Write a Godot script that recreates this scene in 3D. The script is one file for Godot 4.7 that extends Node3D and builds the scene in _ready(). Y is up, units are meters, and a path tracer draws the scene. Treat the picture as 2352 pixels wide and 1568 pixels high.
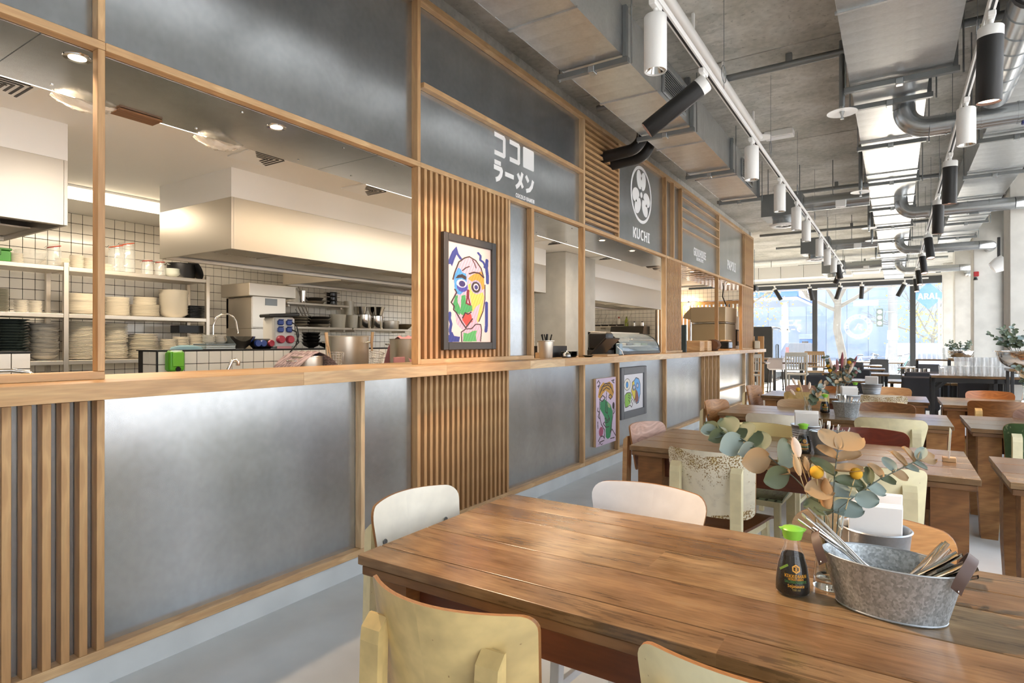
extends Node3D
# A food hall: counter wall of oak and zinc on the left, kitchens behind it, dining tables on the right.
# x runs across the room (counter wall at -2.6), y is up, "a" is the distance along the wall (world z = -a).

class MB:
	var v := PackedVector3Array()
	var n := PackedVector3Array()
	var u := PackedVector2Array()
	func tri(a: Vector3, b: Vector3, c: Vector3, na: Vector3, nb: Vector3, nc: Vector3, ua := Vector2.ZERO, ub := Vector2.ZERO, uc := Vector2.ZERO) -> void:
		if (b - a).cross(c - a).dot(na + nb + nc) > 0.0:
			v.append(a); v.append(c); v.append(b); n.append(na); n.append(nc); n.append(nb); u.append(ua); u.append(uc); u.append(ub)
		else:
			v.append(a); v.append(b); v.append(c); n.append(na); n.append(nb); n.append(nc); u.append(ua); u.append(ub); u.append(uc)
	func quad(p: Array, nn: Array, uv: Array) -> void:
		tri(p[0], p[1], p[2], nn[0], nn[1], nn[2], uv[0], uv[1], uv[2])
		tri(p[0], p[2], p[3], nn[0], nn[2], nn[3], uv[0], uv[2], uv[3])
	func flat(a: Vector3, b: Vector3, c: Vector3, d: Vector3) -> void:
		var m := (b - a).cross(d - a).normalized()
		var e := (b - a).length()
		var f := (d - a).length()
		quad([a, b, c, d], [m, m, m, m], [Vector2(0, 0), Vector2(e, 0), Vector2(e, f), Vector2(0, f)])
	func box(o: Vector3, s: Vector3, bev := 0.0, bas := Basis(), uo := Vector2.ZERO) -> void:
		var h := s * 0.5
		bev = minf(bev, 0.45 * minf(s.x, minf(s.y, s.z)))
		var g := 0 if s.x >= s.y and s.x >= s.z else (1 if s.y >= s.z else 2)
		var pos := func(k: int, sg: Vector3) -> Vector3:
			var p := Vector3.ZERO
			for j in 3:
				p[j] = sg[j] * (h[j] - (0.0 if j == k else bev))
			return p
		var uvf := func(k: int, p: Vector3) -> Vector2:
			if k == g:
				return Vector2(p[(g + 1) % 3], p[(g + 2) % 3]) + uo
			return Vector2(p[g], p[3 - g - k]) + uo
		var nor := func(k: int, sg: Vector3) -> Vector3:
			var q := Vector3.ZERO
			q[k] = sg[k]
			return bas * q
		var put := func(list: Array) -> void:
			var p := []
			var nn := []
			var uv := []
			for it in list:
				var q: Vector3 = pos.call(it[0], it[1])
				p.append(o + bas * q); nn.append(nor.call(it[0], it[1])); uv.append(uvf.call(it[0], q))
			if list.size() == 4:
				quad(p, nn, uv)
			else:
				tri(p[0], p[1], p[2], nn[0], nn[1], nn[2], uv[0], uv[1], uv[2])
		for k in 3:
			var i := (k + 1) % 3
			var j := (k + 2) % 3
			for sg in [-1.0, 1.0]:
				var l := []
				for q in [[-1, -1], [1, -1], [1, 1], [-1, 1]]:
					var t := Vector3.ZERO
					t[k] = sg; t[i] = q[0]; t[j] = q[1]
					l.append([k, t])
				put.call(l)
			if bev > 0.0:
				for si in [-1.0, 1.0]:
					for sj in [-1.0, 1.0]:
						var t0 := Vector3.ZERO
						t0[k] = -1; t0[i] = si; t0[j] = sj
						var t1 := t0
						t1[k] = 1
						put.call([[i, t0], [i, t1], [j, t1], [j, t0]])
		if bev > 0.0:
			for sx in [-1.0, 1.0]:
				for sy in [-1.0, 1.0]:
					for sz in [-1.0, 1.0]:
						var t := Vector3(sx, sy, sz)
						put.call([[0, t], [1, t], [2, t]])
	# a bar from p to q, w across, d deep; up tells which way d faces
	func bar(p: Vector3, q: Vector3, w: float, d: float, bev := 0.0, up := Vector3.UP) -> void:
		var z := (q - p).normalized()
		if absf(z.dot(up)) > 0.95:
			up = Vector3.RIGHT
		var x := up.cross(z).normalized()
		box((p + q) * 0.5, Vector3(w, d, (q - p).length()), bev, Basis(x, z.cross(x), z))
	func tube(pts: Array, r, sides := 8, caps := true, flat_y := 1.0) -> void:
		var rings := []
		var x := Vector3.ZERO
		var along := 0.0
		for i in pts.size():
			var d: Vector3 = (pts[mini(i + 1, pts.size() - 1)] - pts[maxi(i - 1, 0)]).normalized()
			if i == 0:
				x = d.cross(Vector3.UP if absf(d.y) < 0.9 else Vector3.RIGHT).normalized()
			else:
				x = (x - d * x.dot(d)).normalized()
				along += (pts[i] - pts[i - 1]).length()
			var y := d.cross(x)
			var rr: float = r[i] if r is Array else r
			var ring := []
			for s in sides + 1:
				var an := TAU * s / sides
				var nn := x * cos(an) + y * sin(an)
				ring.append([pts[i] + (x * cos(an) + y * sin(an) * flat_y) * rr, nn, Vector2(along, rr * an)])
			rings.append(ring)
		for i in pts.size() - 1:
			for s in sides:
				var a = rings[i][s]; var b = rings[i][s + 1]; var c = rings[i + 1][s + 1]; var d = rings[i + 1][s]
				quad([a[0], b[0], c[0], d[0]], [a[1], b[1], c[1], d[1]], [a[2], b[2], c[2], d[2]])
		if caps:
			for e in [0, pts.size() - 1]:
				var other: Vector3 = pts[1] if e == 0 else pts[e - 1]
				var m: Vector3 = (pts[e] - other).normalized()
				for s in sides:
					tri(pts[e], rings[e][s][0], rings[e][s + 1][0], m, m, m, Vector2.ZERO, Vector2(0.01, 0), Vector2(0, 0.01))
	# profile of Vector2(radius, height), bottom to top; sharp corners by repeating a point
	func lathe(prof: Array, segs := 24, xf := Transform3D(), sx := 1.0, sz := 1.0) -> void:
		var al := 0.0
		for i in prof.size() - 1:
			var p: Vector2 = prof[i]
			var q: Vector2 = prof[i + 1]
			var e := q - p
			if e.length() < 1e-6:
				continue
			var n0 := _pn(prof, i, true)
			var n1 := _pn(prof, i + 1, false)
			var l1 := al + e.length()
			for s in segs:
				var a0 := TAU * s / segs
				var a1 := TAU * (s + 1) / segs
				var P := []
				var N := []
				var U := []
				for it in [[p, n0, a0, al], [p, n0, a1, al], [q, n1, a1, l1], [q, n1, a0, l1]]:
					var rad: Vector2 = it[0]
					var m: Vector2 = it[1]
					var an: float = it[2]
					P.append(xf * Vector3(rad.x * cos(an) * sx, rad.y, rad.x * sin(an) * sz))
					N.append((xf.basis * Vector3(m.x * cos(an) / sx, m.y, m.x * sin(an) / sz)).normalized())
					U.append(Vector2(an * maxf(p.x, q.x), it[3]))
				quad(P, N, U)
			al = l1
	func _pn(prof: Array, i: int, fwd: bool) -> Vector2:
		# normal at a profile point, smooth where the bend is below 50 degrees
		var here: Vector2 = prof[i]
		var a := Vector2.ZERO
		var b := Vector2.ZERO
		if i > 0:
			a = (here - prof[i - 1]).normalized()
		if i < prof.size() - 1:
			b = (prof[i + 1] - here).normalized()
		if a == Vector2.ZERO:
			a = b
		if b == Vector2.ZERO:
			b = a
		var d := (a + b) if a.dot(b) > 0.6 else (b if fwd else a)
		return Vector2(d.y, -d.x).normalized()
	# flat polygon in x,y pushed along z from z0 to z1
	func prism(poly: PackedVector2Array, z0: float, z1: float, xf := Transform3D(), sides := true) -> void:
		var ix := Geometry2D.triangulate_polygon(poly)
		for zz in [[z0, -1.0], [z1, 1.0]]:
			var m: Vector3 = (xf.basis * Vector3(0, 0, zz[1])).normalized()
			for t in range(0, ix.size(), 3):
				var P := []
				for k in 3:
					var p: Vector2 = poly[ix[t + k]]
					P.append(xf * Vector3(p.x, p.y, zz[0]))
				tri(P[0], P[1], P[2], m, m, m, poly[ix[t]], poly[ix[t + 1]], poly[ix[t + 2]])
		if sides:
			var cw := 1.0 if Geometry2D.is_polygon_clockwise(poly) else -1.0
			for i in poly.size():
				var p: Vector2 = poly[i]
				var q: Vector2 = poly[(i + 1) % poly.size()]
				var e := (q - p).normalized()
				var m := (xf.basis * (Vector3(-e.y, e.x, 0) * cw)).normalized()
				var l := (q - p).length()
				quad([xf * Vector3(p.x, p.y, z0), xf * Vector3(q.x, q.y, z0), xf * Vector3(q.x, q.y, z1), xf * Vector3(p.x, p.y, z1)], [m, m, m, m], [Vector2.ZERO, Vector2(l, 0), Vector2(l, z1 - z0), Vector2(0, z1 - z0)])
	# smooth surface through a grid of points g[row][col]; rows/cols give uv
	func grid(g: Array, flip := false, uvs := 1.0) -> void:
		var R := g.size()
		var C: int = g[0].size()
		var N := []
		for i in R:
			var row := []
			for j in C:
				var du: Vector3 = g[i][mini(j + 1, C - 1)] - g[i][maxi(j - 1, 0)]
				var dv: Vector3 = g[mini(i + 1, R - 1)][j] - g[maxi(i - 1, 0)][j]
				var m := du.cross(dv).normalized()
				row.append(-m if flip else m)
			N.append(row)
		for i in R - 1:
			for j in C - 1:
				var U := []
				for q in [g[i][j], g[i][j + 1], g[i + 1][j + 1], g[i + 1][j]]:
					U.append(Vector2(q.x + q.z * 0.3, q.y + q.z * 0.7) * uvs)
				quad([g[i][j], g[i][j + 1], g[i + 1][j + 1], g[i + 1][j]], [N[i][j], N[i][j + 1], N[i + 1][j + 1], N[i + 1][j]], U)
	func add(m: ArrayMesh, xf: Transform3D) -> void:
		for k in m.get_surface_count():
			var ar := m.surface_get_arrays(k)
			var nb := xf.basis.inverse().transposed()
			for i in ar[Mesh.ARRAY_VERTEX].size():
				v.append(xf * ar[Mesh.ARRAY_VERTEX][i]); n.append((nb * ar[Mesh.ARRAY_NORMAL][i]).normalized()); u.append(ar[Mesh.ARRAY_TEX_UV][i])
	func mesh() -> ArrayMesh:
		var ar := []
		ar.resize(Mesh.ARRAY_MAX)
		ar[Mesh.ARRAY_VERTEX] = v; ar[Mesh.ARRAY_NORMAL] = n; ar[Mesh.ARRAY_TEX_UV] = u
		var m := ArrayMesh.new()
		m.add_surface_from_arrays(Mesh.PRIMITIVE_TRIANGLES, ar)
		return m

var M := {}
var boxes := {}
var used := {}
var rng := RandomNumberGenerator.new()
const WX := -2.6          # front plane of the counter wall
const CEIL := 3.77

func V(x: float, y: float, a: float) -> Vector3:
	return Vector3(x, y, -a)

func at(p: Vector3, ry := 0.0, s := Vector3.ONE) -> Transform3D:
	return Transform3D(Basis(Vector3.UP, ry).scaled_local(s), p)

func numbered(called: String) -> String:
	used[called] = used.get(called, -1) + 1
	return called if used[called] == 0 else "%s_%03d" % [called, used[called]]

func tag(o: Node, label: String, cat: String, group := "") -> Node:
	o.set_meta("label", label); o.set_meta("category", cat)
	if group:
		o.set_meta("group", group)
	return o

func thing(called: String, label: String, cat: String, p := Vector3.ZERO, ry := 0.0, group := "") -> Node3D:
	var o := Node3D.new()
	o.name = numbered(called)
	add_child(o)
	o.position = p; o.rotation.y = ry
	tag(o, label, cat, group)
	return o

func part(par: Node, called: String, m: Mesh, mt: Material, xf := Transform3D()) -> MeshInstance3D:
	var o := MeshInstance3D.new()
	o.name = called; o.mesh = m; o.material_override = mt; o.transform = xf
	par.add_child(o, true)
	return o

func solo(called: String, m: Mesh, mt: Material, label: String, cat: String, xf := Transform3D(), group := "") -> MeshInstance3D:
	var o := MeshInstance3D.new()
	o.name = numbered(called); o.mesh = m; o.material_override = mt; o.transform = xf
	add_child(o)
	tag(o, label, cat, group)
	return o

func shell(called: String, m: Mesh = null, mt: Material = null, p := Vector3.ZERO) -> Node3D:
	var o: Node3D = MeshInstance3D.new() if m else Node3D.new()
	if m:
		o.mesh = m; o.material_override = mt
	o.name = numbered(called); o.position = p
	o.set_meta("kind", "structure")
	add_child(o)
	return o

func copy(src: Node3D, p: Vector3, ry := 0.0, label := "") -> Node3D:
	var c: Node3D = src.duplicate()
	c.name = numbered(String(src.name).trim_suffix("_001"))
	add_child(c)
	c.position = p; c.rotation.y = ry
	if label:
		c.set_meta("label", label)
	return c

# bevelled box mesh, shared between pieces of one size; k picks another piece of the grain
func bxm(s: Vector3, bev := 0.0, k := 0) -> ArrayMesh:
	var key := "%.4f_%.4f_%.4f_%.4f_%d" % [s.x, s.y, s.z, bev, k]
	if not boxes.has(key):
		var b := MB.new()
		b.box(Vector3.ZERO, s, bev, Basis(), Vector2(k * 0.37, k * 0.113))
		boxes[key] = b.mesh()
	return boxes[key]

# box between two corners given as x0,x1,y0,y1,a0,a1
func bb(par: Node, called: String, mt: Material, x0: float, x1: float, y0: float, y1: float, a0: float, a1: float, bev := 0.002, k := 0) -> MeshInstance3D:
	return part(par, called, bxm(Vector3(absf(x1 - x0), absf(y1 - y0), absf(a1 - a0)), bev, k), mt, Transform3D(Basis(), V((x0 + x1) * 0.5, (y0 + y1) * 0.5, (a0 + a1) * 0.5)))

func text_mesh(s: String, h: float, depth := 0.002, font := "Droid Sans", bold := false) -> TextMesh:
	var f := SystemFont.new()
	f.font_names = PackedStringArray([font])
	f.font_weight = 700 if bold or true else 400
	var t := TextMesh.new()
	t.text = s; t.font = f; t.font_size = 64; t.pixel_size = h / 46.0; t.depth = depth; t.curve_step = 1.0
	return t

func mat(c: Color, rough := 0.6, metal := 0.0, tex: Texture2D = null, sc := Vector3.ONE, tri := false) -> StandardMaterial3D:
	var m := StandardMaterial3D.new()
	m.albedo_color = c; m.roughness = rough; m.metallic = metal
	if tex:
		m.albedo_texture = tex; m.uv1_scale = sc
		if tri:
			m.uv1_triplanar = true; m.uv1_world_triplanar = true
	return m

func glow(c: Color, e: float) -> StandardMaterial3D:
	var m := mat(c, 0.5)
	m.emission_enabled = true; m.emission = c; m.emission_energy_multiplier = e
	return m

func glass(c := Color(1, 1, 1, 0.06), rough := 0.02) -> StandardMaterial3D:
	var m := mat(c, rough)
	m.transparency = BaseMaterial3D.TRANSPARENCY_ALPHA
	return m

func noise(seed_: int, freq: float, oct := 4) -> FastNoiseLite:
	var f := FastNoiseLite.new()
	f.seed = seed_; f.frequency = freq; f.noise_type = FastNoiseLite.TYPE_SIMPLEX_SMOOTH; f.fractal_octaves = oct
	return f

func img(w: int, h: int, fn: Callable) -> ImageTexture:
	var d := PackedByteArray()
	d.resize(w * h * 3)
	var i := 0
	for y in h:
		for x in w:
			var c: Color = fn.call(x, y)
			d[i] = clampi(int(c.r * 255.0), 0, 255); d[i + 1] = clampi(int(c.g * 255.0), 0, 255); d[i + 2] = clampi(int(c.b * 255.0), 0, 255)
			i += 3
	return ImageTexture.create_from_image(Image.create_from_data(w, h, false, Image.FORMAT_RGB8, d))

func wood_tex(w: int, h: int, sd: int, streak: float, fibre: float, ring: float) -> ImageTexture:
	var n1 := noise(sd, 0.006, 4)
	var n2 := noise(sd + 1, 0.02, 3)
	var n3 := noise(sd + 2, 0.004, 2)
	return img(w, h, func(x: int, y: int) -> Color:
		var X := absf(x - w * 0.5)
		var Y := absf(y - h * 0.5)
		var bend := n3.get_noise_2d(X * 0.7, Y * 1.5) * 26.0
		var s := n1.get_noise_2d(X * 0.35, (Y + bend) * 5.0)
		var f := n2.get_noise_2d(X * 0.6, Y * 9.0)
		var r := sin((Y + bend * 2.4) * 0.22) * ring
		var k := 0.9 + s * streak + f * fibre + r
		return Color(k, k * (0.97 + s * 0.05), k * (0.93 + s * 0.08)))

func make_materials() -> void:
	var grain := wood_tex(1024, 256, 11, 0.085, 0.055, 0.014)
	var grain2 := wood_tex(1024, 256, 41, 0.16, 0.08, 0.03)
	var oaks := [Color("d9b68a"), Color("cfa97b"), Color("e2c49c"), Color("c9a273")]
	for i in 4:
		var o := mat(oaks[i], 0.5, 0.0, grain, Vector3(0.55, 2.2, 1))
		o.uv1_offset = Vector3(i * 0.27, i * 0.19, 0)
		M["oak%d" % i] = o
	M.counter = mat(Color("dcb98c"), 0.32, 0.0, grain, Vector3(0.5, 2.4, 1))
	M.counter2 = mat(Color("cfa877"), 0.32, 0.0, grain, Vector3(0.5, 2.4, 1)); M.counter2.uv1_offset = Vector3(0.4, 0.3, 0)
	M.counter3 = mat(Color("e2c59d"), 0.32, 0.0, grain, Vector3(0.5, 2.4, 1)); M.counter3.uv1_offset = Vector3(0.7, 0.6, 0)
	# worn table tops: grain, blotches, old stains, fine scratches
	var q1 := noise(5, 0.006, 4)
	var q2 := noise(6, 0.012, 4)
	var q3 := noise(7, 0.03, 3)
	var q4 := noise(8, 0.004, 3)
	var top := img(1024, 512, func(x: int, y: int) -> Color:
		var bend := q4.get_noise_2d(x, y) * 20.0
		var s := q1.get_noise_2d(x * 0.3, (y + bend) * 4.0)
		var f := q3.get_noise_2d(x * 0.4, y * 5.0)
		var b := q2.get_noise_2d(x * 0.5, y * 0.8)
		var k := 0.86 + s * 0.15 + f * 0.1 + b * 0.16
		var sc := q3.get_noise_2d((x + y * 0.5) * 0.5 + 900.0, (y - x * 0.4) * 4.0)
		if sc > 0.5:
			k += 0.035
		if s + f * 0.6 < -0.52:
			k *= 0.86
		return Color(k, k * (0.955 + b * 0.05), k * (0.9 + b * 0.1)))
	var tops := [Color("8f7455"), Color("82684a"), Color("99805f"), Color("8b6f50")]
	for i in 4:
		var t := mat(tops[i], 0.22, 0.0, top, Vector3(0.62, 1.1, 1))
		t.uv1_offset = Vector3(i * 0.31, i * 0.23, 0)
		M["top%d" % i] = t
	M.table_leg = mat(Color("8d623a"), 0.5, 0.0, grain2, Vector3(0.7, 1.6, 1))
	M.table_leg2 = mat(Color("a87a4a"), 0.5, 0.0, grain2, Vector3(0.7, 1.6, 1))
	M.apron = mat(Color("6b3a24"), 0.45, 0.0, grain2, Vector3(0.7, 1.6, 1))
	M.edge = mat(Color("7d5a3a"), 0.5, 0.0, grain2, Vector3(0.7, 1.6, 1))
	# chairs
	var chip := noise(21, 0.02, 4)
	var chip2 := noise(22, 0.09, 3)
	var worn := func(base: Color, under: Color, lim: float, grime: float) -> ImageTexture:
		return img(256, 256, func(x: int, y: int) -> Color:
			var a := chip.get_noise_2d(x * 0.9, y * 0.9)
			var b := chip2.get_noise_2d(x * 1.6, y * 0.5)
			var c := base.darkened(clampf(a * grime + grime * 0.3, 0.0, 0.5))
			return under if b + a * 0.7 > lim else c)
	M.paint_cream = mat(Color.WHITE, 0.4, 0.0, worn.call(Color("efe8d6"), Color("9b7a55"), 1.0, 0.04), Vector3(2, 2, 1))
	M.paint_yellow = mat(Color.WHITE, 0.35, 0.0, worn.call(Color("d2b77c"), Color("7e6138"), 0.95, 0.14), Vector3(2, 2, 1))
	M.paint_butter = mat(Color("ecd896"), 0.3)
	M.paint_pale = mat(Color.WHITE, 0.35, 0.0, worn.call(Color("e6dcb4"), Color("8a7a50"), 0.95, 0.06), Vector3(2, 2, 1))
	# flaking paint: bare brown wood shows in fine upright flecks, most of them towards the rubbed top edge
	M.paint_flaked = mat(Color.WHITE, 0.5, 0.0, img(256, 256, func(x: int, y: int) -> Color:
		var a := chip.get_noise_2d(x * 1.6, y * 0.9)
		var b := chip2.get_noise_2d(x * 2.6, y * 1.1)
		var lim := 0.75 - 0.75 * smoothstep(0.35, 1.0, y / 256.0)
		if b + a * 0.5 > lim:
			return Color("8d7144") if b > lim * 0.6 else Color("d9c88f")
		return Color("e6dfca").darkened(clampf(a * 0.1, 0.0, 0.1))), Vector3(2.0, 3.1, 1))
	M.paint_flaked.uv1_offset = Vector3(0.5, -1.55, 0)
	M.paint_white = mat(Color.WHITE, 0.3, 0.0, worn.call(Color("e9e9ea"), Color("b8b0a2"), 1.0, 0.03), Vector3(2, 2, 1))
	M.paint_green = mat(Color.WHITE, 0.45, 0.0, worn.call(Color("3f5a33"), Color("7c8460"), 0.62, 0.15), Vector3(2, 2, 1))
	M.paint_seat_green = mat(Color.WHITE, 0.35, 0.0, worn.call(Color("8d9a78"), Color("3b3a28"), 0.35, 0.2), Vector3(2, 2, 1))
	M.ply_light = mat(Color("d9b58a"), 0.38, 0.0, grain, Vector3(1.2, 3.5, 1))
	M.ply_brown = mat(Color("b98552"), 0.35, 0.0, grain2, Vector3(1.2, 3.5, 1))
	M.ply_orange = mat(Color("b9743a"), 0.3, 0.0, grain2, Vector3(1.2, 3.5, 1))
	M.ply_red = mat(Color("6f2a17"), 0.3, 0.0, grain2, Vector3(1.2, 3.5, 1))
	M.ply_dark = mat(Color("8c6036"), 0.42, 0.0, grain2, Vector3(1.2, 3.5, 1))
	M.ply_seat = mat(Color("6e4426"), 0.3, 0.0, grain2, Vector3(1.2, 3.5, 1))
	M.ply_pink = mat(Color("c9a394"), 0.35, 0.0, grain2, Vector3(1.2, 3.5, 1))
	M.ply_edge = mat(Color("a87845"), 0.5, 0.0, grain2, Vector3(3, 9, 1))
	# metals
	var zn := noise(31, 0.006, 5)
	var zn2 := noise(32, 0.05, 3)
	var zinc := img(512, 512, func(x: int, y: int) -> Color:
		var X := absf(x - 256.0)
		var Y := absf(y - 256.0)
		var k := 0.92 + zn.get_noise_2d(X, Y) * 0.07 + zn2.get_noise_2d(X * 1.2, Y * 1.0) * 0.025
		return Color(k, k, k))
	M.zinc = mat(Color("ced3d7"), 0.26, 0.9, zinc, Vector3(0.7, 0.7, 1))
	M.soffit = mat(Color("ced3d7"), 0.2, 0.92, zinc, Vector3(0.7, 0.7, 1))
	M.steel = mat(Color("d2cabd"), 0.38, 0.92)
	M.steel_dark = mat(Color("4a4640"), 0.5, 0.6)
	M.chrome = mat(Color("dedad4"), 0.12, 1.0)
	M.duct = mat(Color("dde0e1"), 0.28, 0.9, zinc, Vector3(1.3, 1.3, 1))
	M.pipe = mat(Color("b9bdbf"), 0.25, 0.9)
	M.bracket = mat(Color("8d9192"), 0.45, 0.8)
	var cell := FastNoiseLite.new()
	cell.noise_type = FastNoiseLite.TYPE_CELLULAR; cell.seed = 3; cell.frequency = 0.07; cell.cellular_return_type = FastNoiseLite.RETURN_CELL_VALUE; cell.fractal_type = FastNoiseLite.FRACTAL_NONE
	cell.domain_warp_enabled = true; cell.domain_warp_amplitude = 12.0; cell.domain_warp_frequency = 0.03
	var spangle := img(384, 384, func(x: int, y: int) -> Color:
		var k := 0.8 + cell.get_noise_2d(x, y) * 0.1 + zn2.get_noise_2d(x, y) * 0.05
		return Color(k * 0.98, k, k * 1.01))
	M.galv = mat(Color("e2e5e5"), 0.42, 0.7, spangle, Vector3(7, 7, 1))
	M.galv_plain = mat(Color("c3cad0"), 0.4, 0.7, zinc, Vector3(3, 3, 1))
	# room
	var cn := noise(51, 0.004, 5)
	var cn2 := noise(52, 0.04, 4)
	var conc := img(1024, 1024, func(x: int, y: int) -> Color:
		var X := absf(x - 512.0)
		var Y := absf(y - 512.0)
		var a := cn.get_noise_2d(X, Y)
		var k := 0.9 + a * 0.13 + cn2.get_noise_2d(X, Y) * 0.07
		if cn.get_noise_2d(X * 0.8 + 900.0, Y * 1.7) > 0.3:
			k *= 0.93
		if cn2.get_noise_2d(X * 1.3 + 300.0, Y * 1.3) > 0.5:
			k *= 0.87
		return Color(k, k * 0.99, k * (0.965 + a * 0.02)))
	M.concrete = mat(Color("cfcfcb"), 0.8, 0.0, conc, Vector3(0.31, 0.31, 0.31), true)
	M.column = mat(Color("d9d7cf"), 0.75)
	var fn2 := noise(61, 0.01, 4)
	var fl := img(512, 512, func(x: int, y: int) -> Color:
		var k := 0.95 + fn2.get_noise_2d(absf(x - 256.0), absf(y - 256.0)) * 0.06
		return Color(k, k, k))
	M.column.albedo_texture = fl; M.column.uv1_scale = Vector3(0.5, 0.5, 0.5); M.column.uv1_triplanar = true; M.column.uv1_world_triplanar = true
	M.floor = mat(Color("d9dddd"), 0.28, 0.0, fl, Vector3(0.4, 0.4, 0.4), true)
	M.white = mat(Color("f1efea"), 0.7)
	M.cream = mat(Color("ece3cf"), 0.75)
	M.gloss_white = mat(Color("efefec"), 0.35)
	M.black = mat(Color("1c1c1c"), 0.5)
	M.black_gloss = mat(Color("141414"), 0.18)
	M.frame_dark = mat(Color("3d3f41"), 0.45)
	M.tile = mat(Color("f0ebe0"), 0.14)
	M.grout = mat(Color("2b2925"), 0.9)
	M.china = mat(Color("eee8da"), 0.22)
	M.china_grey = mat(Color("9c9a8c"), 0.3)
	M.china_dark = mat(Color("4c5552"), 0.22)
	M.plastic_black = mat(Color("17181a"), 0.4)
	M.upholstery = mat(Color("3a3b3f"), 0.9)
	M.upholstery_light = mat(Color("b9b5b8"), 0.9)
	M.pane = glass(Color(0.93, 0.97, 1.0, 0.05))
	M.clear = glass(Color(0.95, 0.97, 0.96, 0.12), 0.03)
	M.tumbler = glass(Color(0.86, 0.9, 0.92, 0.09), 0.03)
	M.leather = mat(Color("5a463e"), 0.5)
	M.paper = mat(Color("f7f3ee"), 0.85)
	M.sign = mat(Color("f3f4f4"), 0.5)

func _ready() -> void:
	rng.seed = 7
	# ---- camera
	var cam := Camera3D.new()
	cam.name = "camera"
	cam.position = Vector3(0, 1.35, 0)
	cam.rotation = Vector3(0.00146, 0.5725, 0)
	cam.fov = 59.66
	cam.near = 0.05
	cam.far = 400.0
	add_child(cam)
	# ---- sky and exposure
	var we := WorldEnvironment.new()
	var env := Environment.new()
	var sky := Sky.new()
	var sm := ProceduralSkyMaterial.new()
	sm.sky_top_color = Color("c3d3e8"); sm.sky_horizon_color = Color("f6f6f4"); sm.sky_curve = 0.25
	sm.ground_bottom_color = Color("9a9a98"); sm.ground_horizon_color = Color("e4e6e8")
	sm.sun_angle_max = 0.0
	sm.energy_multiplier = 2.6
	sky.sky_material = sm
	env.background_mode = Environment.BG_SKY
	env.sky = sky
	env.ambient_light_source = Environment.AMBIENT_SOURCE_SKY
	env.tonemap_mode = Environment.TONE_MAPPER_LINEAR
	env.tonemap_exposure = 2.3
	env.sdfgi_enabled = true; env.ssao_enabled = true; env.ssil_enabled = true
	we.environment = env
	add_child(we)
	# ---- sun: low, beyond the street window
	var sun := DirectionalLight3D.new()
	sun.name = "sun"
	sun.light_color = Color("fff0dc"); sun.light_energy = 9.0; sun.light_angular_distance = 0.6; sun.shadow_enabled = true
	add_child(sun)
	sun.look_at_from_position(Vector3.ZERO, -V(0.05, 0.36, 1.0), Vector3.UP)
	make_materials()
	build_shell()
	build_wall()
	build_signs()
	build_kitchen()
	build_ceiling()
	build_tables()
	build_tabletop()
	build_far()
	build_outside()

func build_shell() -> void:
	var b := MB.new()
	b.box(V(-2.65, -0.1, 10.4), Vector3(9.3, 0.2, 27.9))
	shell("floor", b.mesh(), M.floor)
	# precast slab: panels with open joints under a closed deck
	var deck := MB.new()
	deck.box(V(-2.65, CEIL + 0.2, 10.4), Vector3(9.3, 0.2, 27.9))
	var ce := shell("ceiling", deck.mesh(), M.frame_dark)
	var a := 5.31 - 2.5 * 4
	while a < 24.3:
		var a0 := maxf(a + 0.008, -3.5)
		var a1 := minf(a + 2.492, 24.3)
		if a1 > a0 + 0.1:
			bb(ce, "slab_panel", M.concrete, -7.25, 1.97, CEIL, CEIL + 0.1, a0, a1, 0.006)
		a += 2.5
	# outer walls
	shell("wall_back", bxm(Vector3(9.3, CEIL + 0.2, 0.2)), M.white, V(-2.65, CEIL * 0.5, -3.5))
	shell("wall_left", bxm(Vector3(0.2, CEIL + 0.2, 27.9)), M.grout, V(-7.13, CEIL * 0.5, 10.4))
	# right facade: concrete columns with glazed bays between them
	var cols := [-3.0, 1.4, 5.6, 9.8, 14.0, 18.2, 22.4]
	for c in cols:
		shell("column", bxm(Vector3(0.6, CEIL, 0.5), 0.01), M.column, V(1.52, CEIL * 0.5, c + 0.25))
	var wn := 0
	for i in cols.size():
		var w0: float = cols[i] + 0.5
		var w1: float = cols[i + 1] if i < cols.size() - 1 else 24.0
		wn += 1
		var w := shell("window_%d" % wn)
		facade(w, true, 1.72, w0, w1, [w0 + 0.05, w1 - 0.05] if w1 - w0 < 3 else [w0 + 0.05, (w0 + w1) * 0.5, w1 - 0.05])
	shell("trim_1", bxm(Vector3(0.2, 0.25, 27.6)), M.frame_dark, V(1.75, 0.125, 10.3))
	shell("trim_2", bxm(Vector3(0.25, 0.45, 27.6)), M.white, V(1.8, CEIL - 0.225, 10.3))
	# street window at the far end
	wn += 1
	var fw := shell("window_%d" % wn)
	facade(fw, false, 24.0, -7.0, 1.46, [-7.0, -5.4, -2.45, 0.48, 1.42])
	shell("trim_3", bxm(Vector3(8.6, 0.27, 0.22), 0.004), M.frame_dark, V(-2.75, 0.135, 24.02))
	shell("trim_4", bxm(Vector3(8.6, 0.24, 0.22), 0.004), M.frame_dark, V(-2.75, 3.42, 24.02))
	shell("wall_far_top", bxm(Vector3(9.2, 0.3, 0.2)), M.white, V(-2.65, 3.68, 24.05))
	shell("wall_far_right", bxm(Vector3(0.5, CEIL, 0.2)), M.cream, V(1.72, CEIL * 0.5, 24.05))

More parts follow.
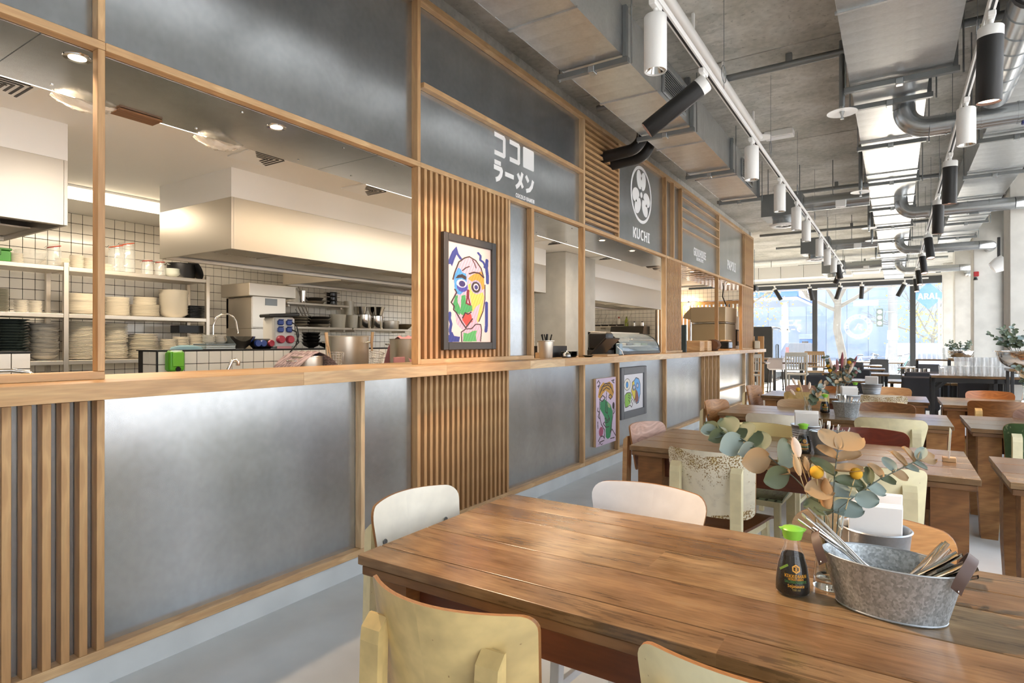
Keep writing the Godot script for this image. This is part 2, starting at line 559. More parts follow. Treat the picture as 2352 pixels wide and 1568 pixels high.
func facade(w: Node3D, right: bool, at_: float, c0: float, c1: float, mull: Array) -> void:
	var put := func(called: String, mt: Material, lo: float, hi: float, y0: float, y1: float, th: float, bev: float) -> void:
		if right:
			bb(w, called, mt, at_ - th * 0.5, at_ + th * 0.5, y0, y1, lo, hi, bev)
		else:
			bb(w, called, mt, lo, hi, y0, y1, at_ - th * 0.5, at_ + th * 0.5, bev)
	var wd := 0.08 if right else 0.16
	for m in mull:
		put.call("mullion", M.frame_dark, m - wd * 0.5, m + wd * 0.5, 0.26, 3.32, 0.12, 0.004)
	for i in mull.size() - 1:
		var lo: float = mull[i] + wd * 0.5
		var hi: float = mull[i + 1] - wd * 0.5
		put.call("pane", M.pane, lo, hi, 0.26, 3.31, 0.012, 0.0)

func oak(i: int) -> Material:
	return M["oak%d" % (absi(i) % 4)]

func build_wall() -> void:
	# ---- oak lattice with zinc panels
	var w := shell("wall_counter")
	var F := WX
	var B := WX - 0.05       # face of the panels
	# zinc sheets, above the openings and below the counter
	var sheet := func(y0: float, y1: float, a0: float, a1: float) -> void:
		bb(w, "zinc_panel", M.zinc, B - 0.012, B, y0, y1, a0, a1, 0.0)
	for s in [[-0.6, 1.069], [1.096, 2.915]]:
		sheet.call(2.52, 3.60, s[0], s[1])
	sheet.call(2.52, 3.03, 2.94, 5.344); sheet.call(3.06, 3.60, 2.94, 5.344)
	for s in [[5.383, 7.87], [7.9, 8.58], [8.6, 10.75], [10.79, 12.90], [12.92, 13.7]]:
		sheet.call(2.52, 3.60, s[0], s[1])
	for s in [[-0.6, 1.09], [1.096, 2.423], [2.454, 2.90], [2.94, 4.0], [4.011, 5.34], [5.383, 6.24], [6.262, 7.87], [7.9, 9.6], [9.6, 10.78], [10.79, 12.87], [12.9, 13.6]]:
		sheet.call(0.155, 1.13, s[0], s[1])
	sheet.call(1.24, 2.492, 4.012, 4.36)
	sheet.call(1.24, 2.492, 2.95, 4.0)      # behind the slats with the picture
	sheet.call(1.24, 2.492, 7.9, 8.58); sheet.call(1.24, 2.492, 12.7, 13.7)
	# rails
	var n := 0
	var rail := func(y0: float, y1: float, a0: float, a1: float, d := 0.05) -> void:
		bb(w, "rail", oak(n), F - d, F, y0, y1, a0, a1, 0.003, n); n += 1
	rail.call(2.492, 2.525, -0.6, 1.097); rail.call(2.492, 2.525, 1.097, 2.938); rail.call(2.492, 2.525, 2.938, 5.383); rail.call(2.492, 2.525, 5.383, 7.9)
	rail.call(2.492, 2.525, 7.9, 10.78); rail.call(2.492, 2.525, 10.78, 13.72)
	rail.call(3.575, 3.62, -0.6, 2.938); rail.call(3.575, 3.62, 2.938, 5.383); rail.call(3.575, 3.62, 5.383, 10.78); rail.call(3.575, 3.62, 10.78, 13.72)
	rail.call(3.025, 3.06, 2.968, 5.344)
	for y in [3.0, 3.15, 3.30, 3.45]:
		rail.call(y, y + 0.018, 8.6, 10.75)
	rail.call(0.115, 0.155, -0.6, 2.454, 0.06); rail.call(0.115, 0.155, 2.454, 5.383, 0.06); rail.call(0.115, 0.155, 5.383, 9.6, 0.06); rail.call(0.115, 0.155, 9.6, 13.72, 0.06)
	rail.call(0.48, 0.505, 10.81, 12.87)
	rail.call(1.206, 1.237, -0.6, 1.096, 0.07); rail.call(1.206, 1.24, 2.938, 4.388, 0.06); rail.call(1.206, 1.237, 7.9, 8.6, 0.06); rail.call(1.206, 1.237, 12.67, 13.72, 0.06)
	# posts: [a0, a1, y0, y1, depth]
	for p in [[1.069, 1.096, 2.525, 3.575, 0.05], [1.069, 1.096, 1.237, 2.492, 0.045], [2.423, 2.454, 0.155, 1.125, 0.05], [2.905, 2.938, 0.155, 1.125, 0.06], [2.912, 2.938, 1.206, 2.492, 0.06], [2.905, 2.938, 2.525, 3.575, 0.06],
			[3.985, 4.012, 1.24, 2.492, 0.05], [4.34, 4.388, 1.24, 2.492, 0.05], [5.344, 5.383, 0.155, 1.125, 0.05], [5.344, 5.383, 1.206, 2.492, 0.06], [5.344, 5.383, 2.525, 3.575, 0.06], [6.225, 6.262, 0.155, 1.125, 0.05], [6.235, 6.262, 2.525, 3.575, 0.05],
			[7.86, 7.9, 0.155, 1.125, 0.05], [7.86, 7.9, 1.206, 2.492, 0.06], [7.86, 7.9, 2.525, 3.575, 0.06], [8.2, 8.235, 2.525, 3.575, 0.06], [8.565, 8.6, 2.525, 3.575, 0.06], [10.745, 10.78, 2.525, 3.575, 0.06], [10.66, 10.70, 1.206, 2.492, 0.06],
			[12.87, 12.91, 2.525, 3.575, 0.06], [12.6, 12.66, 1.206, 2.492, 0.06], [12.87, 12.91, 0.155, 1.125, 0.06], [13.52, 13.56, 0.155, 1.125, 0.06], [13.68, 13.72, 0.155, 1.125, 0.06]]:
		bb(w, "post", oak(n), F - p[4], F, p[2], p[3], p[0], p[1], 0.003, n % 5); n += 1
	# slats
	var slat := func(y0: float, y1: float, a0: float, a1: float, d: float) -> void:
		bb(w, "slat", oak(n * 7 + n / 3), F - d, F, y0, y1, a0, a1, 0.002, n % 5); n += 1
	var a := 1.067 - 0.0585 * 22
	while a < 1.08:
		slat.call(0.155, 1.125, a, a + 0.028, 0.045); a += 0.0585
	for k in 18:
		slat.call(1.24, 2.492, 2.972 + k * 0.0572, 3.0 + k * 0.0572, 0.045)
		slat.call(0.155, 1.125, 2.972 + k * 0.0582, 3.0 + k * 0.0582, 0.045)
	for k in 17:
		slat.call(2.566 + k * 0.0592, 2.596 + k * 0.0592, 5.386, 6.232, 0.04)
	for k in 11:
		slat.call(1.24, 2.492, 7.935 + k * 0.058, 7.965 + k * 0.058, 0.045)
	for k in 5:
		slat.call(0.155, 1.125, 9.77 + k * 0.245, 9.80 + k * 0.245, 0.05)
	for k in 17:
		slat.call(1.24, 2.492, 12.71 + k * 0.058, 12.74 + k * 0.058, 0.045)
		slat.call(2.545, 3.572, 12.935 + k * 0.046, 12.965 + k * 0.046, 0.045)
	# recessed plinth, black gap above, studs behind
	bb(w, "plinth", M.floor, F - 0.09, F - 0.025, 0.0, 0.115, -0.6, 13.7, 0.0)
	bb(w, "closing_board", M.concrete, F - 0.14, F - 0.09, 3.60, CEIL, -0.6, 13.7, 0.0)
	bb(w, "core_board", M.white, F - 0.10, F - 0.064, 0.1, 1.13, -0.6, 13.7, 0.0)
	bb(w, "core_board", M.white, F - 0.10, F - 0.064, 2.52, 3.61, -0.6, 13.7, 0.0)
	for s in [[2.95, 4.36], [7.9, 8.6], [12.7, 13.7]]:
		bb(w, "core_board", M.white, F - 0.085, F - 0.064, 1.2, 2.5, s[0], s[1], 0.0)
	bb(w, "end_board", M.oak1, F - 0.10, F, 0.0, 3.62, 13.72, 13.74, 0.0)
	# ---- worktop: staves glued side by side
	var ct := thing("counter_worktop", "long oak butcher block worktop running along the whole kitchen front", "worktop", Vector3.ZERO)
	var x := -2.40
	for row in 5:
		var aa := -0.6 - row * 0.21
		while aa < 14.06:
			var l := rng.randf_range(0.55, 1.15)
			if row == 0 and aa < 1.0:
				l = 2.11 + aa * -0.6
			var e := minf(aa + l, 14.06)
			var x1 := x - (0.028 if row == 0 else 0.14)
			if e > -0.6:
				bb(ct, "stave", M[["counter", "counter2", "counter3"][rng.randi() % 3]], x1, x, 1.143, 1.206, maxf(aa, -0.6), e, 0.0008, rng.randi() % 6)
			aa = e + 0.0004
			if e >= 14.06:
				break
		x -= 0.0284 if row == 0 else 0.1404
	# ---- steel soffit inside the openings with small downlights and an LED strip
	var so := shell("ceiling_soffit")
	for s in [[-0.6, 0.9], [0.903, 2.6], [2.603, 4.45], [4.453, 6.2], [6.203, 8.58]]:
		bb(so, "soffit_panel", M.soffit, -3.205, F - 0.052, 2.488, 2.5, s[0], s[1], 0.001)
		for q in [0.12, 0.5, 0.88]:
			for xx in [-2.72, -3.13]:
				part(so, "screw", bxm(Vector3(0.01, 0.004, 0.01), 0.001), M.chrome, at(V(xx, 2.486, lerpf(s[0], s[1], q))))
	# corrugated shiny soffit over the last two openings
	var cg := MB.new()
	var pr := PackedVector2Array()
	for i in 121:
		pr.append(Vector2(8.6 + i * 0.0425, 2.5 + 0.012 * sin(i * 0.9)))
	for i in 120:
		var m0 := Vector3(0, -1, 0.9 * cos(i * 0.9) * 0.5).normalized()
		var m1 := Vector3(0, -1, 0.9 * cos((i + 1) * 0.9) * 0.5).normalized()
		cg.quad([V(-2.66, pr[i].y, pr[i].x), V(-2.66, pr[i + 1].y, pr[i + 1].x), V(-3.2, pr[i + 1].y, pr[i + 1].x), V(-3.2, pr[i].y, pr[i].x)], [m0, m1, m1, m0], [Vector2.ZERO, Vector2.ZERO, Vector2.ZERO, Vector2.ZERO])
	part(so, "corrugated_sheet", cg.mesh(), mat(Color("d8c4b6"), 0.15, 0.9))
	var warm := Color("ffd9b0")
	var k := 0
	for dl in [[1.058, "beside the first oak post"], [1.969, "over the plate hatch"], [6.12, "first over the cake case hatch"], [7.02, "second over the cake case hatch"], [9.6, "under the corrugated sheet"], [11.2, "over the log on the counter"], [12.1, "next to the last oak post"]]:
		var t := thing("downlight", "small round recessed downlight glowing warm, " + dl[1], "light", V(-2.75, 2.488, dl[0]), 0.0, "downlights in the steel soffit")
		var rg := MB.new()
		rg.lathe([Vector2(0.030, -0.002), Vector2(0.048, -0.004), Vector2(0.05, 0.0)], 24)
		part(t, "ring", rg.mesh(), M.chrome)
		var ls := MB.new()
		ls.lathe([Vector2(0.0, -0.0035), Vector2(0.031, -0.0035)], 20)
		part(t, "lamp_lens", ls.mesh(), glow(warm, 5.0))
		var sp := SpotLight3D.new()
		sp.name = "downlight_beam"
		t.add_child(sp)
		sp.position = Vector3(0, -0.012, 0); sp.rotation.x = -PI / 2
		sp.light_color = warm; sp.light_energy = 0.5; sp.spot_angle = 58.0; sp.spot_angle_attenuation = 0.6; sp.light_size = 0.03; sp.spot_range = 12.0; sp.shadow_enabled = true
		k += 1
	for s in [[-0.5, 1.23, "over the plate hatch"], [1.6, 1.86, "short piece past the plywood patch"], [3.05, 4.3, "before the long hood"], [4.42, 5.3, "over the cutlery pot hatch"], [5.5, 7.8, "over the cake case hatch"]]:
		var l: float = s[1] - s[0]
		var st := thing("light_strip", "thin bright white strip light along the soffit edge " + s[2], "light", V(-3.215, 2.5, (s[0] + s[1]) * 0.5), 0.0, "strip lights on the soffit edge")
		part(st, "led_tube", bxm(Vector3(0.018, 0.018, l), 0.002), glow(Color("fff1dd"), 3.0))
		part(st, "channel", bxm(Vector3(0.02, 0.004, l), 0.001), M.gloss_white, at(Vector3(0, 0.012, 0)))
		var ar := AreaLight3D.new()
		ar.name = "strip_beam"
		st.add_child(ar)
		ar.position = Vector3(-0.014, -0.012, 0); ar.rotation = Vector3(-PI / 2, 0, 0)
		ar.area_size = Vector2(0.03, l); ar.light_color = Color("ffe4c0"); ar.light_energy = 0.35 * l; ar.area_range = 12.0; ar.shadow_enabled = true

	solo("plywood_patch", bxm(Vector3(0.1, 0.012, 0.2), 0.002), M.ply_dark, "small brown board fixed under the soffit edge", "board", at(V(-3.2, 2.481, 1.49)))
	for q in [[1.27, "beside the first oak post"], [1.93, "past the brown board"]]:
		var pb := MB.new()
		var gg := []
		for i in 9:
			var row := []
			for j in 9:
				var u := lerpf(-1, 1, i / 8.0)
				var v_ := lerpf(-1, 1, j / 8.0)
				row.append(Vector3(v_ * 0.05 + 0.006 * sin(i * 2.1 + j), -0.045 * (1 - u * u) * (1 - 0.6 * v_ * v_) + 0.006 * sin(i * 1.7 + j * 2.3), u * 0.13))
			gg.append(row)
		pb.grid(gg)
		solo("plastic_cover", pb.mesh(), glass(Color(1, 0.97, 0.92, 0.35), 0.1), "crumpled clear plastic sheet hanging over the strip light, " + q[1], "plastic cover", at(V(-3.225, 2.485, q[0])), "plastic covers on the strip lights")

func stroke_poly(b: MB, pts: Array, w: float, z0: float, z1: float, xf: Transform3D) -> void:
	var pl := PackedVector2Array()
	for p in pts:
		pl.append(Vector2(p[0], p[1]))
	for g in Geometry2D.offset_polyline(pl, w * 0.5, Geometry2D.JOIN_ROUND, Geometry2D.END_ROUND):
		if not Geometry2D.is_polygon_clockwise(g):
			b.prism(g, z0, z1, xf)

func ell(cx: float, cy: float, rx: float, ry: float, rot := 0.0, n := 28) -> PackedVector2Array:
	var p := PackedVector2Array()
	for i in n:
		var q := Vector2(cos(TAU * i / n) * rx, sin(TAU * i / n) * ry).rotated(rot)
		p.append(q + Vector2(cx, cy))
	return p

# strokes of the two rows of katakana, x to the right and y up, metres
func kana_strokes() -> Array:
	return [[[[3.855, 2.99], [3.995, 2.99], [3.995, 2.848], [3.855, 2.848]], 0.036], [[[4.075, 2.99], [4.215, 2.99], [4.215, 2.848], [4.075, 2.848]], 0.036],
		[[[3.856, 2.773], [3.944, 2.773]], 0.034], [[[3.848, 2.73], [3.957, 2.73], [3.945, 2.685], [3.915, 2.652], [3.875, 2.634]], 0.036], [[[4.008, 2.71], [4.137, 2.71]], 0.036],
		[[[4.272, 2.778], [4.245, 2.71], [4.21, 2.665], [4.172, 2.638]], 0.034], [[[4.197, 2.757], [4.235, 2.71], [4.278, 2.655]], 0.032], [[[4.327, 2.768], [4.37, 2.726]], 0.033], [[[4.448, 2.752], [4.425, 2.695], [4.39, 2.66], [4.335, 2.642]], 0.034]]

func build_signs() -> void:
	# local frame on the wall: x along the wall (a), y up, z out into the room
	var fr := Transform3D(Basis(Vector3(0, 0, -1), Vector3(0, 1, 0), Vector3(1, 0, 0)), Vector3(WX - 0.05, 0, 0))
	var t := thing("wall_sign", "large white katakana lettering with a solid square on dark zinc panel", "sign")
	for s in kana_strokes():
		var b := MB.new()
		stroke_poly(b, s[0], s[1], 0.0, 0.0022 + 0.0003 * (t.get_child_count() % 4), fr)
		part(t, "character_stroke", b.mesh(), M.sign)
	var sq := MB.new()
	var rr := PackedVector2Array()
	for q in [[4.292, 2.842], [4.452, 2.842], [4.452, 3.0], [4.292, 3.0]]:
		rr.append(Vector2(q[0], q[1]))
	for g in Geometry2D.offset_polygon(rr, 0.008, Geometry2D.JOIN_ROUND):
		sq.prism(g, 0.0, 0.0025, fr)
	part(t, "character_square", sq.mesh(), M.sign)
	var put := func(par: Node3D, s: String, ca: float, cy: float, h: float, wd: float, bold: bool) -> void:
		var tm := text_mesh(s, h, 0.002, "Droid Sans", bold)
		var aw: float = tm.get_aabb().size.x
		part(par, "lettering", tm, M.sign, fr * Transform3D(Basis().scaled(Vector3(wd / aw, h / tm.get_aabb().size.y, 1)), Vector3(ca, cy, 0.0015)))
	put.call(t, "COCOLO RAMEN", 4.318, 2.573, 0.034, 0.3, true)
	t = thing("wall_sign", "white round flower emblem above five capital letters on zinc panel", "sign")
	var b := MB.new()
	var c := Vector2(7.07, 3.175)
	var o := ell(c.x, c.y, 0.36, 0.352, 0.0, 56)
	var i_ := ell(c.x, c.y, 0.322, 0.314, 0.0, 56)
	for k in 56:
		var k2 := (k + 1) % 56
		b.prism(PackedVector2Array([o[k], o[k2], i_[k2], i_[k]]), 0.0, 0.0025, fr, false)
	part(t, "emblem_ring", b.mesh(), M.sign)
	for k in 3:
		var an := PI / 2 + TAU * k / 3.0
		b = MB.new()
		for sd in [-1.0, 1.0]:
			var dir := Vector2(cos(an + sd * 0.36), sin(an + sd * 0.36))
			b.prism(ell(c.x + dir.x * 0.19, c.y + dir.y * 0.19, 0.118, 0.085, an + sd * 0.3), 0.0, 0.0025, fr)
		b.prism(PackedVector2Array([c + Vector2(cos(an - 0.35), sin(an - 0.35)) * 0.2, c + Vector2(cos(an + 0.35), sin(an + 0.35)) * 0.2, c + Vector2(cos(an), sin(an)) * 0.07]), 0.0, 0.0026, fr)
		part(t, "petal", b.mesh(), M.sign)
	b = MB.new()
	b.prism(ell(c.x, c.y, 0.034, 0.034), 0.0, 0.003, fr)
	part(t, "emblem_centre", b.mesh(), M.sign)
	for k in 3:
		var an := PI / 2 + TAU * k / 3.0
		b = MB.new()
		stroke_poly(b, [[c.x + cos(an) * 0.05, c.y + sin(an) * 0.05], [c.x + cos(an) * 0.1, c.y + sin(an) * 0.1]], 0.02, 0.0, 0.0035, fr)
		part(t, "stamen", b.mesh(), M.zinc)
	put.call(t, "KUCHI", 7.07, 2.675, 0.13, 0.57, false)
	t = thing("wall_sign", "narrow white capital lettering in two lines on far zinc panel", "sign")
	put.call(t, "GRINDHOUSE", 9.7, 2.77, 0.13, 0.7, true)
	put.call(t, "BURGERS", 9.7, 2.672, 0.055, 0.4, true)
	t = thing("wall_sign", "faint white hand drawn lettering on the last zinc panel", "sign")
	put.call(t, "PAPOLI", 11.9, 2.81, 0.18, 0.68, false)

func lath(prof: Array, segs := 24) -> ArrayMesh:
	var b := MB.new()
	var p := []
	for q in prof:
		p.append(Vector2(q[0], q[1]))
	b.lathe(p, segs)
	return b.mesh()

func tubes(list: Array, sides := 8) -> ArrayMesh:
	var b := MB.new()
	for t in list:
		b.tube(t[0], t[1], sides)
	return b.mesh()

# tiles on a wall face looking to +x; the first `singles` become parts, the rest one field
func tile_face(par: Node3D, x: float, a0: float, a1: float, y0: float, y1: float, skip := Rect2()) -> void:
	var m := bxm(Vector3(0.008, 0.0955, 0.0955), 0.0018)
	var rest: Array[Transform3D] = []
	var cols := int(round((a1 - a0) / 0.1))
	var rows := int(round((y1 - y0) / 0.1))
	for c in cols:
		for r in rows:
			var p := Vector2(a0 + 0.05 + c * 0.1, y0 + 0.05 + r * 0.1)
			var xf := Transform3D(Basis(), V(x + 0.004, p.y, p.x))
			if skip.size == Vector2.ZERO or skip.has_point(p):
				part(par, "tile", m, M.tile, xf)
			else:
				rest.append(xf)
	if rest.size() > 0:
		var mm := MultiMesh.new()
		mm.transform_format = MultiMesh.TRANSFORM_3D
		mm.mesh = m
		mm.instance_count = rest.size()
		for i in rest.size():
			mm.set_instance_transform(i, rest[i])
		var o := MultiMeshInstance3D.new()
		o.name = "tile_field"; o.multimesh = mm; o.material_override = M.tile
		o.set_meta("kind", "stuff")
		par.add_child(o, true)

# tiles on a wall face looking back along the room (towards -a)
func tile_front(par: Node3D, a: float, x0: float, x1: float, y0: float, y1: float) -> void:
	var mm := MultiMesh.new()
	mm.transform_format = MultiMesh.TRANSFORM_3D
	mm.mesh = bxm(Vector3(0.0955, 0.0955, 0.008), 0.0018)
	var cols := int(round((x1 - x0) / 0.1))
	var rows := int(round((y1 - y0) / 0.1))
	mm.instance_count = cols * rows
	for c in cols:
		for r in rows:
			mm.set_instance_transform(c * rows + r, Transform3D(Basis(), V(x0 + 0.05 + c * 0.1, y0 + 0.05 + r * 0.1, a - 0.004)))
	var o := MultiMeshInstance3D.new()
	o.name = "tile_field"; o.multimesh = mm; o.material_override = M.tile
	o.set_meta("kind", "stuff")
	par.add_child(o, true)

func hood(label: String, a0: float, a1: float, x0: float, x1: float, bulk := true) -> void:
	var h := thing("extractor_hood", label, "extractor hood", V(0, 0, 0))
	var y0 := 2.05
	var y1 := 2.44
	bb(h, "front_panel", M.steel, x1 - 0.02, x1, y0, y1, a0, a1, 0.002)
	bb(h, "rear_panel", M.steel, x0, x0 + 0.02, y0, y1, a0, a1, 0.002)
	bb(h, "end_panel", M.steel, x0, x1, y0, y1, a0 - 0.02, a0, 0.002)
	bb(h, "end_panel", M.steel, x0, x1, y0, y1, a1, a1 + 0.02, 0.002)
	bb(h, "top_panel", M.steel, x0 + 0.02, x1 - 0.02, y1 - 0.02, y1, a0, a1, 0.0)
	bb(h, "lower_rim", M.steel, x1 - 0.05, x1 - 0.02, y0 + 0.002, y0 + 0.03, a0, a1, 0.001)
	bb(h, "lower_rim", M.steel, x0 + 0.02, x0 + 0.07, y0 - 0.004, y0 + 0.02, a0, a1, 0.001)
	bb(h, "drip_plate", M.steel, x0 + 0.07, x1 - 0.5, y0 + 0.03, y0 + 0.04, a0, a1, 0.001)
	bb(h, "filter_tray", M.steel, x1 - 0.5, x1 - 0.05, y0 + 0.07, y0 + 0.08, a0, a1, 0.0)
	var p := a0 + 0.06
	var n := 0
	var lv := MB.new()
	lv.bar(Vector3(0.215, 0.0, 0), Vector3(-0.215, 0.012, 0), 0.014, 0.02)
	var lm := lv.mesh()
	while p < a1 - 0.5:
		var f := Node3D.new()
		f.name = "filter"
		h.add_child(f, true)
		for k in 13:
			part(f, "louvre", lm, M.steel, Transform3D(Basis(Vector3.RIGHT, 0.5), V(x1 - 0.275, y0 + 0.03, p + 0.02 + k * 0.036)))
		bb(f, "filter_edge", M.steel, x1 - 0.5, x1 - 0.05, y0 + 0.02, y0 + 0.05, p + 0.465, p + 0.49, 0.001)
		p += 0.5
		n += 1
		if n % 3 == 0:
			bb(h, "blank_plate", M.steel, x1 - 0.5, x1 - 0.05, y0 + 0.025, y0 + 0.035, p, minf(p + 0.3, a1), 0.001)
			p += 0.3
	if bulk:
		bb(h, "bulkhead", M.white, x0 + 0.001, x1 - 0.001, y1, 2.66, a0 - 0.019, a1 + 0.019, 0.0)

func stack(called: String, label: String, cat: String, group: String, m: Mesh, mt: Material, p: Vector3, n: int, dy: float, jit := 0.004) -> void:
	for i in n:
		solo(called, m, mt, label, cat, Transform3D(Basis(Vector3.UP, rng.randf() * TAU), p + Vector3(rng.randf_range(-jit, jit), i * dy, rng.randf_range(-jit, jit))), group)

func plate_mesh(r: float, h := 0.018) -> ArrayMesh:
	return lath([[0, 0.002], [r * 0.55, 0.0], [r * 0.62, 0.003], [r * 0.95, h - 0.005], [r, h - 0.001], [r * 0.98, h], [r * 0.62, 0.009], [r * 0.5, 0.006], [0, 0.006]], 28)

func bowl_mesh(r: float, h: float, foot := 0.4) -> ArrayMesh:
	return lath([[0, 0.004], [r * foot, 0.0], [r * foot, 0.006], [r * 0.75, h * 0.4], [r * 0.95, h * 0.85], [r, h], [r * 0.97, h], [r * 0.9, h * 0.8], [r * 0.7, h * 0.42], [r * foot * 0.9, 0.014], [0, 0.012]], 28)

func pot(called: String, label: String, r: float, h: float, p: Vector3, mt: Material, ry := 0.0, group := "") -> Node3D:
	var t := thing(called, label, "pot", p, ry, group)
	part(t, "body", lath([[0, 0], [r * 0.97, 0.0], [r, 0.008], [r, h - 0.006], [r + 0.005, h - 0.003], [r + 0.004, h], [r - 0.002, h], [r - 0.003, 0.008], [0, 0.006]], 32), mt)
	for s in [-1.0, 1.0]:
		part(t, "handle", tubes([[[Vector3(s * r, h * 0.86, -0.045), Vector3(s * (r + 0.03), h * 0.87, -0.045), Vector3(s * (r + 0.042), h * 0.875, -0.02), Vector3(s * (r + 0.042), h * 0.875, 0.02), Vector3(s * (r + 0.03), h * 0.87, 0.045), Vector3(s * r, h * 0.86, 0.045)], 0.005]], 8), M.chrome)
	return t

func pan(label: String, r: float, p: Vector3, ry: float, mt: Material, tilt := 0.12, group := "") -> void:
	var t := thing("frying_pan", label, "pan", p, ry, group)
	part(t, "body", lath([[0, 0], [r * 0.75, 0.0], [r, 0.04], [r * 0.98, 0.041], [r * 0.73, 0.005], [0, 0.005]], 28), mt)
	part(t, "handle", tubes([[[Vector3(r * 0.96, 0.035, 0), Vector3(r + 0.08, 0.06, 0), Vector3(r + 0.2, 0.06 + tilt * 0.5, 0)], [0.006, 0.008, 0.009]]], 8), M.steel)

func build_kitchen() -> void:
	# ---- kitchen shell
	shell("ceiling_kitchen", bxm(Vector3(4.4, 0.06, 17.4)), M.white, V(-4.87, 2.69, 5.2))
	var ce := shell("trim_5", bxm(Vector3(4.4, 1.15, 0.08)), M.white, V(-4.87, 3.2, 13.86))
	ce.name = "wall_kitchen_end"
	var wl := shell("wall_kitchen_tiles")
	tile_face(wl, -7.03, 0.95, 13.95, 0.66, 2.66, Rect2(1.95, 1.46, 2.5, 1.2))
	shell("wall_left_far", bxm(Vector3(0.05, CEIL, 9.9), 0.0), M.cream, V(-7.0, CEIL * 0.5, 19.05))
	# free standing low walls, tiled, with a black edge strip
	for hw in [[0.95, 1.55, "wall_low_near"], [2.34, 7.4, "wall_low_middle"]]:
		var w := shell(hw[2])
		bb(w, "core", M.grout, -5.0, -4.71, 0.0, 1.283, hw[0], hw[1], 0.0)
		tile_face(w, -4.71, hw[0], hw[0] + floorf((hw[1] - hw[0]) * 10.0) / 10.0, 0.88, 1.28)
		bb(w, "edge_strip", M.black, -5.01, -4.695, 1.283, 1.292, hw[0] - 0.012, hw[1], 0.001)
		bb(w, "edge_strip", M.black, -4.71, -4.695, 0.6, 1.283, hw[0] - 0.012, hw[0] - 0.002, 0.001)
		var m := bxm(Vector3(0.0955, 0.0955, 0.008), 0.0018)
		for c in 2:
			for r in 4:
				part(w, "tile", m, M.tile, at(V(-4.765 - c * 0.1, 0.93 + r * 0.1, hw[0] - 0.004)))
	shell("column_kitchen", bxm(Vector3(0.52, 2.66, 1.0), 0.008), M.column, V(-4.24, 1.33, 8.1))
	# ---- hoods
	hood("steel extractor hood with dark open underside over the left kitchen edge", 0.2, 1.54, -5.2, -4.18)
	hood("long brushed steel extractor hood with louvred filters below white bulkhead", 2.62, 7.34, -5.2, -4.17)
	hood("lower steel extractor hood tucked behind the long louvred hood", 4.62, 7.3, -6.3, -5.26, false)
	hood("steel extractor hood above the cake case hatch", 9.05, 12.4, -5.2, -4.2)
	# ---- lamps
	for f in [[2.12, 3.35, -5.8, "above the plate rack"], [9.2, 10.4, -5.8, "behind the cake case kitchen hood"]]:
		var l: float = f[1] - f[0]
		var t := thing("ceiling_lamp", "long white box ceiling lamp glowing, " + f[3], "light", V(f[2], 2.66, (f[0] + f[1]) * 0.5), 0.0, "long box lamps in the kitchens")
		part(t, "housing", bxm(Vector3(0.14, 0.02, l), 0.004), M.gloss_white, at(Vector3(0, -0.01, 0)))
		part(t, "lamp_diffuser", bxm(Vector3(0.12, 0.08, l - 0.02), 0.012), glow(Color("ffeccd"), 1.6), at(Vector3(0, -0.06, 0)))
		var ar := AreaLight3D.new()
		ar.name = "lamp_beam"
		t.add_child(ar)
		ar.position.y = -0.105; ar.rotation = Vector3(-PI / 2, 0, 0)
		ar.area_size = Vector2(0.12, l); ar.light_color = Color("ffebd0"); ar.light_energy = 2.0; ar.area_range = 15.0; ar.shadow_enabled = true
	for f in [[-3.78, 2.57, "in front of the long hood"], [-3.8, 3.6, "farther along the long hood"], [-3.78, 6.8, "above the cutlery pot hatch"], [-3.82, 8.5, "above the cake case hatch"], [-3.8, 1.1, "by the left hood"]]:
		var t := thing("ceiling_vent", "square white ceiling vent with dark slots " + f[2], "vent", V(f[0], 2.66, f[1]), 0.0, "square kitchen ceiling vents")
		part(t, "frame", bxm(Vector3(0.3, 0.012, 0.3), 0.003), M.gloss_white, at(Vector3(0, -0.006, 0)))
		for k in 4:
			part(t, "slot", bxm(Vector3(0.22 - k * 0.045, 0.004, 0.012), 0.0), M.black, at(Vector3(0, -0.013, -0.12 + k * 0.03)))
			part(t, "slot", bxm(Vector3(0.012, 0.004, 0.22 - k * 0.045), 0.0), M.black, at(Vector3(0.12 - k * 0.03, -0.013, 0)))
	# ---- steel rack with three shelves
	var rk := thing("steel_rack", "stainless steel rack with three shelves of white crockery", "rack", Vector3.ZERO)
	for x in [-6.56, -6.96]:
		for a in [1.06, 2.43, 3.80]:
			bb(rk, "upright", M.steel, x - 0.02, x + 0.02, 0.0, 2.06 if x < -6.7 else 2.1, a - 0.02, a + 0.02, 0.003)
	for y in [2.06, 1.62, 1.18, 0.5]:
		for a in [1.08, 2.45]:
			bb(rk, "shelf", M.steel, -6.94, -6.54, y - 0.04, y, a, a + 1.33, 0.004)
	# ---- crockery on the rack
	var P := -6.74
	var g := "white plates stacked on the steel rack"
	stack("plate", "white deep platter in the wide stack on the middle rack shelf", "plate", g, plate_mesh(0.14, 0.03), M.china, V(P, 1.62, 2.63), 14, 0.0135)
	stack("plate", "white plate in the even stack right of the wide platters, middle shelf", "plate", g, plate_mesh(0.112), M.china, V(P, 1.62, 2.95), 15, 0.0125)
	stack("plate", "white large plate under smaller ones on the middle rack shelf", "plate", g, plate_mesh(0.14), M.china, V(P, 1.62, 3.22), 10, 0.0125)
	stack("plate", "white small plate on top of larger ones on the middle rack shelf", "plate", g, plate_mesh(0.11), M.china, V(P, 1.749, 3.22), 6, 0.0125)
	stack("bowl", "white wide bowl in the tall stack on the middle rack shelf", "bowl", "white bowls on the steel rack", bowl_mesh(0.145, 0.05, 0.6), M.china, V(P, 1.62, 3.52), 21, 0.0128)
